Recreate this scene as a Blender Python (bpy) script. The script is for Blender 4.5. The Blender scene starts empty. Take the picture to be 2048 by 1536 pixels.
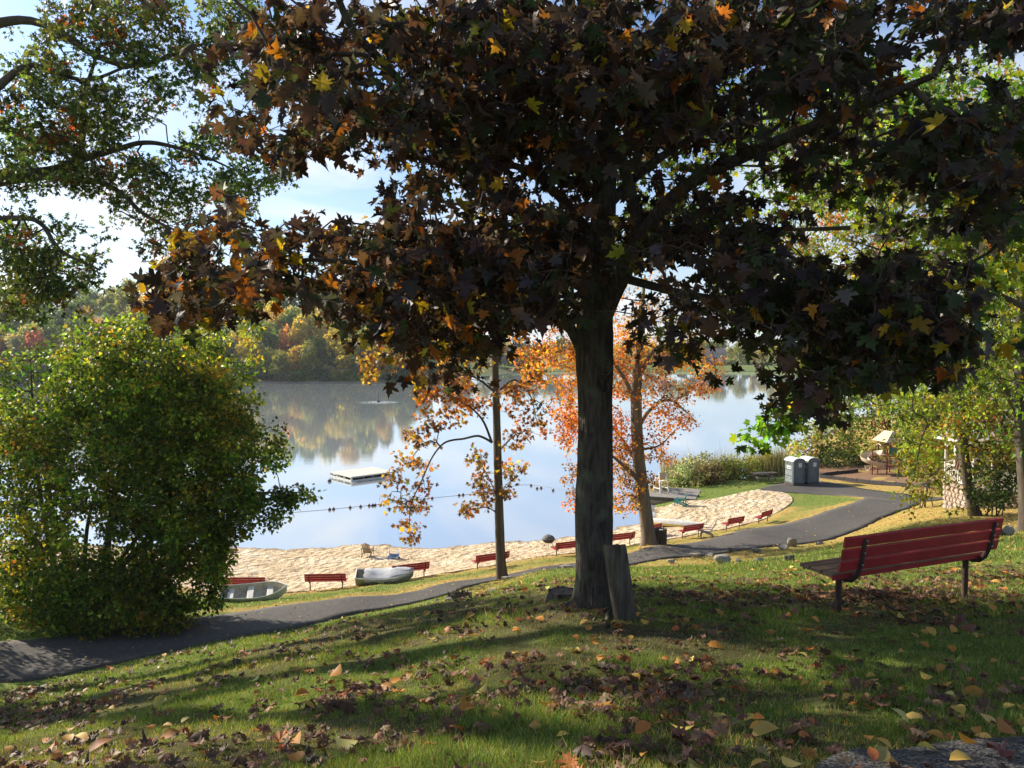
import bpy, math, random
import numpy as np
from mathutils import Vector, Matrix

for _c in (bpy.data.objects, bpy.data.meshes):
    for _o in list(_c):
        _c.remove(_o)
SC = bpy.context.scene
COL = SC.collection
random.seed(11)
RNG = np.random.default_rng(11)

# ------------------------------------------------------------------ camera
CZ, FPX, HORY = 13.0, 1550.0, 690.0
PITCH = math.atan((768 - HORY) / FPX)
cam_d = bpy.data.cameras.new('camera')
cam_d.sensor_width = 36.0
cam_d.lens = FPX / 2048 * 36.0
cam_d.clip_start = 0.1
cam_d.clip_end = 6000
cam = bpy.data.objects.new('camera', cam_d)
cam.location = (0, 0, CZ)
cam.rotation_euler = (math.pi / 2 - PITCH, 0, 0)
COL.objects.link(cam)
SC.camera = cam

# ------------------------------------------------------------------ sky and sun
SUN_AZ = math.radians(-57)      # measured from +Y towards +X; negative is to the left
SUN_EL = math.radians(27)
world = bpy.data.worlds.new('World')
SC.world = world
world.use_nodes = True
wn, wl = world.node_tree.nodes, world.node_tree.links
wn.clear()
w_out = wn.new('ShaderNodeOutputWorld')
w_bg = wn.new('ShaderNodeBackground')
w_bg.inputs['Strength'].default_value = 0.085
sky = wn.new('ShaderNodeTexSky')
sky.sky_type = 'NISHITA'
sky.sun_disc = False
sky.sun_elevation = SUN_EL
sky.sun_rotation = SUN_AZ
sky.air_density = 1.0
sky.dust_density = 1.2
sky.ozone_density = 2.0
# thin high cloud: noise over the view direction, flattened towards the horizon
w_tc = wn.new('ShaderNodeTexCoord')
w_sep = wn.new('ShaderNodeSeparateXYZ')
wl.new(w_tc.outputs['Generated'], w_sep.inputs[0])
w_add = wn.new('ShaderNodeMath'); w_add.operation = 'ADD'; w_add.inputs[1].default_value = 0.16
w_abs = wn.new('ShaderNodeMath'); w_abs.operation = 'ABSOLUTE'
wl.new(w_sep.outputs['Z'], w_abs.inputs[0]); wl.new(w_abs.outputs[0], w_add.inputs[0])
w_dx = wn.new('ShaderNodeMath'); w_dx.operation = 'DIVIDE'
w_dy = wn.new('ShaderNodeMath'); w_dy.operation = 'DIVIDE'
wl.new(w_sep.outputs['X'], w_dx.inputs[0]); wl.new(w_add.outputs[0], w_dx.inputs[1])
wl.new(w_sep.outputs['Y'], w_dy.inputs[0]); wl.new(w_add.outputs[0], w_dy.inputs[1])
w_cmb = wn.new('ShaderNodeCombineXYZ')
wl.new(w_dx.outputs[0], w_cmb.inputs[0]); wl.new(w_dy.outputs[0], w_cmb.inputs[1])
w_n = wn.new('ShaderNodeTexNoise')
w_n.inputs['Scale'].default_value = 1.25
w_n.inputs['Detail'].default_value = 7
w_n.inputs['Roughness'].default_value = 0.52
w_n.inputs['Distortion'].default_value = 0.6
wl.new(w_cmb.outputs[0], w_n.inputs['Vector'])
w_r = wn.new('ShaderNodeValToRGB')
w_r.color_ramp.elements[0].position = 0.47; w_r.color_ramp.elements[0].color = (0.05, 0.05, 0.05, 1)
w_r.color_ramp.elements[1].position = 0.70; w_r.color_ramp.elements[1].color = (0.85, 0.85, 0.85, 1)
wl.new(w_n.outputs['Fac'], w_r.inputs['Fac'])
w_mix = wn.new('ShaderNodeMix'); w_mix.data_type = 'RGBA'
# paler towards the horizon
w_h = wn.new('ShaderNodeMapRange'); w_h.inputs[1].default_value = 0.0; w_h.inputs[2].default_value = 0.32; w_h.inputs[3].default_value = 0.45; w_h.inputs[4].default_value = 0.0
w_h.clamp = True
wl.new(w_abs.outputs[0], w_h.inputs[0])
w_sum = wn.new('ShaderNodeMath'); w_sum.operation = 'ADD'; w_sum.use_clamp = True
wl.new(w_r.outputs['Color'], w_sum.inputs[0]); wl.new(w_h.outputs[0], w_sum.inputs[1])
wl.new(w_sum.outputs[0], w_mix.inputs['Factor'])
w_tint = wn.new('ShaderNodeMix'); w_tint.data_type = 'RGBA'; w_tint.blend_type = 'MULTIPLY'; w_tint.inputs['Factor'].default_value = 1.0
w_tint.inputs['B'].default_value = (0.60, 0.80, 1.05, 1)
wl.new(sky.outputs['Color'], w_tint.inputs['A'])
wl.new(w_tint.outputs['Result'], w_mix.inputs['A'])
w_mix.inputs['B'].default_value = (6.0, 6.2, 6.5, 1)
wl.new(w_mix.outputs['Result'], w_bg.inputs['Color'])
wl.new(w_bg.outputs[0], w_out.inputs['Surface'])

sun_d = bpy.data.lights.new('sun', 'SUN')
sun_d.energy = 5.0
sun_d.angle = math.radians(0.5)
sun_d.color = (1.0, 0.90, 0.74)
sun = bpy.data.objects.new('sun', sun_d)
SUNV = Vector((math.sin(SUN_AZ) * math.cos(SUN_EL), math.cos(SUN_AZ) * math.cos(SUN_EL), math.sin(SUN_EL)))
sun.rotation_euler = SUNV.to_track_quat('Z', 'Y').to_euler()
sun.location = SUNV * 100
COL.objects.link(sun)

SC.view_settings.view_transform = 'Standard'
SC.view_settings.look = 'None'
SC.view_settings.gamma = 1
SC.view_settings.use_curve_mapping = False
SC.view_settings.exposure = 1.05
SC.render.engine = 'CYCLES'
SC.cycles.max_bounces = 6
SC.cycles.diffuse_bounces = 3
SC.cycles.glossy_bounces = 3
SC.cycles.transmission_bounces = 4
SC.cycles.transparent_max_bounces = 6
SC.cycles.use_denoising = True

# ------------------------------------------------------------------ pixel <-> world
def ray(px, py):
    x = (px - 1024) / FPX
    v = (768 - py) / FPX
    c, s = math.cos(PITCH), math.sin(PITCH)
    y, z = c + v * s, -s + v * c
    return np.array([x / y, 1.0, z / y])

def W(px, py, D):
    r = ray(px, py)
    return np.array([r[0] * D, D, CZ + r[2] * D])

# ------------------------------------------------------------------ terrain height
CTRL_PX = [  # (px, py, distance) read off the slope
    (0, 1536, 3.8), (400, 1536, 3.5), (1024, 1536, 3.15), (1500, 1536, 3.05), (2048, 1536, 3.0),
    (1185, 1213, 7.4), (1250, 1250, 6.8), (1700, 1240, 7.1), (1945, 1205, 7.9), (2048, 1300, 6.0), (1500, 1350, 5.1),
    (900, 1350, 5.6), (600, 1400, 5.6), (300, 1450, 5.4), (100, 1425, 7.2), (0, 1400, 8.6),
    (300, 1330, 9.6), (600, 1265, 10.8), (900, 1212, 11.6), (1024, 1178, 12.2), (1400, 1165, 12.5), (1700, 1150, 13.0),
    (2048, 1120, 15.5),
    (0, 1285, 22.9), (430, 1232, 27.2), (700, 1195, 31.0), (900, 1165, 33.9), (1100, 1135, 36.9), (1300, 1092, 41.5),
    (1500, 1062, 45.6), (1653, 1022, 52.0), (1732, 996, 57.0),
    (760, 1220, 28.9), (900, 1188, 31.4), (1000, 1160, 34.0), (1280, 1127, 37.2), (1400, 1114, 38.3), (1600, 1089, 41.0),
    (1688, 1072, 42.6), (1776, 1034, 47.8), (1843, 1006, 52.0), (1450, 1131, 26.0), (1300, 1150, 17.5), (1700, 1100, 28.0),
    (490, 1188, 36.1), (650, 1180, 36.7), (820, 1155, 38.7), (968, 1135, 40.4), (1122, 1115, 42.3), (1250, 1095, 44.4),
    (1383, 1078, 46.3), (1465, 1060, 48.6), (1525, 1048, 50.2),
    (450, 1086, 50.9), (735, 1084, 51.1), (1000, 1080, 51.7), (1150, 1069, 53.2), (1240, 1050, 56.0), (1300, 1025, 60.1),
    (1540, 979, 64.0), (1600, 972, 66.0), (1640, 1005, 57.5), (1450, 1000, 61.0), (1735, 980, 62.0), (1745, 950, 70.0),
    (1870, 985, 57.5), (1905, 1020, 40.0), (1945, 1032, 37.0), (2040, 1062, 28.0), (1800, 1050, 38.0), (1850, 958, 66.0),
    (2048, 1010, 42.0), (1080, 1143, 29.0), (1160, 1143, 30.0), (1130, 1153, 33.6),
]
CTRL_W = [  # (x, y, z) beyond the frame and under the water
    (-7.9, 12, 6.9), (-10.6, 16, 5.2), (-6.1, 13, 7.1), (-8.4, 18, 4.95), (-3.8, 14, 7.1), (-5.5, 20, 4.8), (-1.45, 18, 6.5), (-2.0, 25, 4.3), (-13.2, 20, 4.1), (-11.2, 24, 3.75), (-7.4, 27, 3.4),
    (0, -4, 11.45), (0, 0, 11.42), (-6, 0, 11.0), (8, 0, 11.5), (-6, -4, 11.2), (9, -4, 11.6),
    (-14, 3, 9.6), (-14, 12, 7.0), (-16, 20, 4.6), (-24, 10, 5.8), (-40, 5, 5), (-60, 10, 4), (-60, 30, 1.8), (-40, 30, 2.0),
    (-40, 48, 0.2), (-60, 50, 0.1), (-30, 50, 0.15), (14, 5, 11.2), (16, 15, 9.6), (26, 20, 9.0), (40, 10, 9.5), (70, 20, 8),
    (40, 40, 5.5), (70, 60, 4.0), (50, 70, 2.5), (100, 10, 7), (100, 80, 3.5), (100, 120, 3),
    (-60, 60, -1.6), (-30, 60, -1.6), (-10, 60, -1.6), (2, 62, -1.6), (8, 70, -1.7), (-60, 90, -3), (0, 90, -3), (-30, 120, -3),
    (14, 66, 0.45), (20, 69, 0.8), (12, 71.5, -0.3), (17, 74, -0.3), (24, 77.5, -0.3), (27, 79, 0.4), (33, 88, 0.1), (20, 90, -2), (45, 108, 0.1), (38, 80, 1.1),
    (30, 110, -2.5), (20, 130, -3), (60, 135, 0.1), (48, 135, -1.6), (60, 110, 1.5), (75, 135, 1.5),
]
_cp = [tuple(W(*c)) for c in CTRL_PX] + CTRL_W
_cp = np.array(_cp, float)

def _tps(r2):
    return np.where(r2 > 1e-9, 0.5 * r2 * np.log(np.maximum(r2, 1e-9)), 0.0)

def _warp(xy):          # compress far distances so near detail and far detail weigh alike
    x, y = xy[:, 0], xy[:, 1]
    d = np.sqrt(x * x + (y + 4) ** 2) + 1e-6
    s = np.log1p(d / 8.0) * 8 / d
    return np.stack([x * s, (y + 4) * s], 1)

_wp = _warp(_cp[:, :2])
_n = len(_wp)
_A = np.zeros((_n + 3, _n + 3))
_A[:_n, :_n] = _tps(((_wp[:, None] - _wp[None]) ** 2).sum(-1)) + np.eye(_n) * 0.02
_A[:_n, _n] = 1; _A[:_n, _n + 1:] = _wp
_A[_n:, :_n] = _A[:_n, _n:].T
_sol = np.linalg.solve(_A, np.concatenate([_cp[:, 2], [0, 0, 0]]))

def HZ(x, y):
    x = np.atleast_1d(np.asarray(x, float)); y = np.atleast_1d(np.asarray(y, float))
    sh = x.shape
    q = _warp(np.stack([x.ravel(), y.ravel()], 1))
    out = np.empty(len(q))
    for i in range(0, len(q), 20000):
        qq = q[i:i + 20000]
        out[i:i + 20000] = _tps(((qq[:, None] - _wp[None]) ** 2).sum(-1)) @ _sol[:_n] + _sol[_n] + qq @ _sol[_n + 1:]
    return out.reshape(sh)

def hz(x, y):
    return float(HZ(x, y)[0])

_TS = np.concatenate([np.arange(1.5, 20, 0.1), np.arange(20, 140, 0.25)])

def G(px, py, dmin=1.5):
    """where the sight line through a photo point meets the ground"""
    r = ray(px, py)
    t = _TS[_TS >= dmin]
    g = CZ + r[2] * t - np.maximum(HZ(r[0] * t, t), 0.0)
    k = np.argmax(g < 0)
    if g[k] >= 0:
        k = len(t) - 1
    if k == 0:
        d = t[0]
    else:
        a, b = g[k - 1], g[k]
        d = t[k - 1] + (t[k] - t[k - 1]) * a / (a - b)
    p = np.array([r[0] * d, d, 0.0]); p[2] = CZ + r[2] * d
    return p

# ------------------------------------------------------------------ materials
def new_mat(name):
    m = bpy.data.materials.new(name); m.use_nodes = True
    nt = m.node_tree
    return m, nt.nodes, nt.links, nt.nodes['Principled BSDF']

def rgba(c):
    return (c[0], c[1], c[2], 1.0)

def mat(name, col, col2=None, rough=0.7, scale=4.0, detail=6, contrast=(0.35, 0.65), bump=0.0, bscale=30.0,
        metal=0.0, stretch=(1, 1, 1), spec=0.3, col3=None, scale3=1.0):
    m, n, l, p = new_mat(name)
    p.inputs['Roughness'].default_value = rough
    p.inputs['Metallic'].default_value = metal
    p.inputs['Specular IOR Level'].default_value = spec
    tc = n.new('ShaderNodeTexCoord'); mp = n.new('ShaderNodeMapping')
    mp.inputs['Scale'].default_value = stretch
    l.new(tc.outputs['Object'], mp.inputs['Vector'])
    if col2 is None:
        col2 = tuple(min(1, c * 0.75) for c in col)
    nz = n.new('ShaderNodeTexNoise'); nz.inputs['Scale'].default_value = scale; nz.inputs['Detail'].default_value = detail
    nz.inputs['Roughness'].default_value = 0.62
    l.new(mp.outputs[0], nz.inputs['Vector'])
    r = n.new('ShaderNodeValToRGB')
    r.color_ramp.elements[0].position, r.color_ramp.elements[1].position = contrast
    r.color_ramp.elements[0].color = rgba(col2); r.color_ramp.elements[1].color = rgba(col)
    l.new(nz.outputs['Fac'], r.inputs['Fac'])
    out = r.outputs['Color']
    if col3 is not None:
        n3 = n.new('ShaderNodeTexNoise'); n3.inputs['Scale'].default_value = scale3; n3.inputs['Detail'].default_value = 5
        l.new(tc.outputs['Object'], n3.inputs['Vector'])
        r3 = n.new('ShaderNodeValToRGB')
        r3.color_ramp.elements[0].position, r3.color_ramp.elements[1].position = 0.5, 0.66
        r3.color_ramp.elements[0].color = (0, 0, 0, 1); r3.color_ramp.elements[1].color = (1, 1, 1, 1)
        l.new(n3.outputs['Fac'], r3.inputs['Fac'])
        mx = n.new('ShaderNodeMix'); mx.data_type = 'RGBA'
        l.new(r3.outputs['Color'], mx.inputs['Factor']); l.new(out, mx.inputs['A']); mx.inputs['B'].default_value = rgba(col3)
        out = mx.outputs['Result']
    l.new(out, p.inputs['Base Color'])
    if bump:
        bz = n.new('ShaderNodeTexNoise'); bz.inputs['Scale'].default_value = bscale; bz.inputs['Detail'].default_value = 6
        l.new(mp.outputs[0], bz.inputs['Vector'])
        bp = n.new('ShaderNodeBump'); bp.inputs['Strength'].default_value = min(1.0, bump); bp.inputs['Distance'].default_value = 0.02
        l.new(bz.outputs['Fac'], bp.inputs['Height']); l.new(bp.outputs[0], p.inputs['Normal'])
    return m

def leaf_mat(name, trans=0.45, use_obj=False, rough=0.5, boost=1.0, spec=0.25):
    """thin leaf: its own colour (per leaf attribute, or the object's colour), part of the light passes through"""
    m, n, l, p = new_mat(name)
    if use_obj:
        a = n.new('ShaderNodeObjectInfo'); src = a.outputs['Color']
    else:
        a = n.new('ShaderNodeVertexColor'); a.layer_name = 'Col'; src = a.outputs['Color']
        if use_obj is None:
            pass
    p.inputs['Roughness'].default_value = rough
    p.inputs['Specular IOR Level'].default_value = spec
    l.new(src, p.inputs['Base Color'])
    tr = n.new('ShaderNodeBsdfTranslucent')
    g = n.new('ShaderNodeMix'); g.data_type = 'RGBA'; g.blend_type = 'MULTIPLY'; g.inputs['Factor'].default_value = 1.0
    l.new(src, g.inputs['A']); g.inputs['B'].default_value = (1.5 * boost, 1.35 * boost, 0.8 * boost, 1)
    l.new(g.outputs['Result'], tr.inputs['Color'])
    mx = n.new('ShaderNodeMixShader'); mx.inputs[0].default_value = trans
    l.new(p.outputs[0], mx.inputs[1]); l.new(tr.outputs[0], mx.inputs[2])
    out = [k for k in n if k.type == 'OUTPUT_MATERIAL'][0]
    l.new(mx.outputs[0], out.inputs['Surface'])
    return m

def tint_leaf_mat(name, trans=0.35):
    """leaf colour attribute multiplied by the tree's own object colour (for copied trees)"""
    m = leaf_mat(name, trans)
    n, l = m.node_tree.nodes, m.node_tree.links
    at = [k for k in n if k.type == 'VERTEX_COLOR'][0]
    oi = n.new('ShaderNodeObjectInfo')
    mu = n.new('ShaderNodeMix'); mu.data_type = 'RGBA'; mu.blend_type = 'MULTIPLY'; mu.inputs['Factor'].default_value = 1.0
    l.new(at.outputs['Color'], mu.inputs['A']); l.new(oi.outputs['Color'], mu.inputs['B'])
    for lk in list(l):
        if lk.from_node == at and lk.to_node != mu:
            l.new(mu.outputs['Result'], lk.to_socket)
    return m

M_LEAF = leaf_mat('leaf')
M_LEAFOBJ = leaf_mat('leaf_single', use_obj=True)
M_LEAFT = tint_leaf_mat('leaf_tinted', 0.5)
M_DEAD = leaf_mat('dead_leaf', trans=0.15, rough=0.6)
M_DEADOBJ = leaf_mat('dead_leaf_single', trans=0.15, use_obj=True, rough=0.6)
M_GRASS = leaf_mat('grass_blade', trans=0.3, rough=0.6)

# bark with upright furrows
def bark_mat(name, col, col2, sc=9.0, strength=0.9, lichen=None, dist=0.02):
    m = mat(name, col, col2, rough=0.92, scale=sc, stretch=(1, 1, 0.16), contrast=(0.3, 0.72), bump=strength, bscale=sc * 2.2, spec=0.12,
            col3=lichen, scale3=5.0)
    for k in m.node_tree.nodes:
        if k.type == 'BUMP':
            k.inputs['Distance'].default_value = dist
    return m
M_BARK = bark_mat('maple_bark', (0.135, 0.112, 0.092), (0.030, 0.024, 0.019), 30, 1.0, (.12, .125, .085), 0.03)
M_BARK2 = bark_mat('smooth_bark', (0.22, 0.185, 0.14), (0.09, 0.07, 0.05), 5)
M_BARK3 = bark_mat('dark_bark', (0.13, 0.105, 0.08), (0.05, 0.04, 0.03), 6)
M_TWIG = mat('twig', (0.10, 0.075, 0.055), (0.05, 0.038, 0.03), rough=0.85)

# ------------------------------------------------------------------ mesh helpers
def raw_mesh(name, V, F, mats, smooth=False, cols=None, tri_n=None):
    """V (n,3) array, F: (m,k) int array (all faces with k corners)"""
    me = bpy.data.meshes.new(name)
    V = np.ascontiguousarray(V, np.float32); F = np.ascontiguousarray(F, np.int32)
    k = F.shape[1]
    me.vertices.add(len(V)); me.vertices.foreach_set('co', V.ravel())
    me.loops.add(F.size); me.loops.foreach_set('vertex_index', F.ravel())
    me.polygons.add(len(F))
    me.polygons.foreach_set('loop_start', np.arange(0, F.size, k, dtype=np.int32))
    me.polygons.foreach_set('loop_total', np.full(len(F), k, np.int32))
    if smooth:
        me.polygons.foreach_set('use_smooth', np.ones(len(F), bool))
    if cols is not None:
        at = me.color_attributes.new('Col', 'FLOAT_COLOR', 'POINT')
        c = np.ones((len(V), 4), np.float32); c[:, :3] = cols
        at.data.foreach_set('color', c.ravel())
    me.update(calc_edges=True)
    for mm in (mats if isinstance(mats, (list, tuple)) else [mats]):
        me.materials.append(mm)
    return me

def link(name, me, parent=None, kind=None, label=None, cat=None, group=None, loc=None):
    o = bpy.data.objects.new(name, me)
    COL.objects.link(o)
    if parent is not None:
        o.parent = parent
    if loc is not None:
        o.location = loc
    if kind: o['kind'] = kind
    if label: o['label'] = label
    if cat: o['category'] = cat
    if group: o['group'] = group
    return o

def thing(name, label, cat, loc=(0, 0, 0), rz=0.0, group=None):
    o = bpy.data.objects.new(name, None)
    COL.objects.link(o)
    o.empty_display_size = 0.2
    o.location = loc; o.rotation_euler = (0, 0, rz)
    o['label'] = label; o['category'] = cat
    if group: o['group'] = group
    return o

def dup(o, parent=None, loc=None, rz=None, label=None, group=None, color=None, scale=None):
    c = o.copy(); COL.objects.link(c)
    c.parent = parent
    if loc is not None: c.location = loc
    if rz is not None: c.rotation_euler = (0, 0, rz)
    if scale is not None: c.scale = scale
    if label: c['label'] = label
    if group: c['group'] = group
    if color is not None: c.color = color
    for ch in KIDS.get(o.name, []) or [k for k in o.children]:
        dup(ch, c, color=color)
    return c
KIDS = {}

class MB:
    def __init__(s):
        s.v = []; s.f = []
    def add(s, v, f, fix=False):
        b = len(s.v); v = [np.asarray(q, float) for q in v]
        if fix:
            c = sum(v) / len(v); g = []
            for q in f:
                a = v[q[0]]; nn = np.cross(v[q[1]] - a, v[q[2]] - a)
                fc = sum(v[i] for i in q) / len(q)
                g.append(q if nn @ (fc - c) >= 0 else tuple(reversed(q)))
            f = g
        s.v += v; s.f += [tuple(i + b for i in q) for q in f]
        return s
    def box(s, c, size, ch=0.0, rot=None):
        c = np.asarray(c, float); h = np.asarray(size, float) / 2
        R = np.array(rot.to_3x3()) if rot is not None else np.eye(3)
        ch = min(ch, 0.45 * min(size) )
        sg = [(-1, -1, -1), (1, -1, -1), (1, 1, -1), (-1, 1, -1), (-1, -1, 1), (1, -1, 1), (1, 1, 1), (-1, 1, 1)]
        if ch <= 0:
            v = [R @ (np.array(q) * h) + c for q in sg]
            return s.add(v, [(0, 3, 2, 1), (4, 5, 6, 7), (0, 1, 5, 4), (1, 2, 6, 5), (2, 3, 7, 6), (3, 0, 4, 7)])
        v = []; idx = {}
        for q in sg:
            for a in range(3):
                p = np.array(q, float) * (h - ch); p[a] = q[a] * h[a]
                idx[q, a] = len(v); v.append(R @ p + c)
        f = []
        for a in range(3):
            b, d = (a + 1) % 3, (a + 2) % 3
            for sa in (-1, 1):
                r = []
                for sb, sd in ((-1, -1), (1, -1), (1, 1), (-1, 1)):
                    q = [0, 0, 0]; q[a] = sa; q[b] = sb; q[d] = sd
                    r.append(idx[tuple(q), a])
                f.append(tuple(r))
            for sa in (-1, 1):
                for sb in (-1, 1):
                    q0 = [0, 0, 0]; q0[a] = sa; q0[b] = sb; q0[d] = -1
                    q1 = list(q0); q1[d] = 1
                    f.append((idx[tuple(q0), a], idx[tuple(q1), a], idx[tuple(q1), b], idx[tuple(q0), b]))
        for q in sg:
            f.append((idx[q, 0], idx[q, 1], idx[q, 2]))
        return s.add(v, f, fix=True)
    def beam(s, a, b, w, t, ch=0.0, up=(0, 0, 1)):
        """a bar from a to b, w wide (sideways), t thick (along up)"""
        a = np.asarray(a, float); b = np.asarray(b, float)
        d = b - a; L = np.linalg.norm(d); d = d / L
        u = np.asarray(up, float)
        if abs(d @ u) > 0.95: u = np.array([0, 1, 0.0]) if abs(d[1]) < 0.9 else np.array([1, 0, 0.0])
        x = np.cross(u, d); x /= np.linalg.norm(x); u = np.cross(d, x)
        return s.box((a + b) / 2, (w, L, t), ch, Matrix(((x[0], d[0], u[0]), (x[1], d[1], u[1]), (x[2], d[2], u[2]))))
    def tube(s, pts, rad, n=10, cap=True):
        P = [np.asarray(p, float) for p in pts]
        if not hasattr(rad, '__len__'): rad = [rad] * len(P)
        b = len(s.v); T = []
        for i in range(len(P)):
            d = P[min(i + 1, len(P) - 1)] - P[max(i - 1, 0)]
            T.append(d / (np.linalg.norm(d) + 1e-9))
        u = np.cross(T[0], [0, 0, 1.0])
        if np.linalg.norm(u) < 0.1: u = np.cross(T[0], [0, 1.0, 0])
        u /= np.linalg.norm(u)
        for p, t, r in zip(P, T, rad):
            u = u - t * (u @ t); u /= np.linalg.norm(u); w = np.cross(t, u)
            for k in range(n):
                a = 2 * math.pi * k / n
                s.v.append(p + r * (math.cos(a) * u + math.sin(a) * w))
        for i in range(len(P) - 1):
            for k in range(n):
                k2 = (k + 1) % n
                s.f.append((b + i * n + k, b + i * n + k2, b + (i + 1) * n + k2, b + (i + 1) * n + k))
        if cap:
            s.f.append(tuple(b + k for k in reversed(range(n))))
            s.f.append(tuple(b + (len(P) - 1) * n + k for k in range(n)))
        return s
    def lathe(s, prof, n=16, c=(0, 0, 0)):
        b = len(s.v)
        for r, z in prof:
            for k in range(n):
                a = 2 * math.pi * k / n
                s.v.append(np.array([c[0] + r * math.cos(a), c[1] + r * math.sin(a), c[2] + z]))
        for i in range(len(prof) - 1):
            for k in range(n):
                k2 = (k + 1) % n
                s.f.append((b + i * n + k, b + i * n + k2, b + (i + 1) * n + k2, b + (i + 1) * n + k))
        s.f.append(tuple(b + k for k in reversed(range(n))))
        s.f.append(tuple(b + (len(prof) - 1) * n + k for k in range(n)))
        return s
    def sheet(s, rows, thick=0.0):
        """grid of points rows[i][j]; with thick a closed shell"""
        rows = [[np.asarray(q, float) for q in r] for r in rows]
        m, k = len(rows), len(rows[0]); b = len(s.v)
        for r in rows: s.v += r
        for i in range(m - 1):
            for j in range(k - 1):
                s.f.append((b + i * k + j, b + i * k + j + 1, b + (i + 1) * k + j + 1, b + (i + 1) * k + j))
        if thick:
            c = len(s.v)
            for i in range(m):
                for j in range(k):
                    du = rows[min(i + 1, m - 1)][j] - rows[max(i - 1, 0)][j]
                    dv = rows[i][min(j + 1, k - 1)] - rows[i][max(j - 1, 0)]
                    nn = np.cross(dv, du); nn /= (np.linalg.norm(nn) + 1e-9)
                    s.v.append(rows[i][j] - nn * thick)
            for i in range(m - 1):
                for j in range(k - 1):
                    s.f.append((c + i * k + j, c + (i + 1) * k + j, c + (i + 1) * k + j + 1, c + i * k + j + 1))
            def wall(e):
                for p, q in zip(e[:-1], e[1:]):
                    s.f.append((b + p, c + p, c + q, b + q))
            wall([j for j in range(k)]); wall([(m - 1) * k + j for j in reversed(range(k))])
            wall([i * k for i in reversed(range(m))]); wall([i * k + k - 1 for i in range(m)])
        return s
    def build(s, name, m, parent=None, smooth=False, **kw):
        me = bpy.data.meshes.new(name)
        me.from_pydata([tuple(map(float, q)) for q in s.v], [], s.f)
        if smooth:
            me.polygons.foreach_set('use_smooth', np.ones(len(me.polygons), bool))
            try: me.set_sharp_from_angle(angle=math.radians(40))
            except Exception: pass
        me.materials.append(m); me.update()
        return link(name, me, parent, **kw)

# ------------------------------------------------------------------ leaves
def tmpl_maple(curl=0.15, wob=0):
    r = random.Random(wob)
    out = [(0, 0), (.15, -.09), (.24, .02), (.46, -.04), (.37, .17), (.28, .24), (.50, .30), (.66, .56), (.46, .52), (.20, .46), (.31, .72), (.13, .76), (0, 1.05)]
    out = out + [(-x, y) for x, y in reversed(out[1:-1])]
    ctr = (0, .35)
    V = [(ctr[0], ctr[1], 0.0)] + [(x * (1 + r.uniform(-.06, .06)), y + r.uniform(-.03, .03), 0) for x, y in out]
    V = np.array(V, float)
    V[:, 2] = curl * (np.abs(V[:, 0]) * 0.9 - 0.9 * (V[:, 1] - .3) ** 2 * (1 if wob % 2 else -0.6)) + np.array([r.uniform(-.03, .03) for _ in V])
    n = len(out)
    F = np.array([(0, 1 + i, 1 + (i + 1) % n) for i in range(n)])
    return V, F

def tmpl_small():     # small lobed leaf, 4 triangles
    V = np.array([(0, 0, 0), (.42, .25, .1), (.22, .62, .04), (0, 1, -.05), (-.22, .62, .04), (-.42, .25, .1)], float)
    return V, np.array([(0, 1, 2), (0, 2, 3), (0, 3, 4), (0, 4, 5)])

def tmpl_tiny():      # folded leaf, 2 triangles
    V = np.array([(0, 0, 0), (.36, .5, .12), (0, 1, 0), (-.36, .5, .12)], float)
    return V, np.array([(0, 1, 2), (0, 2, 3)])

def tmpl_oak():       # narrow deeply cut leaf: a spine with three pairs of points
    V = np.array([(0, 0, 0), (.34, .22, .05), (.09, .36, 0), (.38, .58, .06), (.08, .66, 0), (0, 1.05, -.06), (-.08, .66, 0), (-.38, .58, .06), (-.09, .36, 0), (-.34, .22, .05)], float)
    return V, np.array([(0, 1, 2), (0, 2, 8), (0, 8, 9), (2, 3, 4), (2, 4, 6), (2, 6, 8), (6, 7, 8), (4, 5, 6)])

def tmpl_ovate(curl=.25):
    ys = [0, .2, .45, .7, 1.0]; ws = [0.02, .22, .30, .22, .0]
    V = [(0, 0, 0)]
    for y, w in zip(ys[1:-1], ws[1:-1]):
        V += [(-w, y, curl * w + .15 * math.sin(y * 3)), (0, y, -.02 + .15 * math.sin(y * 3)), (w, y, curl * w * .6 + .15 * math.sin(y * 3))]
    V.append((0, 1, .02))
    F = [(0, 2, 1), (0, 3, 2)]
    for i in range(2):
        a = 1 + i * 3
        F += [(a, a + 1, a + 4), (a, a + 4, a + 3), (a + 1, a + 2, a + 5), (a + 1, a + 5, a + 4)]
    F += [(7, 8, 10), (8, 9, 10)]
    return np.array(V, float), np.array(F)

def frames(tip, nrm):
    t = tip / (np.linalg.norm(tip, axis=1, keepdims=True) + 1e-9)
    n = nrm - t * (nrm * t).sum(1, keepdims=True)
    n /= (np.linalg.norm(n, axis=1, keepdims=True) + 1e-9)
    x = np.cross(t, n)
    return x, t, n

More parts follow.
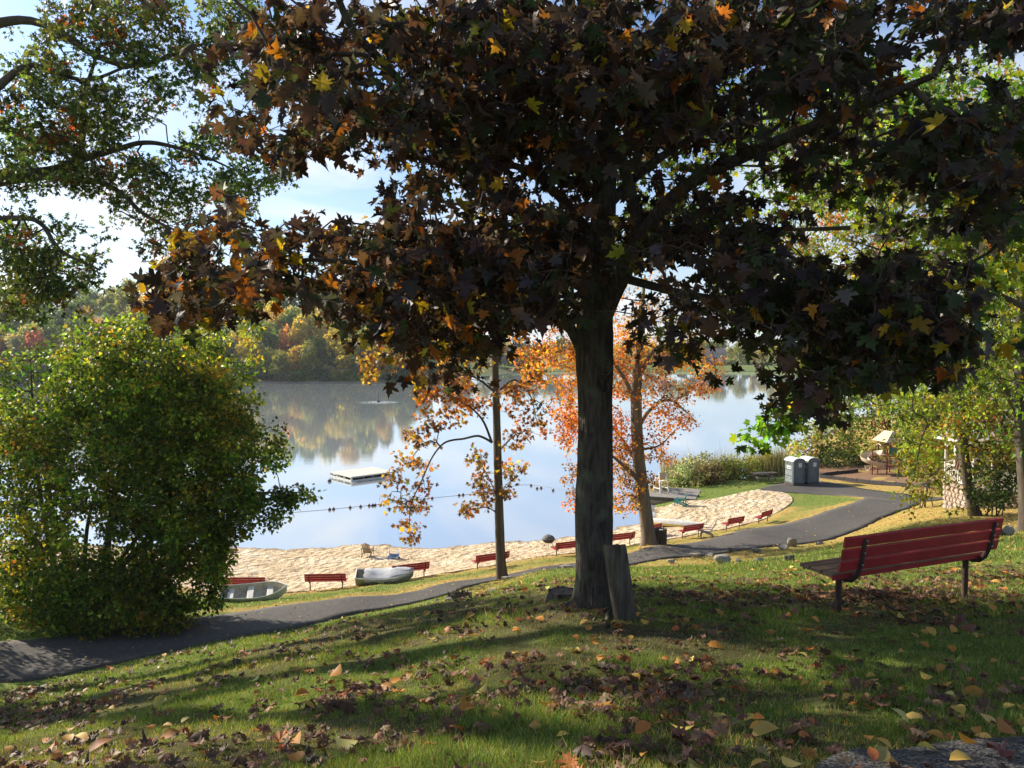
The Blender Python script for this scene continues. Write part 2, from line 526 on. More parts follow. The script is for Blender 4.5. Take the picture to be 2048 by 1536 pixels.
def leaves_np(pos, tip, nrm, size, cols, tmpls):
    """every leaf gets one template; returns V, F, C"""
    x, t, n = frames(tip, nrm)
    which = np.arange(len(pos)) % len(tmpls)
    Vs, Fs, Cs, b = [], [], [], 0
    for k, (tv, tf) in enumerate(tmpls):
        i = np.nonzero(which == k)[0]
        if not len(i): continue
        v = pos[i, None] + size[i, None, None] * (x[i, None] * tv[None, :, 0:1] + t[i, None] * tv[None, :, 1:2] + n[i, None] * tv[None, :, 2:3])
        f = tf[None] + (np.arange(len(i)) * len(tv))[:, None, None] + b
        Vs.append(v.reshape(-1, 3)); Fs.append(f.reshape(-1, 3))
        cj = 1 + 0.16 * np.sin(np.arange(len(tv)) * 2.4 + k); cj[0] *= .8
        Cs.append((cols[i][:, None, :] * (cj[None, :, None] * RNG.uniform(.88, 1.12, (len(i), len(tv), 1)))).reshape(-1, 3)); b += len(i) * len(tv)
    return np.concatenate(Vs), np.concatenate(Fs), np.concatenate(Cs)

def rnd_dirs(n, zmin=-1.0, zmax=1.0):
    z = RNG.uniform(zmin, zmax, n); a = RNG.uniform(0, 2 * math.pi, n); r = np.sqrt(np.maximum(0, 1 - z * z))
    return np.stack([r * np.cos(a), r * np.sin(a), z], 1)

def palette(n, entries, jit=0.22, idx=None):
    """entries: (weight, (r,g,b)); per leaf pick plus brightness and hue jitter"""
    w = np.array([e[0] for e in entries], float); w /= w.sum()
    c = np.array([e[1] for e in entries], float)
    if idx is None:
        idx = RNG.choice(len(entries), n, p=w)
    out = c[idx] * RNG.lognormal(0, jit, (n, 1)) * RNG.lognormal(0, jit * 0.35, (n, 3))
    return np.clip(out, 0.002, 0.9)

# ------------------------------------------------------------------ branching
def smooth_line(pts, step=0.35):
    """Catmull-Rom through pts (each may carry a radius as 4th value)"""
    P = np.asarray(pts, float)
    if len(P) == 2:
        P = np.array([P[0], (P[0] + P[1]) / 2, P[1]])
    Q = np.vstack([2 * P[0] - P[1], P, 2 * P[-1] - P[-2]])
    out = []
    for i in range(1, len(Q) - 2):
        L = np.linalg.norm(Q[i + 1][:3] - Q[i][:3]); k = max(2, int(L / step))
        for t in np.arange(k) / k:
            a, b, c, d = Q[i - 1], Q[i], Q[i + 1], Q[i + 2]
            out.append(0.5 * ((2 * b) + (c - a) * t + (2 * a - 5 * b + 4 * c - d) * t * t + (3 * b - a - 3 * c + d) * t ** 3))
    out.append(Q[-2])
    return np.array(out)

def grow(limbs, centers, sub=3, sag=0.12, r_tip=0.006, power=2.3, wig=0.06, origin=None, zpen=0.0):
    """limbs: smooth polylines (n,4); centers: leaf cluster points. Returns twig edges with radii."""
    pos, par = [], []
    for L in limbs:
        s = len(pos)
        for i, q in enumerate(L):
            pos.append(q[:3]); par.append(-1)
    n0 = len(pos)
    P = np.zeros((n0 + len(centers) * sub, 3)); P[:n0] = pos
    par = [-1] * n0
    org = np.asarray(origin if origin is not None else limbs[0][0][:3])
    dmin = np.array([np.min(((P[:n0] - c) ** 2).sum(1)) for c in centers]) if len(centers) else np.array([])
    order = np.argsort(dmin)
    n = n0; tips = np.zeros(len(centers), int)
    jit = RNG.normal(0, wig, (len(centers), sub, 3))
    for ci in order:
        c = centers[ci]
        dv = P[:n] - c
        d2 = (dv ** 2).sum(1)
        if zpen: d2 = d2 + zpen * np.maximum(0, dv[:, 2]) ** 2
        k = int(np.argmin(d2)); a = P[k]; L = math.sqrt(((a - c) ** 2).sum())
        prev = k
        for j in range(sub):
            t = (j + 1) / sub
            q = a + (c - a) * t
            q[2] += sag * L * 4 * t * (1 - t)
            if j < sub - 1: q = q + jit[ci, j] * L
            P[n] = q; par.append(prev); prev = n; n += 1
        tips[ci] = n - 1
    cnt = np.zeros(n); cnt[tips] = 1
    for i in range(n - 1, n0 - 1, -1):
        cnt[par[i]] += cnt[i]
    e = np.arange(n0, n)
    pr = np.array(par[n0:], int)
    rad = r_tip * np.maximum(cnt, 1) ** (1 / power)
    ra = rad[e]; 
    rp = np.where(pr >= n0, rad[pr], ra * 1.05); rp = np.minimum(rp, ra * 1.6)
    return P[pr], P[e], rp, ra, tips, P

def edges_mesh(A, B, ra, rb, n=4):
    d = B - A; d /= (np.linalg.norm(d, axis=1, keepdims=True) + 1e-9)
    ref = np.where(np.abs(d[:, 2:3]) > 0.9, np.array([[1.0, 0, 0]]), np.array([[0, 0, 1.0]]))
    u = np.cross(d, ref); u /= (np.linalg.norm(u, axis=1, keepdims=True) + 1e-9); w = np.cross(d, u)
    a = 2 * np.pi * np.arange(n) / n
    ring = np.cos(a)[None, :, None] * u[:, None] + np.sin(a)[None, :, None] * w[:, None]
    V = np.concatenate([A[:, None] + ring * ra[:, None, None], B[:, None] + ring * rb[:, None, None]], 1).reshape(-1, 3)
    k = np.arange(n); k2 = (k + 1) % n
    f = np.stack([k, k2, k2 + n, k + n], 1)
    F = (f[None] + (np.arange(len(A)) * 2 * n)[:, None, None]).reshape(-1, 4)
    return V, F

def limb_mb(L, n=12, noise=0.0, flare=None):
    m = MB(); m.tube([q[:3] for q in L], [q[3] for q in L], n)
    return m

CELL = 64.0
def _vn(x, y, s, seed):
    return value_noise(x, y, s, seed)
def grid_samples(rows, y0, per, depth, x0=0, power=1.0, expo=1.3, seed=1, gap=(.30, 3.4, .55)):
    """density rows (digits) over the photo; depth(px,py) -> (near, far); returns points in the crown's volume"""
    out = []
    for j, row in enumerate(rows):
        for i, ch in enumerate(row):
            if ch in '0 .': continue
            k = RNG.poisson(1.35 * per * (int(ch) / 9.0) ** expo)
            if k == 0: continue
            px = x0 + (i + RNG.random(k)) * CELL; py = y0 + (j + RNG.random(k)) * CELL
            u = _vn(px + 500, py + 900, 95.0, seed) * .6 + _vn(px + 100, py + 300, 42.0, seed + 3) * .4
            keep = RNG.random(k) < np.clip((u - gap[0]) * gap[1] + int(ch) / 9.0 * gap[2], .04, 1)
            px, py = px[keep], py[keep]
            for a, b in zip(px, py):
                nf = depth(a, b)
                if nf is None: continue
                D = nf[0] + (nf[1] - nf[0]) * RNG.random() ** power
                out.append(W(a, b, D))
    return np.array(out).reshape(-1, 3)

def blob_samples(blobs, D, dj, per=1.0):
    """blobs: (px, py, rx, ry, count)"""
    out = []
    for b in blobs:
        px, py, rx, ry, k = b[:5]; DD = b[5] if len(b) > 5 else D
        for _ in range(int(k * per)):
            a = RNG.uniform(0, 2 * math.pi); r = math.sqrt(RNG.random())
            out.append(W(px + rx * r * math.cos(a), py + ry * r * math.sin(a), DD + RNG.normal(0, dj)))
    return np.array(out).reshape(-1, 3)

def scatter_leaves(cent, per, spread, size, droop=0.5, up=0.8, flat=0.7, sz_j=0.22):
    """leaves hung around each cluster centre"""
    n = len(cent) * per
    c = np.repeat(cent, per, 0)
    off = rnd_dirs(n) * (RNG.random((n, 1)) ** 0.6) * spread
    off[:, 2] *= flat
    pos = c + off
    tip = off / (np.linalg.norm(off, axis=1, keepdims=True) + 1e-6) * 0.7 + rnd_dirs(n) * 0.6
    tip[:, 2] -= droop
    nrm = rnd_dirs(n) * 0.9; nrm[:, 2] += up
    global LASTB
    LASTB = np.repeat(RNG.lognormal(0, .24, (len(cent), 1)) * RNG.lognormal(0, .07, (len(cent), 3)), per, 0)
    vn_ = value_noise(pos[:, 0] + pos[:, 2] * .8 + 60, pos[:, 1] * .5 + pos[:, 2] * .9 + 30, spread * 3.2, 17) - .5
    LASTB = LASTB * np.exp(1.1 * vn_)[:, None] * np.array([1.0, 1.0, 1.0])
    LASTB[:, 0] *= np.exp(.5 * (value_noise(pos[:, 0] + 20, pos[:, 2] + pos[:, 1] * .3 + 80, spread * 5, 27) - .5))
    return pos, tip, nrm, size * np.clip(RNG.lognormal(0, sz_j, n), .5, 1.4)

# ================================================================== THE SETTING
def value_noise(x, y, s, seed=0):
    x = x / s; y = y / s
    xi = np.floor(x).astype(int); yi = np.floor(y).astype(int); fx = x - xi; fy = y - yi
    fx = fx * fx * (3 - 2 * fx); fy = fy * fy * (3 - 2 * fy)
    def h(a, b):
        v = np.sin(a * 127.1 + b * 311.7 + seed * 74.7) * 43758.5453
        return v - np.floor(v)
    return (h(xi, yi) * (1 - fx) + h(xi + 1, yi) * fx) * (1 - fy) + (h(xi, yi + 1) * (1 - fx) + h(xi + 1, yi + 1) * fx) * fy

def in_poly(x, y, poly):
    x = np.asarray(x); y = np.asarray(y); c = np.zeros(x.shape, bool)
    n = len(poly)
    for i in range(n):
        x1, y1 = poly[i][0], poly[i][1]; x2, y2 = poly[(i + 1) % n][0], poly[(i + 1) % n][1]
        if y1 == y2: continue
        k = ((y1 > y) != (y2 > y)) & (x < (x2 - x1) * (y - y1) / (y2 - y1) + x1)
        c ^= k
    return c

def poly_dist(x, y, pts):
    x = np.asarray(x, float); y = np.asarray(y, float); best = np.full(x.shape, 1e9)
    for a, b in zip(pts[:-1], pts[1:]):
        ax, ay = a[0], a[1]; dx, dy = b[0] - ax, b[1] - ay
        t = np.clip(((x - ax) * dx + (y - ay) * dy) / (dx * dx + dy * dy + 1e-9), 0, 1)
        best = np.minimum(best, np.hypot(x - ax - t * dx, y - ay - t * dy))
    return best

def gpts(pl):
    return [G(*p) if len(p) == 2 else G(p[0], p[1], p[2]) for p in pl]

# the lower path: far edge and near edge
PATH_FAR = [(-24.0, 15.5), (-19.5, 19.5)] + [tuple(p[:2]) for p in gpts([(0, 1285), (200, 1262), (430, 1232), (570, 1211), (700, 1195), (900, 1165), (1040, 1144), (1200, 1119), (1300, 1094), (1448, 1070), (1550, 1052), (1653, 1022), (1732, 996)])]
PATH_NEAR = [(-21.5, 13.2), (-16.9, 17.2), (-12.2, 20.6), (-9.0, 23.0), (-6.9, 25.0)] + [tuple(p[:2]) for p in [W(760, 1220, 28.9), W(900, 1188, 31.4), W(1000, 1160, 34.0), W(1130, 1153, 33.6), W(1280, 1127, 37.2), W(1400, 1114, 38.3), W(1520, 1100, 39.7), W(1600, 1089, 41.0), W(1688, 1072, 42.6), W(1750, 1048, 46.0), W(1776, 1034, 47.8), W(1843, 1006, 52.0)]]
PAD_TOP = [tuple(p[:2]) for p in gpts([(1519, 978), (1562, 968), (1640, 963), (1735, 979), (1849, 992), (1925, 995)])] + [(40, 56.5)]
PAD_BOT = [tuple(p[:2]) for p in gpts([(1523, 980), (1560, 984), (1612, 988), (1680, 991), (1729, 995)])] + [tuple(W(1843, 1003, 52.5)[:2]), (31.5, 52.8), (40, 53.0)]
NEAR_A = [(0.2, 1.2), tuple(W(1640, 1536, 3.02)[:2]), tuple(W(1780, 1495, 3.12)[:2]), tuple(W(1900, 1470, 3.25)[:2]), tuple(W(2048, 1455, 3.35)[:2]), (3.2, 3.7), (6.0, 4.6), (10, 5.2)]
NEAR_B = [(-0.4, -3.0), (1, -3.0), (2.5, -2.6), (4, -1.8), (6, -0.6), (10, 1.2)]
SAND_TOP = [(-45, 54.5), (-30, 54.0)] + [tuple(W(*c)[:2]) for c in [(450, 1070, 53), (735, 1066, 53.5), (1000, 1062, 54), (1150, 1052, 55.2), (1235, 1036, 58), (1290, 1016, 61.5), (1330, 1006, 61)]] + [tuple(G(*p)[:2]) for p in [(1360, 1003), (1410, 1000), (1450, 993), (1490, 984), (1532, 977)]]
SAND_BOT = [(-45, 46), (-26, 40), (-15.5, 36.2)] + [tuple(G(*p)[:2]) for p in [(455, 1190), (560, 1186), (700, 1174), (790, 1162), (860, 1152), (960, 1136), (1100, 1112), (1200, 1099), (1300, 1084), (1384, 1070), (1460, 1056), (1530, 1038), (1572, 1015), (1586, 1000), (1575, 988), (1545, 980)]]
MULCH = [tuple(G(*p)[:2]) for p in [(1640, 957), (1700, 964), (1765, 970), (1850, 976), (1905, 979)]] + [(40, 59.0), (44, 68), (40, 80), (31, 79)] + [tuple(G(*p)[:2]) for p in [(1640, 947)]]

def resample(pl, n):
    P = smooth_line([(p[0], p[1], 0, 0) for p in pl], 0.5)[:, :2]
    s = np.concatenate([[0], np.cumsum(np.hypot(*np.diff(P, axis=0).T))])
    t = np.linspace(0, s[-1], n)
    return np.stack([np.interp(t, s, P[:, 0]), np.interp(t, s, P[:, 1])], 1)

def bumps(x, y, amp):
    return amp * ((value_noise(x, y, 0.9) - .5) + 0.5 * (value_noise(x, y, 0.33, 3) - .5) + 0.25 * (value_noise(x, y, 0.12, 5) - .5))

def paved(x, y):
    P1 = [*PATH_FAR, *reversed(PATH_NEAR)]; P2 = [*PAD_TOP, *reversed(PAD_BOT)]; P3 = [*NEAR_A, *reversed(NEAR_B)]
    return in_poly(x, y, P1) | in_poly(x, y, P2) | in_poly(x, y, P3)
def sandy(x, y):
    return in_poly(x, y, [*SAND_TOP, *reversed(SAND_BOT)])
def mulchy(x, y):
    return in_poly(x, y, MULCH)

def GZ(x, y):
    """height of the lawn surface with its small unevenness"""
    x = np.atleast_1d(np.asarray(x, float)); y = np.atleast_1d(np.asarray(y, float))
    z = HZ(x, y)
    d = np.minimum(poly_dist(x, y, NEAR_A), np.minimum(poly_dist(x, y, PATH_NEAR), poly_dist(x, y, PATH_FAR)))
    k = np.clip((d - 0.1) / 0.6, 0, 1)
    k = np.where(paved(x, y), 0, k)
    return z + bumps(x, y, 0.10) * k
def gz(x, y):
    return float(GZ(x, y)[0])

def ribbon(name, A, B, n, m, lift, material, bump=0.0, **kw):
    a = resample(A, n); b = resample(B, n)
    if name == 'path':
        for q_, sg_ in ((a, 1), (b, 2)):
            nn_ = np.gradient(q_, axis=0); nn_ = np.stack([-nn_[:, 1], nn_[:, 0]], 1); nn_ /= np.linalg.norm(nn_, axis=1, keepdims=True)
            q_ += nn_ * ((value_noise(q_[:, 0] + 90, q_[:, 1], .5, sg_) - .5) * .22 + (value_noise(q_[:, 0] + 90, q_[:, 1], 2.1, sg_) - .5) * .3)[:, None]
    t = np.linspace(0, 1, m)[None, :, None]
    P = a[:, None] * (1 - t) + b[:, None] * t
    z = HZ(P[..., 0], P[..., 1]) + lift
    if bump:
        e = np.minimum(np.linspace(0, 1, m), 1 - np.linspace(0, 1, m))[None] * 12
        z = z + bumps(P[..., 0], P[..., 1], bump) * np.clip(e, 0, 1)
    V = np.concatenate([P, z[..., None]], 2).reshape(-1, 3)
    # skirt down along both edges so the sheet has a real edge
    i = np.arange(n - 1)[:, None]; j = np.arange(m - 1)[None]
    F = np.stack([i * m + j, i * m + j + 1, (i + 1) * m + j + 1, (i + 1) * m + j], -1).reshape(-1, 4)
    s0 = np.arange(n) * m; s1 = s0 + m - 1; nv = len(V)
    dn = V[np.concatenate([s0, s1])].copy(); dn[:, 2] -= 0.12
    V = np.vstack([V, dn])
    k = np.arange(n - 1)
    F = np.vstack([F, np.stack([s0[k], s0[k + 1], nv + k + 1, nv + k], 1), np.stack([s1[k + 1], s1[k], nv + n + k, nv + n + k + 1], 1)])
    me = raw_mesh(name, V, F, material, smooth=True)
    # make it face up
    if me.polygons[0].normal.z < 0:
        me.flip_normals()
    return link(name, me, kind='structure', **kw)

# lawn colour: one procedural material, dry areas come as an attribute
def ground_mat():
    m, n, l, p = new_mat('lawn_ground')
    p.inputs['Roughness'].default_value = 0.95; p.inputs['Specular IOR Level'].default_value = 0.1
    tc = n.new('ShaderNodeTexCoord')
    def noise(sc, det=6, ro=0.6):
        k = n.new('ShaderNodeTexNoise'); k.inputs['Scale'].default_value = sc; k.inputs['Detail'].default_value = det
        k.inputs['Roughness'].default_value = ro; l.new(tc.outputs['Object'], k.inputs['Vector']); return k.outputs['Fac']
    def ramp(src, stops):
        r = n.new('ShaderNodeValToRGB'); e = r.color_ramp.elements
        e[0].position, e[0].color = stops[0][0], rgba(stops[0][1]); e[1].position, e[1].color = stops[-1][0], rgba(stops[-1][1])
        for s in stops[1:-1]:
            q = e.new(s[0]); q.color = rgba(s[1])
        l.new(src, r.inputs['Fac']); return r.outputs['Color']
    def mix(f, a, b, typ='MIX'):
        k = n.new('ShaderNodeMix'); k.data_type = 'RGBA'; k.blend_type = typ
        if isinstance(f, float): k.inputs['Factor'].default_value = f
        else: l.new(f, k.inputs['Factor'])
        l.new(a, k.inputs['A']); l.new(b, k.inputs['B']); return k.outputs['Result']
    green = ramp(noise(4, 10, 0.82), [(0.32, (0.06, 0.085, 0.022)), (0.5, (0.13, 0.18, 0.035)), (0.68, (0.25, 0.28, 0.07))])
    soil = ramp(noise(12, 9, 0.8), [(0.35, (0.05, 0.035, 0.022)), (0.6, (0.13, 0.10, 0.055)), (0.75, (0.22, 0.18, 0.09))])
    straw = ramp(noise(5, 11, 0.88), [(0.36, (0.13, 0.085, 0.03)), (0.47, (0.33, 0.22, 0.07)), (0.56, (0.50, 0.36, 0.11)), (0.66, (0.36, 0.36, 0.10))])
    at = n.new('ShaderNodeVertexColor'); at.layer_name = 'Col'
    sp = n.new('ShaderNodeSeparateColor'); l.new(at.outputs['Color'], sp.inputs[0])
    c = mix(sp.outputs[1], green, soil); c = mix(sp.outputs[0], c, straw)
    l.new(c, p.inputs['Base Color'])
    bp = n.new('ShaderNodeBump'); bp.inputs['Strength'].default_value = 0.9; bp.inputs['Distance'].default_value = 0.03
    l.new(noise(60, 6, 0.7), bp.inputs['Height']); l.new(bp.outputs[0], p.inputs['Normal'])
    return m
M_GROUND = ground_mat()

def steps(segs):
    out = [segs[0][0]]
    for a, b, s in segs:
        out += list(np.linspace(a, b, max(2, int(round((b - a) / s)) + 1))[1:])
    return np.array(out)
gx = steps([(-62, -30, 2), (-30, -12, 0.8), (-12, 12, 0.2), (12, 40, 0.7), (40, 110, 2.5)])
gy = steps([(-8, 1, 0.5), (1, 15, 0.15), (15, 60, 0.5), (60, 92, 0.8), (92, 138, 2)])
GX, GY = np.meshgrid(gx, gy)
GZZ = np.empty_like(GX)
GZZ = GZ(GX, GY) 
# keep the turf just under sand and asphalt
cov = paved(GX, GY) | sandy(GX, GY)
GZZ = np.where(cov, GZZ - 0.03, GZZ)

def dryness(x, y):
    """share of straw / leaf litter, share of bare soil"""
    d1 = poly_dist(x, y, PATH_FAR); d2 = poly_dist(x, y, SAND_BOT); d3 = poly_dist(x, y, PATH_NEAR)
    nz = value_noise(x, y, 1.6, 9) * 0.6 + value_noise(x, y, 0.6, 4) * 0.4
    strip = np.clip(1.15 - d2 / 2.2, 0, 1) * 0.95
    strip = np.maximum(strip, np.clip(1.1 - d1 / 2.6, 0, 1) * (y > 28) * 0.9)
    upper = np.clip(1.2 - d3 / 7.0, 0, 1) * np.clip((x + 6) / 6, 0, 1) * (x < 60) * 0.75
    east = np.clip((x - 13) / 8, 0, 1) * np.clip((y - 16) / 12, 0, 1) * 0.85
    patch = in_poly(x, y, [tuple(G(*q)[:2]) for q in [(1585, 1000), (1620, 990), (1729, 996), (1640, 1030), (1580, 1040)]]) * 0.35
    s = np.maximum(np.maximum(strip, upper), east)
    far_lawn = (y > 56) & (x < 26)
    s = np.where(far_lawn, s * 0.3, s)
    dry = np.clip(s * 1.5 - nz * 0.75, 0, 1)
    dry = np.where(in_poly(x, y, [tuple(G(*q)[:2]) for q in [(1592, 1003), (1620, 990), (1725, 997), (1640, 1016), (1600, 1022)]]), dry * 0.2, dry)
    foot = np.exp(-(np.hypot(x - 0.75, y - 7.3) / 0.75) ** 2)
    soil = np.clip((value_noise(x, y, 1.2, 21) * .55 + value_noise(x, y, 0.45, 23) * .45 - 0.50) * 5.0, 0, 0.8) * (y < 14) + foot
    soil = np.maximum(soil, np.clip(1.0 - poly_dist(x, y, NEAR_A) / 0.35, 0, 1) * 0.6)
    return dry, np.clip(soil, 0, 1)

dr, so = dryness(GX, GY)
nV = np.stack([GX, GY, GZZ], -1).reshape(-1, 3)
ni, nj = GX.shape
ii = np.arange(ni - 1)[:, None]; jj = np.arange(nj - 1)[None]
nF = np.stack([ii * nj + jj, ii * nj + jj + 1, (ii + 1) * nj + jj + 1, (ii + 1) * nj + jj], -1).reshape(-1, 4)
cc = np.zeros((len(nV), 3)); cc[:, 0] = dr.ravel(); cc[:, 1] = so.ravel()
link('ground', raw_mesh('ground', nV, nF, M_GROUND, smooth=True, cols=cc), kind='structure')

M_ASPH = mat('asphalt', (0.125, 0.115, 0.105), (0.048, 0.045, 0.042), rough=0.88, scale=9, detail=12, contrast=(0.32, 0.72), bump=0.6, bscale=70, spec=0.15, col3=(0.07, 0.065, 0.06), scale3=0.45)
M_ASPHN = mat('coarse_asphalt', (0.125, 0.12, 0.115), (0.016, 0.016, 0.016), rough=0.85, scale=75, detail=2, contrast=(0.45, 0.58), bump=1.0, bscale=75, spec=0.35)
ribbon('path', PATH_FAR, PATH_NEAR, 420, 9, 0.03, M_ASPH)
ribbon('pavement', PAD_TOP, PAD_BOT, 90, 7, 0.034, M_ASPH)
ribbon('road', NEAR_A, NEAR_B, 120, 60, 0.035, M_ASPHN, bump=0.008)

def sand_mat():
    m = mat('sand', (0.64, 0.50, 0.33), (0.47, 0.35, 0.215), rough=0.95, scale=1.2, contrast=(0.35, 0.7), spec=0.1, col3=(0.68, 0.56, 0.40), scale3=0.5)
    n, l = m.node_tree.nodes, m.node_tree.links
    p = n['Principled BSDF']; tc = [k for k in n if k.type == 'TEX_COORD'][0]
    vo = n.new('ShaderNodeTexVoronoi'); vo.inputs['Scale'].default_value = 2.6; vo.feature = 'SMOOTH_F1'
    mp = n.new('ShaderNodeMapping'); mp.inputs['Rotation'].default_value = (0, 0, 0.5); mp.inputs['Scale'].default_value = (1.0, 1.0, 1)
    nz = n.new('ShaderNodeTexNoise'); nz.inputs['Scale'].default_value = 9; nz.inputs['Detail'].default_value = 7
    l.new(tc.outputs['Object'], mp.inputs[0]); l.new(mp.outputs[0], vo.inputs['Vector']); l.new(tc.outputs['Object'], nz.inputs['Vector'])
    ad = n.new('ShaderNodeMath'); ad.operation = 'MULTIPLY_ADD'; ad.inputs[1].default_value = 0.55
    l.new(nz.outputs['Fac'], ad.inputs[0]); l.new(vo.outputs['Distance'], ad.inputs[2])
    bp = n.new('ShaderNodeBump'); bp.inputs['Strength'].default_value = 1.0; bp.inputs['Distance'].default_value = 0.32
    l.new(ad.outputs[0], bp.inputs['Height']); l.new(bp.outputs[0], p.inputs['Normal'])
    # damp band beside the water
    sx = n.new('ShaderNodeSeparateXYZ'); l.new(tc.outputs['Object'], sx.inputs[0])
    mr = n.new('ShaderNodeMapRange'); mr.inputs[1].default_value = 0.0; mr.inputs[2].default_value = 0.10
    l.new(sx.outputs['Z'], mr.inputs[0])
    base = p.inputs['Base Color'].links[0].from_socket
    mx = n.new('ShaderNodeMix'); mx.data_type = 'RGBA'; l.new(mr.outputs[0], mx.inputs['Factor']); mx.inputs['A'].default_value = (0.26, 0.19, 0.115, 1)
    l.new(base, mx.inputs['B']); l.new(mx.outputs['Result'], p.inputs['Base Color'])
    return m
ribbon('beach', SAND_TOP, SAND_BOT, 420, 60, 0.02, sand_mat(), bump=0.10)

# mulch bed of the playground
M_MULCH = mat('wood_chips', (0.30, 0.17, 0.09), (0.11, 0.06, 0.035), rough=0.95, scale=8, bump=1.0, bscale=18)
def patch(name, poly, step, lift, material):
    xs = [p[0] for p in poly]; ys = [p[1] for p in poly]
    c = (sum(xs) / len(xs), sum(ys) / len(ys)); P = resample(list(poly) + [poly[0]], 60)
    rows = []
    for s in np.linspace(0, 1, 8):
        q = P * s + np.array(c) * (1 - s); rows.append(np.column_stack([q, HZ(q[:, 0], q[:, 1]) + lift]))
    mb = MB(); mb.sheet(rows)
    o = mb.build(name, material, kind='structure')
    if o.data.polygons[100].normal.z < 0: o.data.flip_normals()
    return o
patch('mulch_bed', MULCH, 1.0, 0.03, M_MULCH)

# ------------------------------------------------------------------ water
def water_mat():
    m, n, l, p = new_mat('lake_water')
    p.inputs['Base Color'].default_value = (0.55, 0.60, 0.62, 1); p.inputs['Metallic'].default_value = 0.62
    p.inputs['Roughness'].default_value = 0.035
    p.inputs['IOR'].default_value = 1.52
    p.inputs['Specular IOR Level'].default_value = 0.9
    tc = n.new('ShaderNodeTexCoord'); mp = n.new('ShaderNodeMapping'); mp.inputs['Scale'].default_value = (0.35, 1.0, 1); mp.inputs['Rotation'].default_value = (0, 0, 0.12)
    l.new(tc.outputs['Object'], mp.inputs[0])
    n1 = n.new('ShaderNodeTexNoise'); n1.inputs['Scale'].default_value = 1.6; n1.inputs['Detail'].default_value = 4; n1.inputs['Roughness'].default_value = 0.5
    n2 = n.new('ShaderNodeTexNoise'); n2.inputs['Scale'].default_value = 0.045; n2.inputs['Detail'].default_value = 3
    l.new(mp.outputs[0], n1.inputs['Vector']); l.new(tc.outputs['Object'], n2.inputs['Vector'])
    r = n.new('ShaderNodeMapRange'); r.inputs[1].default_value = 0.42; r.inputs[2].default_value = 0.62; r.inputs[3].default_value = 0.15; r.inputs[4].default_value = 1.0
    l.new(n2.outputs['Fac'], r.inputs[0])
    mu = n.new('ShaderNodeMath'); mu.operation = 'MULTIPLY'; l.new(n1.outputs['Fac'], mu.inputs[0]); l.new(r.outputs[0], mu.inputs[1])
    bp = n.new('ShaderNodeBump'); bp.inputs['Strength'].default_value = 0.10; bp.inputs['Distance'].default_value = 0.05
    l.new(mu.outputs[0], bp.inputs['Height']); l.new(bp.outputs[0], p.inputs['Normal'])
    return m
M_WATER = water_mat()
wb = MB(); wb.sheet([[(-500, 47, 0), (500, 47, 0)], [(-500, 900, 0), (500, 900, 0)]])
wo = wb.build('water', M_WATER, kind='structure')
if wo.data.polygons[0].normal.z < 0: wo.data.flip_normals()

# far banks: shoreline walked from the near left corner round to the near right corner
SHORE = [(-62, 50), (-110, 66), (-160, 100), (-192, 160), (-195, 215), (-168, 252), (-120, 266), (-97, 268), (-60, 264), (-36, 262), (-27, 275),
         (-30, 310), (-22, 345), (0, 372), (30, 384), (75, 388), (115, 384), (150, 368), (178, 335), (185, 290), (172, 240), (140, 195), (108, 158), (84, 136)]
def hill_h(x, y, off):
    """how the bank rises away from the shore"""
    wood = np.clip((-20 - x) / 50, 0, 1) * np.clip((y - 60) / 120, 0, 1)
    return 0.25 + 0.9 * np.clip(off / 6, 0, 1) + np.clip(off / 60, 0, 1) * 2.0 + wood * np.clip((off - 12) / 110, 0, 1) * 27
_sh = resample(SHORE, 150)
_cx = np.array([-5.0, 200.0])
_tan = np.gradient(_sh, axis=0); _nor = np.stack([-_tan[:, 1], _tan[:, 0]], 1); _nor /= np.linalg.norm(_nor, axis=1, keepdims=True)
_nor *= np.sign(((_sh - _cx) * _nor).sum(1, keepdims=True))
_rad = (_sh - _cx) / np.linalg.norm(_sh - _cx, axis=1, keepdims=True)
offs = np.array([-8, -1.5, 0, 1.5, 4, 9, 16, 28, 45, 70, 110, 170, 260, 420, 900, 2200.0])
rows = []
for o_ in offs:
    k = np.clip(o_ / 12, 0, 1)
    q = _sh + (_nor * (1 - k) + _rad * k) * o_
    if o_ < 0: z = np.full(len(q), o_ * 0.12)
    else: z = np.where(o_ == 0, 0.02, hill_h(q[:, 0], q[:, 1], o_))
    if o_ > 100: z = z + (value_noise(q[:, 0], q[:, 1], 90, 2) - .5) * 4
    rows.append(np.column_stack([q, z]))
def far_mat():
    return mat('far_bank_ground', (0.16, 0.17, 0.06), (0.10, 0.075, 0.04), rough=0.95, scale=0.25, contrast=(0.4, 0.6), spec=0.1, col3=(0.15, 0.21, 0.05), scale3=0.03)
fb = MB(); fb.sheet(rows)
fo = fb.build('hill', far_mat(), kind='structure')
if fo.data.polygons[400].normal.z < 0: fo.data.flip_normals()
# pale strip of exposed lake bed at the foot of the far wood
M_MUD = mat('dry_lake_edge', (0.30, 0.25, 0.19), (0.18, 0.14, 0.10), rough=0.95, scale=0.8)
a = [(-120, 264.4), (-97, 266.2), (-60, 262.3), (-36, 260.2), (-27.5, 270)]
b = [(-120, 267.5), (-97, 269.5), (-60, 265.8), (-38, 264), (-32, 276)]
mb = MB(); A_, B_ = resample(a, 50), resample(b, 50)
mb.sheet([[(q[0], q[1], 0.03) for q in A_], [(q[0], q[1], 0.5) for q in B_], [(q[0], q[1] + 1.5, 0.3) for q in B_]])
mo = mb.build('shore', M_MUD, kind='structure')
if mo.data.polygons[10].normal.z < 0: mo.data.flip_normals()
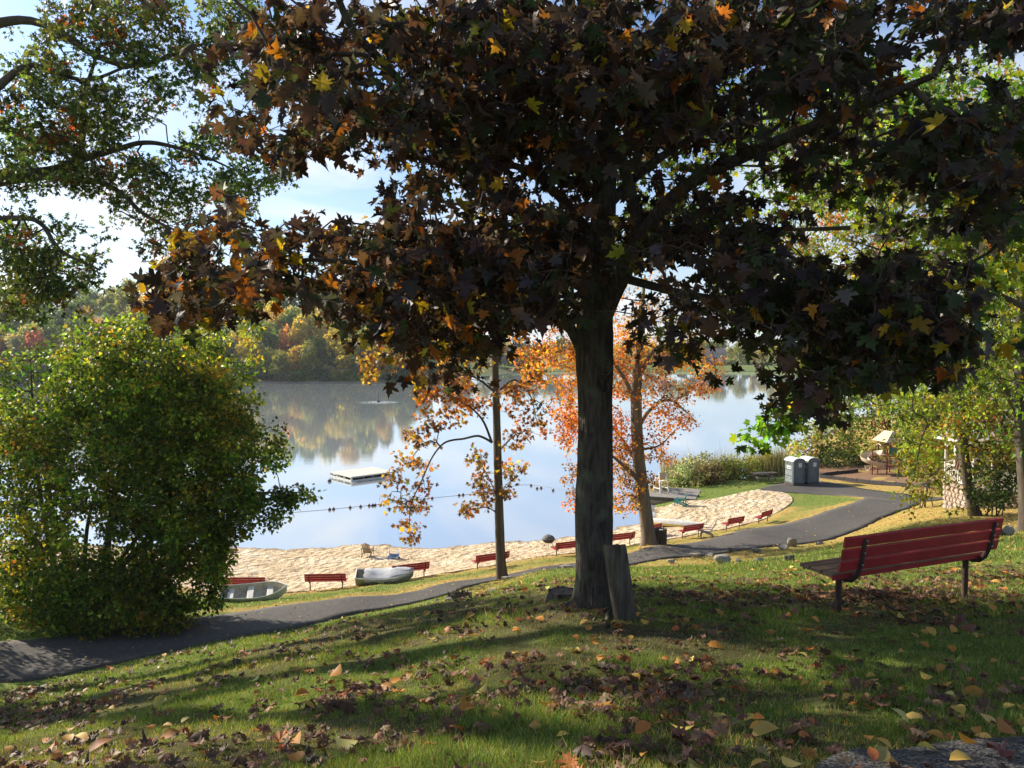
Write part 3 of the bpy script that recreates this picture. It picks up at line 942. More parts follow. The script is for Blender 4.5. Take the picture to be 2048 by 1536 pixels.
# mown lawn on the farthest shore
M_LAWN2 = mat('far_lawn', (0.15, 0.19, 0.045), (0.10, 0.14, 0.03), rough=0.95, scale=0.3)
mb = MB(); A_, B_ = resample([(-18, 352), (0, 371), (30, 383), (75, 387), (115, 383), (148, 368)], 50), resample([(-24, 372), (-6, 392), (30, 402), (75, 408), (122, 402), (165, 384)], 50)
mb.sheet([[(q[0], q[1], 0.12) for q in A_], [(q[0] * .5 + r_[0] * .5, q[1] * .5 + r_[1] * .5, 1.9) for q, r_ in zip(A_, B_)], [(q[0], q[1], 2.6) for q in B_]])
mo = mb.build('lawn', M_LAWN2, kind='structure')
if mo.data.polygons[10].normal.z < 0: mo.data.flip_normals()

# ================================================================== TREES
M_BARK4 = bark_mat('grey_brown_bark', (.15, .125, .095), (.06, .048, .036), 7)
LASTB = []
def local(P, base):
    return np.asarray(P, float) - np.asarray(base, float)[None, :]

def put_leaves(root, base, pos, tip, nrm, size, cols, tmpls, material, name='crown'):
    if len(LASTB) == len(cols): cols = np.clip(cols * LASTB, .002, .9)
    V, F, C = leaves_np(pos - np.asarray(base), tip, nrm, size, cols, tmpls)
    return link(name, raw_mesh(name, V, F, material, cols=C), root, kind='stuff')

def put_twigs(root, base, g, material, n=4):
    A, B, ra, rb, _, _ = g
    V, F = edges_mesh(local(A, base), local(B, base), ra, rb, n)
    return link('twig', raw_mesh('twig', V, F, material, smooth=True), root, kind='stuff')

def put_limb(root, base, L, material, name='branch', n=12, rough=0.0, flare=0.0, ridges=0.0, freq=9):
    """tapered limb with uneven surface; flare spreads the foot of a trunk"""
    L = smooth_line(L, 0.10 if name == 'trunk' and rough else 0.3) if len(L) < 40 else L
    m = MB(); m.tube([q[:3] - np.asarray(base) for q in L], [q[3] for q in L], n)
    o = m.build(name, material, root, smooth=True)
    if rough or flare:
        me = o.data; k = len(me.vertices); co = np.empty(k * 3); me.vertices.foreach_get('co', co); co = co.reshape(-1, 3)
        c = L[:, :3] - np.asarray(base)
        ring = np.repeat(np.arange(len(L)), n)[:k]
        d = co - c[ring]; a = np.arctan2(d[:, 1], d[:, 0]); z = co[:, 2]
        s = 1 + rough * (0.5 * np.sin(3 * a + z * 0.8 + 1) + 0.3 * np.sin(5 * a - z * 1.3) + 0.5 * (value_noise(a * 2 + 40, z * 3 + 10, 1.0, 6) - .5) * 2)
        if ridges:
            ph = a * freq * 1.0 + 1.4 * np.sin(z * 2.1) + 3.0 * value_noise(a * 1.7 + 20, z * 1.1 + 5, 1.0, 8)
            s = s + ridges * (np.abs(np.sin(ph)) ** 0.7 - 0.6) + ridges * 0.8 * (value_noise(a * 6 + 50, z * 9, 1.0, 2) - .5)
        if flare:
            s = s + flare * np.exp(-np.maximum(z, 0) / 0.22) * (0.75 + 0.45 * np.sin(4 * a + 0.6) + 0.25 * np.sin(7 * a))
        co = c[ring] + d * s[:, None]
        me.vertices.foreach_set('co', co.astype(np.float32).ravel()); me.update()
    return o

def pxl(P):
    return 1024 + FPX * P[:, 0] / P[:, 1]

def WL(pts):
    """limb from photo points: (px, py, distance, radius)"""
    return np.array([[*W(a, b, c), r] for a, b, c, r in pts])

# ---- the big dark-leaved maple -------------------------------------------------
HB = np.array([*G(1187, 1213)]); HB[2] -= 0.05
MAPLE_ROWS = [
    '00000002565555678888888887766777',
    '00000034766667788888888887664444',
    '00000002676666788888887777542334',
    '00000014667777787877765444433567',
    '00000002464566777756644333446776',
    '00000000001245665553443323355675',
    '00000024310134555555555532222444',
    '00000465666767888777887642111233',
    '00001677777788888865346678877642',
    '00004765125788888655466788899863',
    '00000000001577754213444678999952',
    '00000000000122320001112347876420',
    '00000000000000100000000034510000',
]
EC, ER = np.array([0.9, 7.2, 15.6]), np.array([4.7, 4.7, 4.7])
def ell_depth(C, R, lo, hi):
    def f(px, py):
        r = ray(px, py); o = (np.array([0, 0, CZ]) - C) / R; d = r / R
        a, b, c = d @ d, 2 * o @ d, o @ o - 1
        q = b * b - 4 * a * c
        if q <= 0: return None
        t0, t1 = (-b - math.sqrt(q)) / (2 * a), (-b + math.sqrt(q)) / (2 * a)
        t0, t1 = max(t0, lo), min(t1, hi)
        return (t0, t1) if t1 > t0 else None
    return f
_ed = {k: ell_depth(EC, ER, k, 9.8) for k in (4.7, 5.2)}
LIMB_LINES = [[(1212, 215), (1203, 500)], [(1105, 475), (920, 310), (850, 225)], [(1285, 470), (1400, 355), (1620, 255)], [(1272, 440), (1232, 290), (1190, 215)]]
def hero_depth(a, b):
    r_ = _ed[4.7 if b < 260 else 5.2](a, b)
    if r_ is None: return None
    for L_, w_ in zip(LIMB_LINES, (36, 17, 17, 17)):     # few leaves hang inside the crown in front of the bare limbs
        if poly_dist(np.array([a]), np.array([b]), L_)[0] < w_:
            return (7.6, 9.8) if RNG.random() < .88 else r_
    return r_
cent = grid_samples(MAPLE_ROWS, 0, 21.0, hero_depth, power=0.9, expo=2.1)
# the rest of the round crown, above and beside the frame
q = rnd_dirs(2600) * RNG.random((2600, 1)) ** 0.45 * ER * np.array([1, 1, 1.05]) + EC
inv = (np.abs(q[:, 0] / q[:, 1]) < 0.69) & ((q[:, 2] - CZ) / q[:, 1] < 0.45) & (q[:, 1] > 0.5)
q = q[~inv & (q[:, 2] > 13.6) & (np.linalg.norm(q - np.array([0, 0, CZ]), axis=1) > 4.0)][:850]
cent_all = np.vstack([cent, q])
hero = thing('maple_tree', 'large maple with dark purple and bronze leaves beside the short grey post', 'tree', HB)
HL = [
    ('trunk', WL([(1186, 1222, 7.4, .185), (1187, 1200, 7.4, .176), (1188, 1160, 7.4, .165), (1188, 1080, 7.4, .175), (1188, 1000, 7.4, .176), (1190, 900, 7.4, .165), (1190, 800, 7.4, .160), (1188, 700, 7.4, .178), (1190, 640, 7.4, .165), (1197, 560, 7.42, .135), (1206, 450, 7.45, .118), (1210, 330, 7.5, .105), (1212, 240, 7.5, .09), (1216, 60, 7.5, .075), (1220, -250, 7.5, .05), (1225, -600, 7.4, .02)])),
    ('branch', WL([(1205, 640, 7.35, .085), (1240, 560, 7.1, .075), (1285, 470, 6.8, .066), (1340, 400, 6.6, .058), (1400, 355, 6.4, .052), (1500, 308, 6.1, .046), (1620, 255, 5.8, .038), (1740, 205, 5.4, .03), (1870, 150, 5.0, .02)])),
    ('branch', WL([(1225, 600, 7.3, .065), (1262, 520, 7.1, .055), (1272, 440, 7.0, .05), (1255, 360, 6.9, .05), (1232, 290, 6.8, .055), (1190, 215, 6.6, .05), (1150, 120, 6.3, .04), (1130, -60, 5.8, .03)])),
    ('branch', WL([(1190, 620, 7.35, .07), (1150, 530, 7.1, .062), (1105, 475, 6.9, .056), (1050, 430, 6.7, .052), (990, 385, 6.5, .048), (920, 310, 6.3, .044), (850, 225, 6.1, .038), (770, 130, 5.9, .034), (700, 50, 5.7, .028), (650, -80, 5.4, .02)])),
    ('branch', WL([(1195, 500, 7.45, .06), (1150, 430, 7.6, .052), (1100, 375, 7.8, .045), (1040, 335, 8.0, .036), (960, 320, 8.2, .022)])),
    ('branch', WL([(1165, 700, 7.4, .065), (1140, 655, 7.3, .05), (1112, 615, 7.2, .042), (1040, 570, 6.9, .034), (900, 545, 6.5, .028), (760, 530, 6.3, .022), (600, 520, 6.2, .016), (450, 540, 6.2, .008)])),
    ('branch', WL([(1195, 540, 7.4, .055), (1260, 560, 7.0, .04), (1380, 590, 6.6, .034), (1520, 610, 6.2, .028), (1680, 640, 5.9, .02), (1820, 650, 5.7, .01)])),
    ('branch', WL([(1205, 420, 7.4, .055), (1300, 330, 8.0, .045), (1420, 260, 8.6, .035), (1560, 230, 9.2, .02)])),
    ('branch', np.array([[1.05, 7.3, 15.2, .06], [.4, 6.0, 15.9, .045], [-.4, 4.4, 16.2, .03], [-.9, 3.0, 16.0, .015]])),
    ('branch', np.array([[1.05, 7.3, 15.6, .06], [1.9, 5.8, 16.2, .045], [2.8, 4.4, 16.4, .03], [3.2, 3.2, 16.2, .015]])),
    ('branch', np.array([[1.05, 7.4, 16.4, .06], [-.6, 8.6, 17.2, .04], [-2.4, 9.6, 17.6, .02]])),
]
HLs = []
for nm, L in HL:
    Ls = smooth_line(L, 0.035 if nm == 'trunk' else 0.12); HLs.append(Ls)
    if nm == 'trunk':
        o = put_limb(hero, HB, Ls, M_BARK, nm, n=150, rough=0.035, flare=0.42, ridges=0.05, freq=24)
    else:
        o = put_limb(hero, HB, Ls, M_BARK, nm, n=12, rough=0.05)
# knots on the trunk
for (a, b, s) in ((1211, 733, .07), (1207, 772, .06), (1172, 700, .035)):
    m = MB(); c = W(a, b, 7.4 - .155) - HB
    for k, r_ in enumerate((s, s * .6, s * .25)):
        m.tube([c + np.array([r_ * math.cos(t) * .75, -.008 * (2 - k) + .01 * math.sin(3 * t), r_ * 1.1 * math.sin(t)]) for t in np.linspace(0, 2 * math.pi, 15)], s * .2, 6, cap=False)
    m.build('knot', M_BARK, hero, smooth=True)
# surface roots running out over the turf
for pts in ([(1165, 1200, .05), (1130, 1215, .03), (1098, 1235, .012)], [(1205, 1210, .045), (1215, 1235, .03), (1212, 1262, .01)], [(1150, 1190, .05), (1120, 1192, .03), (1090, 1200, .01)]):
    L = []
    for a, b, r_ in pts:
        g = G(a, b); L.append([g[0], g[1], gz(g[0], g[1]) + r_ * .2, r_])
    put_limb(hero, HB, smooth_line(L, .05), M_BARK, 'root', n=10, rough=0.1)

g = grow(HLs, cent_all, sub=3, sag=0.10, r_tip=0.0032, wig=0.07, zpen=0.8)
put_twigs(hero, HB, g, M_TWIG, 5)
PER = 7
pos, tip, nrm, size = scatter_leaves(cent_all, PER, 0.18, 0.105, droop=0.75, up=0.9)
crep = np.repeat(cent_all, PER, 0)
tt = np.clip((1.6 - pos[:, 0]) / 4.2, 0, 1)
bright = tt ** 1.3
rr = RNG.random(len(pos)); clus = np.repeat(RNG.random(len(cent_all)), PER)
low = np.clip((15.2 - pos[:, 2]) / 1.8, 0, 1)
p_or = 0.035 + 0.34 * bright ** 1.5 * (0.35 + 0.65 * low) * (clus > .35) + 0.03 * (clus > .8)
p_ye = p_or * 0.42
base_i = np.where(pos[:, 0] > 1.6, RNG.choice([0, 1, 2, 3], len(pos), p=[.30, .14, .42, .14]), RNG.choice([0, 1, 2, 3], len(pos), p=[.30, .38, .16, .16]))
idx = np.where(rr < p_ye, 5, np.where(rr < p_or, 4, base_i))
HPAL = [(1, (.040, .028, .026)), (1, (.078, .044, .026)), (1, (.042, .056, .020)), (1, (.080, .066, .060)), (1, (.30, .105, .016)), (1, (.36, .25, .02))]
cols = palette(len(pos), HPAL, 0.28, idx)
MT = [tmpl_maple(.30, 1), tmpl_maple(.5, 2), tmpl_maple(.15, 3), tmpl_maple(.7, 5), tmpl_maple(.4, 8)]
# the leaves that show largest are leaves of their own, the rest is one crown
infr = (pos[:, 1] > 1) & (np.abs(pos[:, 0] / pos[:, 1]) < .64) & (np.abs((pos[:, 2] - CZ) / pos[:, 1] + .05) < .46)
score = np.where(infr, size / pos[:, 1], 0)
big = np.argsort(-score)[:300]
keep = np.ones(len(pos), bool); keep[big] = False
put_leaves(hero, HB, pos[keep], tip[keep], nrm[keep], size[keep], cols[keep], MT, M_LEAF)
LM = [raw_mesh('leaf', v, f, M_LEAFOBJ) for v, f in MT]
def frame_matrix(p, tp, nr, s):
    x, t, n_ = frames(tp[None], nr[None]); R = np.stack([x[0], t[0], n_[0]], 1) * s
    return Matrix([[*R[0], p[0]], [*R[1], p[1]], [*R[2], p[2]], [0, 0, 0, 1]])
for k, i in enumerate(big):
    o = link('leaf', LM[k % len(LM)], hero)
    o.matrix_local = frame_matrix(pos[i] - HB, tip[i], nrm[i], size[i]); o.color = (*cols[i], 1)
# leaf stalks
a_, b_ = crep - HB, pos - HB
V, F = edges_mesh(a_, b_, np.full(len(a_), .0016), np.full(len(a_), .0012), 3)
link('stalk', raw_mesh('stalk', V, F, mat('leaf_stalk', (.16, .09, .06), (.09, .06, .03))), hero, kind='stuff')

# ---- oak reaching in from the left ---------------------------------------------
OB = np.array([-14.5, 13.0, 0]); OB[2] = hz(OB[0], OB[1])
OAK_ROWS = [
    '258887760', '257777774', '477765632', '776654231', '787756664', '657677776', '301466651', '772155410', '886201000', '752000000', '100000000']
oak = thing('oak_tree', 'spreading oak with small cut green leaves, its boughs hanging over the lake view', 'tree', OB)
OLs = [np.vstack([[*OB, .48], [OB[0], OB[1], OB[2] + 2, .42], [OB[0] + .3, OB[1] + .1, OB[2] + 5, .38], [OB[0] + .5, OB[1], OB[2] + 8.5, .33], [OB[0] + .4, OB[1], OB[2] + 12, .22], [OB[0], OB[1], OB[2] + 15, .1]])]
def OL(*p): return np.vstack([[[OB[0] + .3, OB[1] + .1, p[0], p[1]]], WL(p[2:])])
OLs += [OL(14.4, .2, (-250, 400, 13.6, .17), (-60, 370, 14, .15), (20, 355, 14.2, .13), (100, 345, 14.4, .11), (150, 325, 14.5, .085), (165, 270, 14.6, .06), (170, 190, 14.8, .045), (200, 90, 15, .02)),
        OL(15.2, .18, (-150, 260, 13, .12), (0, 170, 13.2, .07), (60, 130, 13.4, .05), (170, 160, 13.6, .035), (260, 130, 13.8, .02)),
        OL(16.2, .2, (-200, 120, 14.8, .14), (40, 40, 14.8, .08), (190, 110, 14.6, .06), (250, 130, 14.5, .05), (300, 125, 14.3, .04), (400, 90, 14.2, .02), (470, 70, 14, .01)),
        WL([(130, 330, 14.4, .07), (230, 300, 14, .05), (300, 285, 13.8, .04), (400, 310, 13.6, .025), (490, 350, 13.4, .01)]),
        WL([(60, 352, 14.2, .06), (180, 360, 13.6, .045), (240, 385, 13.4, .04), (290, 430, 13.2, .03), (370, 470, 13, .012)]),
        OL(13.4, .16, (-200, 520, 13.5, .1), (-40, 450, 13.4, .07), (70, 440, 13.2, .04), (120, 500, 13, .03), (200, 540, 12.8, .015)),
        OL(18.5, .16, (-100, -150, 14, .1), (150, -60, 14, .06), (350, -40, 14, .02))]
OLsm = [smooth_line(L, .2) for L in OLs]
put_limb(oak, OB, OLsm[0], M_BARK3, 'trunk', 20, rough=.06, flare=.3)
for L in OLsm[1:]: put_limb(oak, OB, L, M_BARK3, 'branch', 10, rough=.06)
cent = grid_samples(OAK_ROWS, 0, 20, lambda a, b: (12.6, 15.2))
qq = np.array([OB[0], OB[1] - 1, OB[2] + 12]) + rnd_dirs(1500, -.35, 1) * RNG.random((1500, 1)) ** .4 * np.array([6.5, 7.0, 5.5])
vis = (qq[:, 1] > 1) & (np.abs(qq[:, 0] / qq[:, 1]) < .69) & (np.abs((qq[:, 2] - CZ) / qq[:, 1]) < .47)
cent = np.vstack([cent, qq[~vis][:330]])
g = grow(OLsm, cent, sub=4, sag=.12, r_tip=.0045, wig=.11)
put_twigs(oak, OB, g, M_BARK3, 5)
pos, tip, nrm, size = scatter_leaves(cent, 26, .22, .10, droop=.0, up=.3, flat=.75)
reddish = np.repeat(RNG.random(len(cent)) < .07, 26)
cols = palette(len(pos), [(3, (.05, .078, .022)), (3, (.07, .105, .026)), (1.6, (.12, .16, .035)), (.5, (.035, .05, .022))], .25)
cols[reddish] = palette(int(reddish.sum()), [(2, (.20, .05, .02)), (1, (.24, .10, .02)), (1, (.10, .09, .02))], .3)
put_leaves(oak, OB, pos, tip, nrm, size, cols, [tmpl_oak()], M_LEAF)

# ---- leafy tree beyond the path, left ------------------------------------------
BUSH_ROWS = ['000010000', '013667510', '367888730', '799999850', '8999999720', '5678999730', '45578997', '4557899', '5667886', '6878986', '788887', '66653']
BRANCH_B = [(540, 1003, 55, 16, 26), (590, 990, 36, 10, 14), (470, 1010, 50, 26, 26), (475, 1060, 34, 30, 20), (450, 1095, 26, 26, 14), (540, 1040, 30, 14, 9), (430, 1150, 18, 40, 16), (420, 760, 22, 20, 10), (450, 790, 16, 14, 6), (488, 850, 14, 12, 5)]
BB = G(120, 1215)
BB = np.array([W(150, 1200, 27.0)[0], 27.0, hz(W(150, 1200, 27.0)[0], 27.0)])
bush = thing('broadleaf_tree', 'dense low-branched green tree filling the bank below the path', 'tree', BB)
BLs = []
for tx, ty, D, r_ in ((60, 720, 27, .12), (180, 640, 28, .15), (330, 650, 27, .14), (420, 800, 26.5, .10), (30, 900, 26, .09), (480, 930, 26, .09), (250, 850, 25, .1)):
    e = W(tx, ty, D); s = BB + np.array([RNG.normal(0, .35), RNG.normal(0, .3), -.1])
    mid = s * .55 + e * .45 + np.array([RNG.normal(0, .5), RNG.normal(0, .4), .5])
    BLs.append(smooth_line([[*s, r_], [*mid, r_ * .6], [*e, .02]], .3))
BLs.append(smooth_line(np.vstack([[*(BB + [.3, -.3, .6]), .09], WL([(380, 1020, 25.5, .06), (480, 990, 25.2, .045), (560, 985, 25, .03), (622, 985, 25, .01)])]), .3))
BLs.append(smooth_line(np.vstack([[*(BB + [.5, 0, .2]), .07], WL([(300, 1180, 25.5, .05), (390, 1100, 25.5, .03), (440, 1050, 25.4, .01)])]), .3))
for i, L in enumerate(BLs): put_limb(bush, BB, L, M_BARK3, 'trunk' if i < 3 else 'branch', 10)
def bush_depth(px, py):
    k = 1 - ((px - 200) / 430) ** 2
    if py > 1000: k *= .8
    w = 4.0 * math.sqrt(max(.05, k)); b0 = 27.2 if py < 1000 else 26.6
    return (b0 - w * .8, b0 + w * .5)
cent = np.vstack([grid_samples(BUSH_ROWS, 576, 56, bush_depth, gap=(.27, 4.0, .85), seed=12), blob_samples(BRANCH_B, 25.3, .4)])
top = lambda P: P[:, 2] > HZ(P[:, 0], P[:, 1]) + .15
cent = cent[top(cent)]
qx = np.column_stack([RNG.uniform(-25, -17.5, 500), RNG.uniform(24, 31, 500), RNG.uniform(3.5, 13, 500)])
cent = np.vstack([cent, qx])
g = grow(BLs, cent, sub=3, sag=.1, r_tip=.006, wig=.09)
put_twigs(bush, BB, g, M_BARK3, 4)
pos, tip, nrm, size = scatter_leaves(cent, 26, .40, .13, droop=.35, up=.8)
cl = np.repeat(RNG.random(len(cent)), 26)
cols = palette(len(pos), [(3, (.070, .125, .015)), (3, (.11, .175, .018)), (2.0, (.19, .25, .022)), (.7, (.34, .30, .03)), (.6, (.04, .07, .02))], .26)
yy = cl > .93
cols[yy] = palette(int(yy.sum()), [(1, (.38, .32, .025)), (1, (.26, .30, .03)), (.4, (.36, .17, .03))], .2)
put_leaves(bush, BB, pos, tip, nrm, size, cols, [tmpl_small()], M_LEAF)

# ---- two orange maples by the path ---------------------------------------------
A0 = G(1003, 1156)
om = thing('young_maple', 'slender maple with yellow and orange leaves at the edge of the asphalt path', 'tree', A0, group=None)
ALs = [WL([(1005, 1162, 34.3, .27), (1002, 1130, 34.3, .23), (999, 1050, 34.3, .205), (995, 900, 34.3, .18), (992, 800, 34.3, .165), (989, 700, 34.3, .15), (987, 600, 34.3, .14), (986, 480, 34.3, .09), (985, 380, 34.3, .04)]),
       WL([(984, 885, 34.2, .055), (958, 872, 33.9, .05), (925, 878, 33.6, .045), (892, 884, 33.4, .042), (866, 912, 33.2, .035), (843, 962, 33.1, .028), (822, 1010, 33, .025), (818, 1070, 33, .01)]),
       WL([(984, 885, 34.2, .06), (965, 840, 34, .05), (935, 810, 33.8, .035), (900, 790, 33.6, .02), (850, 760, 33.4, .01)]),
       WL([(985, 780, 34.2, .06), (950, 755, 34, .045), (880, 730, 33.6, .035), (790, 710, 33.4, .02), (720, 725, 33.2, .008)]),
       WL([(1000, 780, 34.3, .05), (1030, 760, 34.4, .04), (1060, 790, 34.5, .03), (1075, 850, 34.5, .012)]),
       WL([(1000, 900, 34.3, .04), (1030, 870, 34.3, .03), (1060, 860, 34.3, .012)]),
       WL([(1000, 1000, 34.3, .04), (1015, 985, 34.1, .03), (1022, 960, 34, .012)]),
       WL([(996, 1030, 34.3, .03), (975, 1015, 34.1, .025), (930, 1022, 33.9, .012)]),
       WL([(996, 1000, 34.2, .03), (975, 950, 34.1, .02), (950, 910, 34, .01)]),
       WL([(990, 640, 34.3, .06), (960, 600, 34, .04), (900, 560, 33.8, .02)]),
       WL([(990, 660, 34.3, .06), (1030, 640, 34.3, .04), (1080, 660, 34.3, .02)])]
ALs = [smooth_line(L, .25) for L in ALs]
for i, L in enumerate(ALs): put_limb(om, A0, L, M_BARK4 if i == 0 else M_BARK3, 'trunk' if i == 0 else 'branch', 18 if i == 0 else 8, rough=.04 if i == 0 else 0, flare=.25 if i == 0 else 0)
blA = [(730, 745, 22, 30, 10), (760, 715, 40, 30, 16), (850, 705, 60, 35, 26), (930, 700, 50, 60, 22), (900, 775, 60, 30, 30), (850, 790, 30, 20, 10), (945, 810, 40, 30, 16), (880, 835, 45, 28, 18), (845, 870, 35, 25, 12),
       (815, 925, 28, 22, 9), (790, 960, 22, 18, 6), (850, 935, 20, 18, 5), (845, 975, 16, 12, 4), (795, 1000, 26, 22, 9), (835, 1010, 28, 16, 7), (822, 1045, 26, 14, 6), (822, 1076, 16, 9, 5),
       (1030, 700, 45, 40, 20), (1060, 745, 35, 35, 14), (1040, 800, 45, 40, 20), (1070, 850, 28, 30, 10), (1030, 880, 28, 22, 8), (1025, 935, 22, 26, 9), (1012, 975, 14, 20, 6), (950, 920, 18, 22, 7), (962, 960, 18, 20, 8),
       (970, 995, 18, 18, 7), (930, 1022, 22, 10, 5), (955, 1015, 16, 12, 4), (1000, 600, 110, 60, 30), (980, 500, 90, 70, 24), (990, 400, 60, 60, 14)]
cent = blob_samples(blA, 34.0, .55, 1.3)
g = grow(ALs, cent, sub=3, sag=.08, r_tip=.007, wig=.1)
put_twigs(om, A0, g, M_BARK3, 4)
pos, tip, nrm, size = scatter_leaves(cent, 9, .36, .155, droop=.5, up=.8)
cl = np.repeat(RNG.random(len(cent)), 10)
cols = palette(len(pos), [(2, (.34, .13, .02)), (2, (.36, .20, .025)), (1.6, (.22, .08, .02)), (.8, (.18, .16, .03)), (.6, (.40, .28, .03)), (.6, (.10, .05, .02))], .25)
put_leaves(om, A0, pos, tip, nrm, size, cols, MT[:3], M_LEAF)

B0 = G(1296, 1090)
rb = thing('red_maple', 'bright orange maple with a bent grey trunk on the grass strip by the litter bin', 'tree', B0)
Db = float(B0[1])
BTs = [WL([(1300, 1096, Db, .48), (1297, 1075, Db, .40), (1290, 1020, Db, .36), (1282, 960, Db, .35), (1275, 880, Db, .33), (1272, 800, Db, .30), (1275, 740, Db, .26), (1280, 680, Db, .2), (1285, 610, Db, .12), (1290, 550, Db, .04)]),
       WL([(1283, 965, Db, .16), (1262, 945, Db - .5, .13), (1240, 925, Db - .8, .09), (1210, 900, Db - 1, .05)]),
       WL([(1274, 860, Db, .13), (1300, 820, Db + .4, .10), (1340, 800, Db + .6, .07), (1385, 835, Db + .6, .02)]),
       WL([(1273, 820, Db, .14), (1250, 760, Db - .4, .11), (1200, 700, Db - .6, .08), (1130, 700, Db - .6, .05), (1080, 720, Db - .6, .02)]),
       WL([(1275, 760, Db, .14), (1310, 700, Db, .1), (1370, 690, Db, .06), (1430, 730, Db, .02)]),
       WL([(1278, 930, Db, .10), (1230, 860, Db + .6, .07), (1170, 820, Db + .6, .04), (1120, 810, Db + .5, .02)]),
       WL([(1285, 1000, Db, .06), (1255, 990, Db - .4, .04), (1220, 1005, Db - .5, .02)]),
       WL([(1280, 900, Db, .07), (1320, 890, Db + .3, .05), (1350, 860, Db + .4, .02)])]
BTs = [smooth_line(L, .3) for L in BTs]
for i, L in enumerate(BTs): put_limb(rb, B0, L, M_BARK2, 'trunk' if i == 0 else 'branch', 20 if i == 0 else 9, rough=.06 if i == 0 else 0, flare=.3 if i == 0 else 0)
blB = [(1090, 730, 45, 50, 40), (1130, 690, 50, 40, 34), (1125, 800, 32, 45, 26), (1135, 850, 26, 36, 20), (1170, 760, 50, 70, 50), (1160, 860, 40, 60, 30), (1150, 960, 22, 36, 16), (1150, 1005, 14, 16, 6),
       (1250, 690, 50, 50, 40), (1240, 760, 30, 60, 30), (1240, 870, 30, 50, 34), (1245, 930, 28, 40, 26), (1262, 975, 24, 18, 10), (1230, 1005, 22, 16, 8), (1255, 1010, 16, 20, 7), (1310, 720, 45, 50, 36), (1370, 700, 50, 40, 30),
       (1420, 740, 28, 40, 16), (1400, 775, 34, 18, 14), (1330, 790, 50, 40, 30), (1370, 840, 24, 22, 10), (1320, 850, 35, 30, 16), (1300, 900, 32, 24, 12), (1335, 915, 20, 12, 5), (1285, 1000, 14, 8, 3), (1292, 960, 20, 18, 6),
       (1280, 640, 80, 40, 26), (1290, 580, 50, 40, 10)]
cent = blob_samples(blB, Db, .9, 1.4)
g = grow(BTs, cent, sub=3, sag=.08, r_tip=.008, wig=.1)
put_twigs(rb, B0, g, M_BARK2, 4)
pos, tip, nrm, size = scatter_leaves(cent, 17, .46, .14, droop=.4, up=.8)
cols = palette(len(pos), [(4, (.52, .20, .02)), (2.0, (.46, .13, .02)), (2.5, (.55, .29, .03)), (.5, (.30, .22, .04)), (1, (.22, .06, .02))], .2)
put_leaves(rb, B0, pos, tip, nrm, size, cols, [tmpl_small()], M_LEAF)

# ---- the green maple whose branches come in from the right -----------------------
RB = np.array([11.8, 12.5, 0]); RB[2] = hz(RB[0], RB[1])
NR = ['0000000000000000000000000000001233'[:32]] * 2 + [
    '00000000000000000003333333445556', '00000000000000000023444445566777', '00000000000000000034554445566888', '00000000000000000035665555566888',
    '00000000000000000034554444455788', '00000000000000000002333333334688', '00000000000000000002222222233577', '00000000000000000000111111112466', '00000000000000000000000000001234', '00000000000000000000000000000012']
gm = thing('green_maple', 'green-leaved maple reaching in behind the dark maple from the gazebo side', 'tree', RB)
GLs = [np.array([[*RB, .3], [RB[0], RB[1], RB[2] + 3, .25], [RB[0] - .2, RB[1] + .1, RB[2] + 6, .2], [RB[0] - .2, RB[1], RB[2] + 10, .08]])]
def RL(z, r0, *p): return np.vstack([[[RB[0], RB[1], RB[2] + z, r0]], WL(p)])
GLs += [RL(4.2, .15, (2300, 560, 12.5, .12), (2060, 480, 12.6, .09), (1850, 380, 12.8, .06), (1650, 340, 13, .04), (1450, 330, 13.2, .015)),
        RL(5.5, .15, (2200, 300, 12.2, .1), (1950, 250, 12.2, .07), (1700, 200, 12.4, .04), (1400, 180, 12.8, .015)),
        RL(3.6, .1, (2250, 720, 12.6, .07), (2040, 610, 12.6, .05), (1880, 540, 12.6, .03), (1700, 480, 12.8, .01)),
        RL(4.8, .12, (2100, 420, 13.5, .09), (1800, 450, 13.8, .05), (1500, 460, 14, .03), (1300, 450, 14.2, .01)),
        RL(3.4, .08, (2200, 900, 12, .05), (1900, 850, 12, .035), (1700, 800, 12, .02), (1580, 845, 12, .01), (1500, 885, 12, .005))]
GLs = [smooth_line(L, .25) for L in GLs]
for i, L in enumerate(GLs[:5]): put_limb(gm, RB, L, M_BARK3, 'trunk' if i == 0 else 'branch', 14 if i == 0 else 8, rough=.05)
cent = grid_samples(NR, 0, 10, lambda a, b: (11.0, 14.5))
cent = np.vstack([cent, blob_samples([(1550, 852, 18, 10, 5), (1570, 835, 20, 12, 6), (1520, 868, 14, 8, 3), (1495, 885, 8, 6, 2), (1600, 810, 24, 18, 8), (1630, 790, 30, 18, 8)], 12.0, .1)])
qq = RB + np.array([.5, 0, 7]) + rnd_dirs(800, -.5, 1) * RNG.random((800, 1)) ** .4 * np.array([5.5, 5.0, 4.5])
vis = (qq[:, 1] > 1) & (np.abs(qq[:, 0] / qq[:, 1]) < .69) & (np.abs((qq[:, 2] - CZ) / qq[:, 1]) < .47)
cent = np.vstack([cent, qq[~vis][:330]])
g = grow(GLs[:5], cent, sub=4, sag=.08, r_tip=.004, wig=.08)
put_twigs(gm, RB, g, M_TWIG, 4)
pos, tip, nrm, size = scatter_leaves(cent, 12, .36, .115, droop=.7, up=.8)
cols = palette(len(pos), [(3, (.08, .15, .016)), (3, (.12, .21, .018)), (1.5, (.20, .28, .025)), (.6, (.34, .30, .02)), (1, (.035, .05, .018))], .25)
put_leaves(gm, RB, pos, tip, nrm, size, cols, MT[:3], M_LEAF)

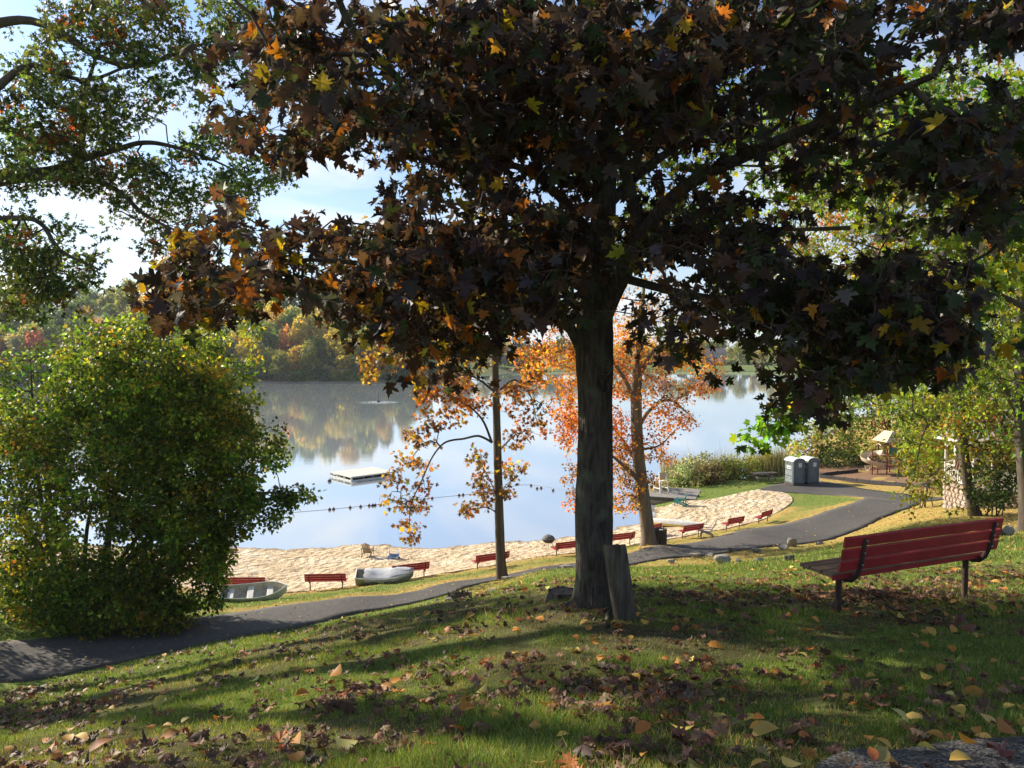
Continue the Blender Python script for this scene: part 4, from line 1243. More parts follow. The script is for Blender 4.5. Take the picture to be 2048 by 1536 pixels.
# ---- trees on the sunny side by the gazebo ---------------------------------------
def leafy(name, label, base, limbs, cent, per, spread, lsize, pal, jit=.22, bark=None, tm=None, twign=4, group=None, rtip=.01, patches=None):
    t = thing(name, label, 'tree', base, group=group)
    Ls = [smooth_line(L, .35) for L in limbs]
    for i, L in enumerate(Ls): put_limb(t, base, L, bark or M_BARK3, 'trunk' if i == 0 else 'branch', 14 if i == 0 else 8, rough=.06 if i == 0 else 0, flare=.25 if i == 0 else 0)
    g = grow(Ls, cent, sub=3, sag=.08, r_tip=rtip, wig=.1)
    put_twigs(t, base, g, bark or M_BARK3, twign)
    pos, tip, nrm, size = scatter_leaves(cent, per, spread, lsize, droop=.4, up=.8)
    cols = palette(len(pos), pal, jit)
    if patches:
        cl = np.repeat(RNG.random(len(cent)), per)
        lo = 0
        for sh, pp in patches:
            k = (cl >= lo) & (cl < lo + sh); lo += sh
            cols[k] = palette(int(k.sum()), pp, jit)
    put_leaves(t, base, pos, tip, nrm, size, cols, tm or [tmpl_small()], M_LEAF)
    return t
GREEN = [(3, (.10, .17, .02)), (3, (.16, .24, .022)), (2, (.24, .31, .03)), (.6, (.05, .08, .02))]
YELL = [(3, (.27, .30, .03)), (2.5, (.20, .27, .03)), (1, (.40, .32, .03)), (.3, (.38, .18, .03))]
ORAN = [(2, (.40, .15, .03)), (1.5, (.34, .10, .03)), (1, (.36, .24, .03))]

C1 = G(1950, 1032, 20)
D1 = float(C1[1])
rows = ['0000000000000000000000000000000000'] * 2
R1 = ['00000000000000000000000002344444', '00000000000000000000001344556666', '00000000000000000000123455667777', '00000000000000000001223345566666', '00000000000000000001234456666666',
      '00000000000000000000123456666666', '00000000000000000000123455666666', '00000000000000000000012344556666', '00000000000000000000001223445666', '00000000000000000000000012345666', '00000000000000000000000000135667',
      '00000000000000000000000000007875', '00000000000000000000000000006860', '00000000000000000000000000005710']
EXTRA_R1 = [(1930, 850, 40, 30, 26), (1985, 870, 50, 30, 34), (2030, 850, 30, 40, 24), (1960, 820, 60, 24, 30), (2010, 910, 34, 24, 22), (1935, 905, 16, 26, 8), (1915, 850, 20, 20, 8)]
cent = grid_samples(R1, 128, 17, lambda a, b: (D1 - 4.5, D1 + 3.5) if b < 760 else (D1 - 2.5, D1 + 1.0))
cent = np.vstack([cent, blob_samples(EXTRA_R1, D1, .7)])
lim = [WL([(1952, 1036, D1, .30), (1942, 1000, D1, .25), (1930, 930, D1, .23), (1925, 880, D1, .21), (1918, 780, D1, .20), (1900, 640, D1, .17), (1880, 500, D1, .13), (1860, 350, D1, .08), (1850, 200, D1, .03)]),
       WL([(1925, 860, D1, .1), (1890, 830, D1 - .8, .07), (1850, 860, D1 - 1.2, .04), (1830, 940, D1 - 1.4, .015)]),
       WL([(1905, 680, D1, .12), (1820, 600, D1 - 1, .09), (1700, 540, D1 - 1.5, .05), (1560, 500, D1 - 1.5, .02)]),
       WL([(1890, 560, D1, .12), (1960, 450, D1 - 1, .08), (2040, 380, D1 - 2, .04)]),
       WL([(1872, 440, D1, .09), (1760, 340, D1, .06), (1620, 300, D1, .02)])]
leafy('leaning_tree', 'leaning tree with yellow-green leaves in front of the stone gazebo base', C1, lim, cent, 15, .62, .17,
      GREEN[:3] + [(4.5, (.26, .31, .03)), (1.2, (.42, .34, .03))], patches=[(.20, YELL), (.06, ORAN)], rtip=.009)

C2 = G(2046, 1062, 15)
D2 = float(C2[1])
R2 = ['00000000000000000000000000000466', '00000000000000000000000000001577', '00000000000000000000000000001577', '00000000000000000000000000000466', '00000000000000000000000000000577', '00000000000000000000000000001577', '00000000000000000000000000002578', '00000000000000000000000000000466', '00000000000000000000000000000124']
cent = grid_samples(R2, 320, 24, lambda a, b: (D2 - 2.5, D2 + 2.5))
qq = C2 + np.array([2.5, 0, 6]) + rnd_dirs(600) * RNG.random((600, 1)) ** .4 * np.array([4.0, 4.0, 4.5])
cent = np.vstack([cent, qq[np.abs(qq[:, 0] / qq[:, 1]) > .67][:260]])
lim = [WL([(2058, 1068, D2, .40), (2056, 1040, D2, .30), (2052, 960, D2, .27), (2044, 860, D2, .25), (2043, 700, D2, .22), (2046, 540, D2, .18), (2050, 380, D2, .1), (2060, 250, D2, .04)]),
       WL([(2036, 830, D2, .14), (2000, 760, D2 - .6, .09), (1940, 700, D2 - .8, .04)]),
       WL([(2040, 640, D2, .14), (2090, 560, D2, .09), (2160, 480, D2, .04)])]
leafy('shade_tree', 'stout-trunked green tree at the picture edge behind the near bench', C2, lim, cent, 15, .5, .15, GREEN, rtip=.009, patches=[(.1, YELL)])

# shrub under the gazebo tree
def shrub(name, label, px, py, blobs, D, dj, per, lsize, pal, spread, k=1.0, tm=None, jit=.22, cat='shrub', group=None, nst=6, patches=None):
    b = G(px, py, 10) if D is None else W(px, py, D)
    b = np.array([b[0], b[1], max(0.0, hz(b[0], b[1]))])
    t = thing(name, label, cat, b, group=group)
    cent = blob_samples(blobs, b[1], dj, k)
    cent = cent[cent[:, 2] > np.maximum(0, HZ(cent[:, 0], cent[:, 1])) + .1]
    Ls = []
    for i in range(nst):
        e = cent[RNG.integers(len(cent))]; s = b + np.array([RNG.normal(0, .3), RNG.normal(0, .2), -.05])
        Ls.append(smooth_line([[*s, .035], [*(s * .5 + e * .5 + [0, 0, .2]), .02], [*e, .008]], .3))
    m = MB()
    for L in Ls: m.tube([q_[:3] - b for q_ in L], [q_[3] for q_ in L], 5)
    m.build('stem', M_BARK3, t, smooth=True)
    g = grow(Ls, cent, sub=2, sag=.08, r_tip=.005, wig=.08)
    put_twigs(t, b, g, M_BARK3, 3)
    pos, tip, nrm, size = scatter_leaves(cent, per, spread, lsize, droop=.0, up=.6)
    cols = palette(len(pos), pal, jit)
    if patches:
        cl = np.repeat(RNG.random(len(cent)), per); lo = 0
        for sh, pp in patches:
            kk = (cl >= lo) & (cl < lo + sh); lo += sh; cols[kk] = palette(int(kk.sum()), pp, jit)
    put_leaves(t, b, pos, tip, nrm, size, cols, tm or [tmpl_small()], M_LEAF, 'foliage')
    return t
shrub('shrub', 'dark green shrub between the two trunks beside the gazebo', 1990, 1025, [(1990, 975, 48, 38, 60), (2020, 940, 30, 40, 34), (1980, 930, 40, 30, 24), (1965, 1000, 22, 18, 14), (2000, 1000, 30, 20, 12)], 36.5, .8, 16, .13, [(3, (.045, .085, .02)), (2, (.07, .12, .022)), (.5, (.14, .17, .03))], .36)
shrub('young_tree', 'thin yellow-leaved sapling hanging over the timber playground edge', 1850, 985, [(1850, 900, 36, 40, 60), (1832, 925, 22, 34, 34), (1880, 920, 30, 50, 50), (1830, 965, 14, 24, 12), (1840, 1000, 12, 18, 8), (1812, 900, 10, 30, 10), (1880, 980, 16, 16, 8)], 49.0, .9, 14, .19, YELL[:3] + [(3, (.18, .25, .03)), (.6, (.38, .16, .04))], .42, cat='tree')

# shoreline trees behind the toilets and the playground
GY_ = [(3, (.17, .25, .03)), (2, (.26, .33, .035)), (1.5, (.34, .34, .05)), (.7, (.09, .13, .025))]
def blob_tree(name, label, px, py, D, topy, blobs, dj, per, lsize, pal, spread, k, group=None, patches=None, r0=.25):
    b = W(px, py, D); b = np.array([b[0], b[1], max(0.02, hz(b[0], b[1]))])
    cent = blob_samples(blobs, D, dj, k)
    cent = cent[cent[:, 2] > np.maximum(0, HZ(cent[:, 0], cent[:, 1])) + .3]
    t = W(px + RNG.normal(0, 8), topy, D)
    lim = [np.array([[*b, r0], [*(b * .7 + t * .3 + [RNG.normal(0, .2), 0, 0]), r0 * .75], [*(b * .35 + t * .65), r0 * .5], [*t, .03]])]
    for i in range(4):
        e = cent[RNG.integers(len(cent))]; s = b * (.75 - .12 * i) + t * (.25 + .12 * i)
        lim.append(np.array([[*s, r0 * .4], [*(s * .5 + e * .5 + [0, 0, .3]), r0 * .25], [*e, .02]]))
    return leafy(name, label, b, lim, cent, per, spread, lsize, pal, group=group, patches=patches, rtip=.012)
blob_tree('willow_tree', 'pale yellow-green tree right behind the portable toilets', 1640, 950, 79, 820, [(1625, 905, 40, 42, 70), (1600, 900, 24, 30, 26), (1660, 860, 50, 45, 70), (1655, 925, 45, 20, 34), (1700, 900, 40, 40, 50)], 1.6, 16, .26, GY_, .75, 1, patches=[(.14, [(1, (.40, .34, .18)), (1, (.36, .20, .08))]), (.1, YELL)])
blob_tree('shore_tree', 'tall green tree behind the spiral slide', 1770, 935, 84, 700, [(1700, 800, 60, 50, 80), (1760, 780, 60, 50, 80), (1800, 850, 60, 50, 70), (1700, 850, 55, 30, 50), (1850, 790, 60, 60, 60), (1770, 900, 90, 26, 60)], 2.0, 16, .28, GREEN, .8, 1, patches=[(.1, YELL), (.03, [(1, (.30, .06, .03))])])
blob_tree('shore_tree', 'broad green tree behind the gazebo roof', 1930, 950, 76, 640, [(1900, 760, 70, 60, 80), (1980, 740, 70, 80, 90), (1950, 850, 80, 60, 80), (2030, 880, 50, 60, 50), (1990, 640, 60, 60, 60), (1880, 880, 40, 50, 34)], 2.0, 16, .28, GREEN, .8, 1, patches=[(.12, YELL), (.06, ORAN)])
blob_tree('shore_tree', 'yellow and orange tree standing above the playground canopy', 1700, 900, 100, 560, [(1640, 700, 70, 70, 110), (1720, 640, 80, 80, 130), (1620, 610, 60, 60, 80), (1780, 560, 80, 90, 130), (1660, 780, 60, 40, 50), (1680, 500, 80, 80, 110), (1580, 520, 60, 60, 50)], 2.5, 24, .40, YELL + [(3, (.18, .2, .03))], 1.0, .8, r0=.35, patches=[(.20, ORAN)])
blob_tree('shore_tree', 'high green tree rising over the gazebo into the dark branches', 1880, 900, 96, 300, [(1850, 420, 100, 100, 140), (1960, 330, 110, 120, 150), (1800, 300, 100, 90, 110), (1950, 560, 110, 100, 140), (1720, 400, 90, 80, 110), (1990, 180, 80, 80, 70), (1850, 200, 80, 60, 40), (2040, 450, 60, 120, 70)], 3.0, 24, .42, GREEN + [(3, (.32, .33, .03))], 1.1, .8, r0=.4, patches=[(.28, YELL), (.16, ORAN)])
TINY = [tmpl_tiny()]
shrub('shrub', 'low dark green shrub at the foot of the tree behind the toilets', 1680, 945, [(1680, 925, 40, 20, 40), (1730, 925, 30, 22, 30), (1650, 930, 20, 14, 14)], 76.5, .8, 14, .22, [(3, (.05, .08, .02)), (1, (.10, .12, .03))], .6)

blob_tree('shore_tree', 'bright yellow-green tree standing between the spiral slide and the gazebo', 1850, 940, 72, 760, [(1850, 830, 60, 50, 70), (1900, 880, 50, 40, 50), (1800, 800, 50, 40, 50), (1880, 800, 50, 40, 50), (1950, 800, 60, 50, 60), (2010, 820, 50, 60, 60)], 1.6, 16, .26, GY_, .75, 1.1, patches=[(.2, YELL), (.05, ORAN)])
# reeds and bushes along the water behind the beach
GG = [(3, (.26, .27, .13)), (2, (.18, .21, .08)), (1.5, (.34, .32, .20)), (1, (.12, .14, .05))]
shrub('goldenrod_bush', 'tall grey-green seeding bush beside the lifeguard chair', 1375, 985, [(1375, 950, 34, 32, 60), (1400, 935, 40, 26, 50), (1350, 965, 18, 18, 16), (1420, 955, 30, 24, 36)], 69.5, .8, 22, .20, GG, .5, tm=TINY, k=1.2)
shrub('red_bush', 'dark reddish bush in the middle of the waterside thicket', 1428, 972, [(1428, 952, 20, 20, 40), (1416, 968, 18, 10, 12)], 69.5, .5, 22, .17, [(2, (.20, .06, .04)), (1, (.16, .12, .05)), (1, (.11, .05, .03))], .42, tm=TINY)
shrub('goldenrod_bush', 'yellow-green bush between the red bush and the long picnic table', 1480, 968, [(1462, 938, 26, 26, 40), (1490, 940, 26, 26, 50), (1455, 960, 26, 14, 24), (1500, 955, 20, 14, 18)], 71.0, .7, 22, .18, [(3, (.24, .30, .05)), (2, (.16, .22, .04)), (1, (.34, .32, .10))], .5, tm=TINY, k=1.2)
shrub('sapling', 'slim bright yellow sapling above the picnic table', 1535, 955, [(1535, 918, 9, 12, 14), (1540, 935, 12, 14, 14), (1530, 903, 5, 8, 5)], 74.0, .3, 14, .22, [(2, (.42, .38, .05)), (1, (.30, .32, .05))], .4, k=1.2, cat='tree', nst=3)
shrub('dry_grass_bush', 'straw-coloured reeds beside the bent orange maple', 1318, 1000, [(1318, 975, 18, 24, 40), (1268, 1015, 14, 40, 26)], 66.0, .5, 16, .22, [(2, (.34, .25, .12)), (2, (.26, .21, .09)), (1, (.18, .15, .06))], .4, tm=TINY, k=.8)
# reeds: thin upright blades, one uncountable stand
def reeds(name, label, pxs, pys, D, n, h, pal):
    px = RNG.uniform(pxs[0], pxs[1], n); dd = D + RNG.normal(0, .8, n); py = np.interp(px, pxs, pys)
    b = np.array([W(a, c, d) for a, c, d in zip(px, py, dd)]); b[:, 2] = np.maximum(-.05, HZ(b[:, 0], b[:, 1]))
    hh = h * RNG.lognormal(0, .2, n); lean = rnd_dirs(n) * .22; w = .022
    t_ = b + lean * hh[:, None]; t_[:, 2] = b[:, 2] + hh
    a = RNG.uniform(0, 3.14, n); s = np.stack([np.cos(a), np.sin(a), 0 * a], 1) * w
    m_ = (b + t_) / 2 + lean * -.1
    V = np.stack([b - s, b + s, m_ + s * .8, t_, m_ - s * .8], 1).reshape(-1, 3)
    F = (np.array([(0, 1, 2), (0, 2, 4), (4, 2, 3)])[None] + (np.arange(n) * 5)[:, None, None]).reshape(-1, 3)
    C = np.repeat(palette(n, pal, .2), 5, 0)
    return link(name, raw_mesh(name, V, F, M_GRASS, cols=C), kind='stuff', label=label, cat='reeds')
reeds('reeds', 'mixed green and straw reeds along the water behind the picnic table', (1495, 1570), (965, 958), 74, 1500, 2.2, [(2, (.22, .22, .07)), (1, (.30, .24, .11)), (1, (.14, .16, .05))])
reeds('reeds', 'straw reeds standing between the jetty and the seeding bush', (1325, 1480), (985, 965), 72.5, 1500, 2.3, [(2, (.28, .25, .12)), (1, (.34, .27, .14)), (1, (.16, .18, .06))])

# ---- far woods: crowns with their own trunk ---------------------------------------
def far_proto(kind, seed):
    r = np.random.default_rng(seed)
    if kind == 'round':
        lob = [(r.uniform(-2.6, 2.6), r.uniform(-2.6, 2.6), r.uniform(4.5, 12.0), r.uniform(1.7, 3.0)) for _ in range(12)] + [(0, 0, 12.5, 2.3)]
    elif kind == 'tall':
        lob = [(r.uniform(-1.7, 1.7), r.uniform(-1.7, 1.7), z, r.uniform(1.4, 2.3)) for z in np.linspace(3, 15, 12)]
    elif kind == 'low':
        lob = [(r.uniform(-2.2, 2.2), r.uniform(-2.2, 2.2), r.uniform(.6, 3.6), r.uniform(1.1, 1.9)) for _ in range(9)]
    else:
        lob = [(0, 0, z, 2.9 * (1 - z / 17) + .35) for z in np.linspace(2, 15.5, 14)]
    n = 1500 if kind != 'low' else 900
    L = np.array(lob); w = L[:, 3] ** 2; k = r.choice(len(L), n, p=w / w.sum())
    z = r.uniform(-1, 1, n); a = r.uniform(0, 2 * np.pi, n); q_ = np.sqrt(1 - z * z)
    d = np.stack([q_ * np.cos(a), q_ * np.sin(a), z], 1)
    pos = L[k, :3] + d * L[k, 3:4] * r.uniform(.72, 1.12, (n, 1)) * np.array([1, 1, .8 if kind != 'cone' else .5])
    tip = d * .5 + r.normal(0, .6, (n, 3)); nrm = d * .9 + r.normal(0, .45, (n, 3)) + [0, 0, .5]
    size = .78 * r.lognormal(0, .25, n)
    c = np.clip(np.ones((n, 3)) * r.lognormal(0, .17, (n, 1)) * r.lognormal(0, .10, (n, 3)), .2, 2.2)
    V, F, C = leaves_np(pos, tip, nrm, size, c, [tmpl_small()])
    root = thing('tree', 'tree', 'tree')
    link('crown', raw_mesh('crown', V, F, M_LEAFT, cols=C), root, kind='stuff')
    m = MB(); H = L[:, 2].max()
    m.tube([(0, 0, -.5), (.1, 0, H * .4), (0, .1, H * .9)], [.28, .2, .06], 6)
    for i in range(5):
        p = L[r.integers(len(L)), :3]; m.tube([(0, 0, p[2] * .55), tuple(p)], [.12, .03], 4)
    m.build('trunk', FARBARK, root)
    return root
FARBARK = mat('far_bark', (.20, .17, .14), (.11, .09, .07), rough=.9)
PROTO = {'round': [far_proto('round', i) for i in range(5)], 'tall': [far_proto('tall', 20 + i) for i in range(4)], 'low': [far_proto('low', 30 + i) for i in range(3)], 'cone': [far_proto('cone', 40 + i) for i in range(2)]}
_first = set()
def far_tree(kind, i, x, y, z, s, color, name, label, group, sz=None, cat='tree'):
    p = PROTO[kind][i % len(PROTO[kind])]
    rz = RNG.uniform(0, 6.28); sc = (s, s, sz or s * RNG.uniform(.85, 1.15))
    if p.name not in _first:
        _first.add(p.name); o = p
    else:
        o = dup(p)
    o.name = name
    o.location = (x, y, z); o.rotation_euler = (0, 0, rz); o.scale = sc
    o['label'] = label; o['category'] = cat; o['group'] = group
    for ch in o.children: ch.color = (*color, 1)
    return o
FC = {'green': (0.128, 0.192, 0.039), 'dark': (0.064, 0.108, 0.048), 'olive': (0.232, 0.249, 0.055), 'yellow': (0.464, 0.385, 0.062), 'gold': (0.48, 0.339, 0.068), 'orange': (0.48, 0.215, 0.068), 'rust': (0.394, 0.113, 0.068), 'wine': (0.29, 0.08, 0.083), 'grey': (0.22, 0.237, 0.124)}
LBL = {'green': 'mid green', 'dark': 'dark green', 'olive': 'olive green', 'yellow': 'yellow', 'gold': 'golden', 'orange': 'orange', 'rust': 'rust red', 'wine': 'wine red', 'grey': 'grey-green'}
SHP = {'round': 'broad', 'tall': 'slender', 'cone': 'pointed', 'low': 'low'}
def far_y(px):          # distance of the far waterline seen at a photo column
    return 264 if px < 830 else 300
def shore_at(px):
    r = (px - 1024) / FPX
    d = np.arange(60, 420, .5); ins = in_poly(d * r, d, SHORE + [(26, 80), (10, 60), (-30, 50)])
    k = np.nonzero(ins)[0]
    return d[k[-1]] if len(k) else 260
def one(kind, i, px, back, s, c, where, lab=None, sz=None):
    D = shore_at(px) + back; x = (px - 1024) / FPX * D
    off = back
    z = float(hill_h(np.array([x]), np.array([D]), np.array([off]))[0]) - .3
    nm = {'round': 'broadleaf_tree', 'tall': 'poplar_tree', 'cone': 'spruce_tree', 'low': 'bush'}[kind]
    cc_ = np.array(FC[c]) * RNG.lognormal(0, .12)
    return far_tree(kind, i, x, D, z, s, cc_, nm, lab or f'{SHP[kind]} {LBL[c]} {"bush" if kind == "low" else "tree"} {where}', f'{SHP[kind]} {LBL[c]} ones {where}', sz, cat='bush' if kind == 'low' else 'tree')
# trees one can pick out on the wooded bank
one('tall', 0, 418, 6, .85, 'wine', '', 'wine red slender tree at the foot of the wooded bank beside the green shore tree')
one('round', 1, 555, 5, .42, 'wine', '', 'small dark red tree above driftwood on the far wooded shore')
one('round', 2, 470, 9, .95, 'orange', '', 'tall faded orange tree on the wooded bank next to a dark green one')
one('tall', 1, 545, 14, 1.0, 'grey', '', 'pale grey-green tree with a reddish top on the wooded bank')
one('tall', 2, 512, 10, .95, 'dark', '', 'dark green slender tree standing between the orange and the pale tree')
one('round', 3, 630, 6, .78, 'olive', '', 'yellowish tree with a visible pale trunk at the far waterline')
one('round', 0, 130, 60, .8, 'orange', '', 'pinkish orange treetop standing out of the dark wood')
one('low', 0, 688, 4, .9, 'rust', '', 'little rust red bush near the end of the pale shore strip')
wcols = ['green', 'dark', 'olive', 'grey', 'yellow', 'gold', 'dark', 'green', 'green', 'olive', 'orange', 'rust']
for row, (back, st, s) in enumerate([(8, 34, .95), (20, 36, 1.1), (36, 36, 1.15), (58, 36, 1.15), (84, 38, 1.2), (112, 40, 1.2)]):
    px = -150 + RNG.uniform(0, 20)
    while px < 905:
        if px < 830 or row < 2:
            w = RNG.random()
            if row <= 1: c = wcols[int(w * 12)] if w < .99 else 'green'
            else: c = ['yellow', 'green', 'olive', 'dark', 'green', 'gold', 'olive', 'yellow'][int(w * 8)] if px > 120 else ['dark', 'green', 'dark', 'olive'][int(w * 4)]
            k = 'round' if RNG.random() < .88 else 'tall'
            if RNG.random() < .03: k, c = 'cone', 'dark'
            tp = s * (1.0 if px < 760 else .75)
            wh = ['at the waterline', 'in the second rank', 'on the lower slope', 'halfway up the slope', 'near the skyline', 'on the skyline'][row]
            wp = 'seen left of the big bush crown' if px < 60 else 'above the big green bush' if px < 300 else 'beside the big green bush' if px < 470 else 'above the dark reflection' if px < 640 else 'above the swim raft' if px < 770 else 'at the lower end of the wood'
            one(k, int(RNG.integers(9)), px + RNG.normal(0, 5), back + RNG.normal(0, 3), tp * RNG.uniform(.85, 1.12), c, wh + ' ' + wp)
        px += st * RNG.uniform(.8, 1.25)
px = -100
while px < 900:
    one('low', int(RNG.integers(9)), px, 3.0 + RNG.random() * 2, RNG.uniform(.55, .9), ['green', 'olive', 'grey', 'yellow', 'dark'][RNG.integers(5)], 'along the far waterline ' + ('behind the green bush' if px < 440 else 'above the dark reflection' if px < 640 else 'above the swim raft')); px += RNG.uniform(14, 30)
# thin line of trees on the farthest shore
px = 905
while px < 1620:
    if not (1000 < px < 1045 and RNG.random() < .6):
        c = ['green', 'olive', 'yellow', 'dark', 'grey', 'orange'][int(RNG.random() * 6)]
        one('round' if RNG.random() < .75 else 'tall', int(RNG.integers(9)), px, (26 if RNG.random() < .5 else 45) + RNG.normal(0, 4), RNG.uniform(.75, 1.05), c, 'on the farthest shore')
    px += RNG.uniform(14, 30)
px = 930
while px < 1600:
    one('low', int(RNG.integers(9)), px, 22, RNG.uniform(.5, 1.0), ['green', 'dark', 'olive'][RNG.integers(3)], 'behind the mown lawn across the lake'); px += RNG.uniform(25, 55)
# right bank of the lake, half hidden behind the dark maple
for k in range(26):
    t = k / 25; p = _sh[int(150 - 1 - (34 * (1 - t)))] if False else None
for k in range(24):
    i0 = 149 - k * 1; q_ = _sh[i0] + _nor[i0] * RNG.uniform(5, 12)
    c = ['green', 'olive', 'yellow', 'gold', 'green'][RNG.integers(5)]
    far_tree('round', k, q_[0], q_[1], .6, RNG.uniform(.7, .95), FC[c], 'broadleaf_tree', f'broad {LBL[c]} tree on the bank beyond the playground', f'broad {LBL[c]} ones beyond the playground')
for p in sum(PROTO.values(), []):
    if p.name not in _first and not p.name.split('.')[0] in ('broadleaf_tree', 'poplar_tree', 'spruce_tree', 'bush'):
        for ch in list(p.children): bpy.data.objects.remove(ch)
        bpy.data.objects.remove(p)

# ================================================================== OBJECTS
def paint(name, col, wood=(.20, .13, .08), amount=.55, rough=.55):
    """worn painted timber: paint with bare wood showing in patches along the grain"""
    m = mat(name, col, tuple(c * .72 for c in col), rough=rough, scale=5, stretch=(1, 1, 1), bump=.25, bscale=40)
    n, l = m.node_tree.nodes, m.node_tree.links; p = n['Principled BSDF']
    tc = [k for k in n if k.type == 'TEX_COORD'][0]
    mp = n.new('ShaderNodeMapping'); mp.inputs['Scale'].default_value = (1.2, 9, 9); l.new(tc.outputs['Object'], mp.inputs[0])
    nz = n.new('ShaderNodeTexNoise'); nz.inputs['Scale'].default_value = 4; nz.inputs['Detail'].default_value = 8; nz.inputs['Roughness'].default_value = .75
    l.new(mp.outputs[0], nz.inputs['Vector'])
    r = n.new('ShaderNodeValToRGB'); r.color_ramp.elements[0].position = amount; r.color_ramp.elements[1].position = amount + .06
    r.color_ramp.elements[0].color = (0, 0, 0, 1); r.color_ramp.elements[1].color = (1, 1, 1, 1)
    l.new(nz.outputs['Fac'], r.inputs['Fac'])
    base = p.inputs['Base Color'].links[0].from_socket
    mx = n.new('ShaderNodeMix'); mx.data_type = 'RGBA'; l.new(r.outputs['Color'], mx.inputs['Factor']); l.new(base, mx.inputs['A']); mx.inputs['B'].default_value = rgba(wood)
    l.new(mx.outputs['Result'], p.inputs['Base Color'])
    return m
M_RED = paint('red_paint', (.42, .036, .034), amount=.61)
M_REDW = paint('worn_red_paint', (.34, .03, .03), (.30, .20, .12), .47)
M_SEATW = paint('worn_seat_paint', (.27, .17, .10), (.16, .10, .06), .55, rough=.75)
M_RUST = mat('rusty_pipe', (.11, .065, .045), (.05, .035, .03), rough=.75, scale=12, bump=.3, metal=.2)
M_STEEL = mat('galvanised_pipe', (.30, .27, .24), (.13, .09, .07), rough=.5, scale=9, metal=.5)
M_BOLT = mat('bolt_steel', (.35, .33, .30), rough=.4, metal=.8)

def bench_parts(root, L, back, seat, near=False, lean=.20):
    """x along the bench, +y the way a sitter looks; legs stand at y 0"""
    hs, hb = .42, .86
    # seat planks
    for k in range(3):
        y = .02 + k * .145
        m = MB(); m.box((0, y, hs + .0), (L, .132, .036), .006)
        m.build('seat_plank', seat, root)
    # back planks, tilted
    R = Matrix.Rotation(lean, 3, 'X')
    for k in range(3):
        z = hs + .115 + k * .118
        y = -.115 - (z - hs) * math.tan(lean)
        m = MB(); m.box((0, y, z), (L, .034, .104 if near else .106), .006, rot=R)
        m.build('back_plank', back, root)
    for x in (-L / 2 + .235, L / 2 - .135) if near else (-L / 2 + .22, L / 2 - .22):
        leg = MB(); leg.tube([(x, .10, -.25), (x, .10, hs - .055)], .030, 14)
        lo = leg.build('leg', M_RUST, root, smooth=True)
        s = MB()
        s.tube([(x, .10, hs - .06), (x, .02, hs - .075), (x, -.05, hs - .06), (x, -.105, hs - .01), (x, -.138, hs + .06), (x, -.15 - .10 * math.tan(lean), hs + .14), (x, -.135 - .24 * math.tan(lean), hs + .24), (x, -.132 - .375 * math.tan(lean), hs + .375)],
               [.026, .028, .028, .027, .026, .024, .023, .022], 12)
        s.box((x, .16, hs - .04), (.045, .40, .022), .004)
        s.build('back_support', M_RUST, root, smooth=True)
        if near:
            for k in range(3):
                z = hs + .115 + k * .118
                b = MB(); b.lathe([(.013, -.006), (.013, .004), (.007, .010)], 8)
                o = b.build('bolt', M_BOLT, root, smooth=True)
                o.location = (x, -.160 - (z - hs) * math.tan(lean) - .002, z); o.rotation_euler = (math.pi / 2, 0, 0)
    return root

# the near bench
PL, PR = W(1690, 1240, 7.12), W(2013, 1205, 7.92)
a = np.array([3.05, 7.1]); b = np.array([5.03, 7.93])
ang = math.atan2(b[1] - a[1], b[0] - a[0]); mid = (a + b) / 2
zg = (hz(3.2, 7.2) + hz(4.9, 7.8)) / 2
near = thing('park_bench', 'big red bench with worn brown seat, seen from behind, nearest of all the benches', 'bench', (mid[0] - math.sin(ang) * .15, mid[1] + math.cos(ang) * .15, zg + .015), ang, group=None)
bench_parts(near, 2.14, M_RED, M_SEATW, near=True)
m = MB(); m.box((0, .325, .415), (2.14, .014, .05), .003); m.box((0, -.05, .402), (2.14, .010, .045), .003)
m.build('seat_edge', M_RED, near)

# the benches along the sand
BG = 'red benches facing the water along the sand'
BEN = [((452, 1190), (531, 1188), 'red bench beside the open white rowboat, half behind the big bush'),
       ((617, 1182), (688, 1180), 'red bench standing alone between the open rowboat and the covered boat'),
       ((792, 1163), (850, 1152), 'red bench directly behind the tarp-covered boat'),
       ((950, 1141), (1010, 1131), 'red bench partly hidden by the slender maple trunk'),
       ((1098, 1118), (1180, 1104), 'red bench next to the black fire bowl, running behind the dark maple trunk'),
       ((1212, 1100), (1268, 1091), 'red bench emerging between the dark maple trunk and the bent orange maple'),
       ((1278, 1078), (1325, 1066), 'red bench tucked behind the slatted litter bin'),
       ((1368, 1082), (1402, 1071), 'red bench with the taupe plastic chair at its end'),
       ((1452, 1064), (1481, 1056), 'red bench on the sand, second from the grassy end of the row'),
       ((1512, 1051), (1541, 1042), 'red bench farthest along the row, nearest the portable toilets')]
proto = None
M_REDB = paint('beach_bench_paint', (.40, .035, .035), amount=.66)
BA = [2, 3, 25, 27, 24, 24, 42, 28, 32, 44]
BX = [.95, .95, .95, .95, .92, .9, .75, .78, .72, .72]
BC = [(491, 1189), (652, 1181), (820, 1158), (983, 1136), (1138, 1111), (1240, 1095), (1304, 1073), (1383, 1077), (1468, 1060), (1529, 1046)]
for i, (p, q, lab) in enumerate(BEN):
    c = G(*BC[i]); ang = math.radians(BA[i])
    loc = (c[0], c[1], gz(c[0], c[1]) + .02)
    if proto is None:
        proto = thing('bench', lab, 'bench', loc, ang, BG); bench_parts(proto, 2.05, M_REDB, M_REDB); proto.scale = (BX[0], 1, 1)
    else:
        dup(proto, loc=loc, rz=ang, label=lab, group=BG, scale=(BX[i], 1, 1))

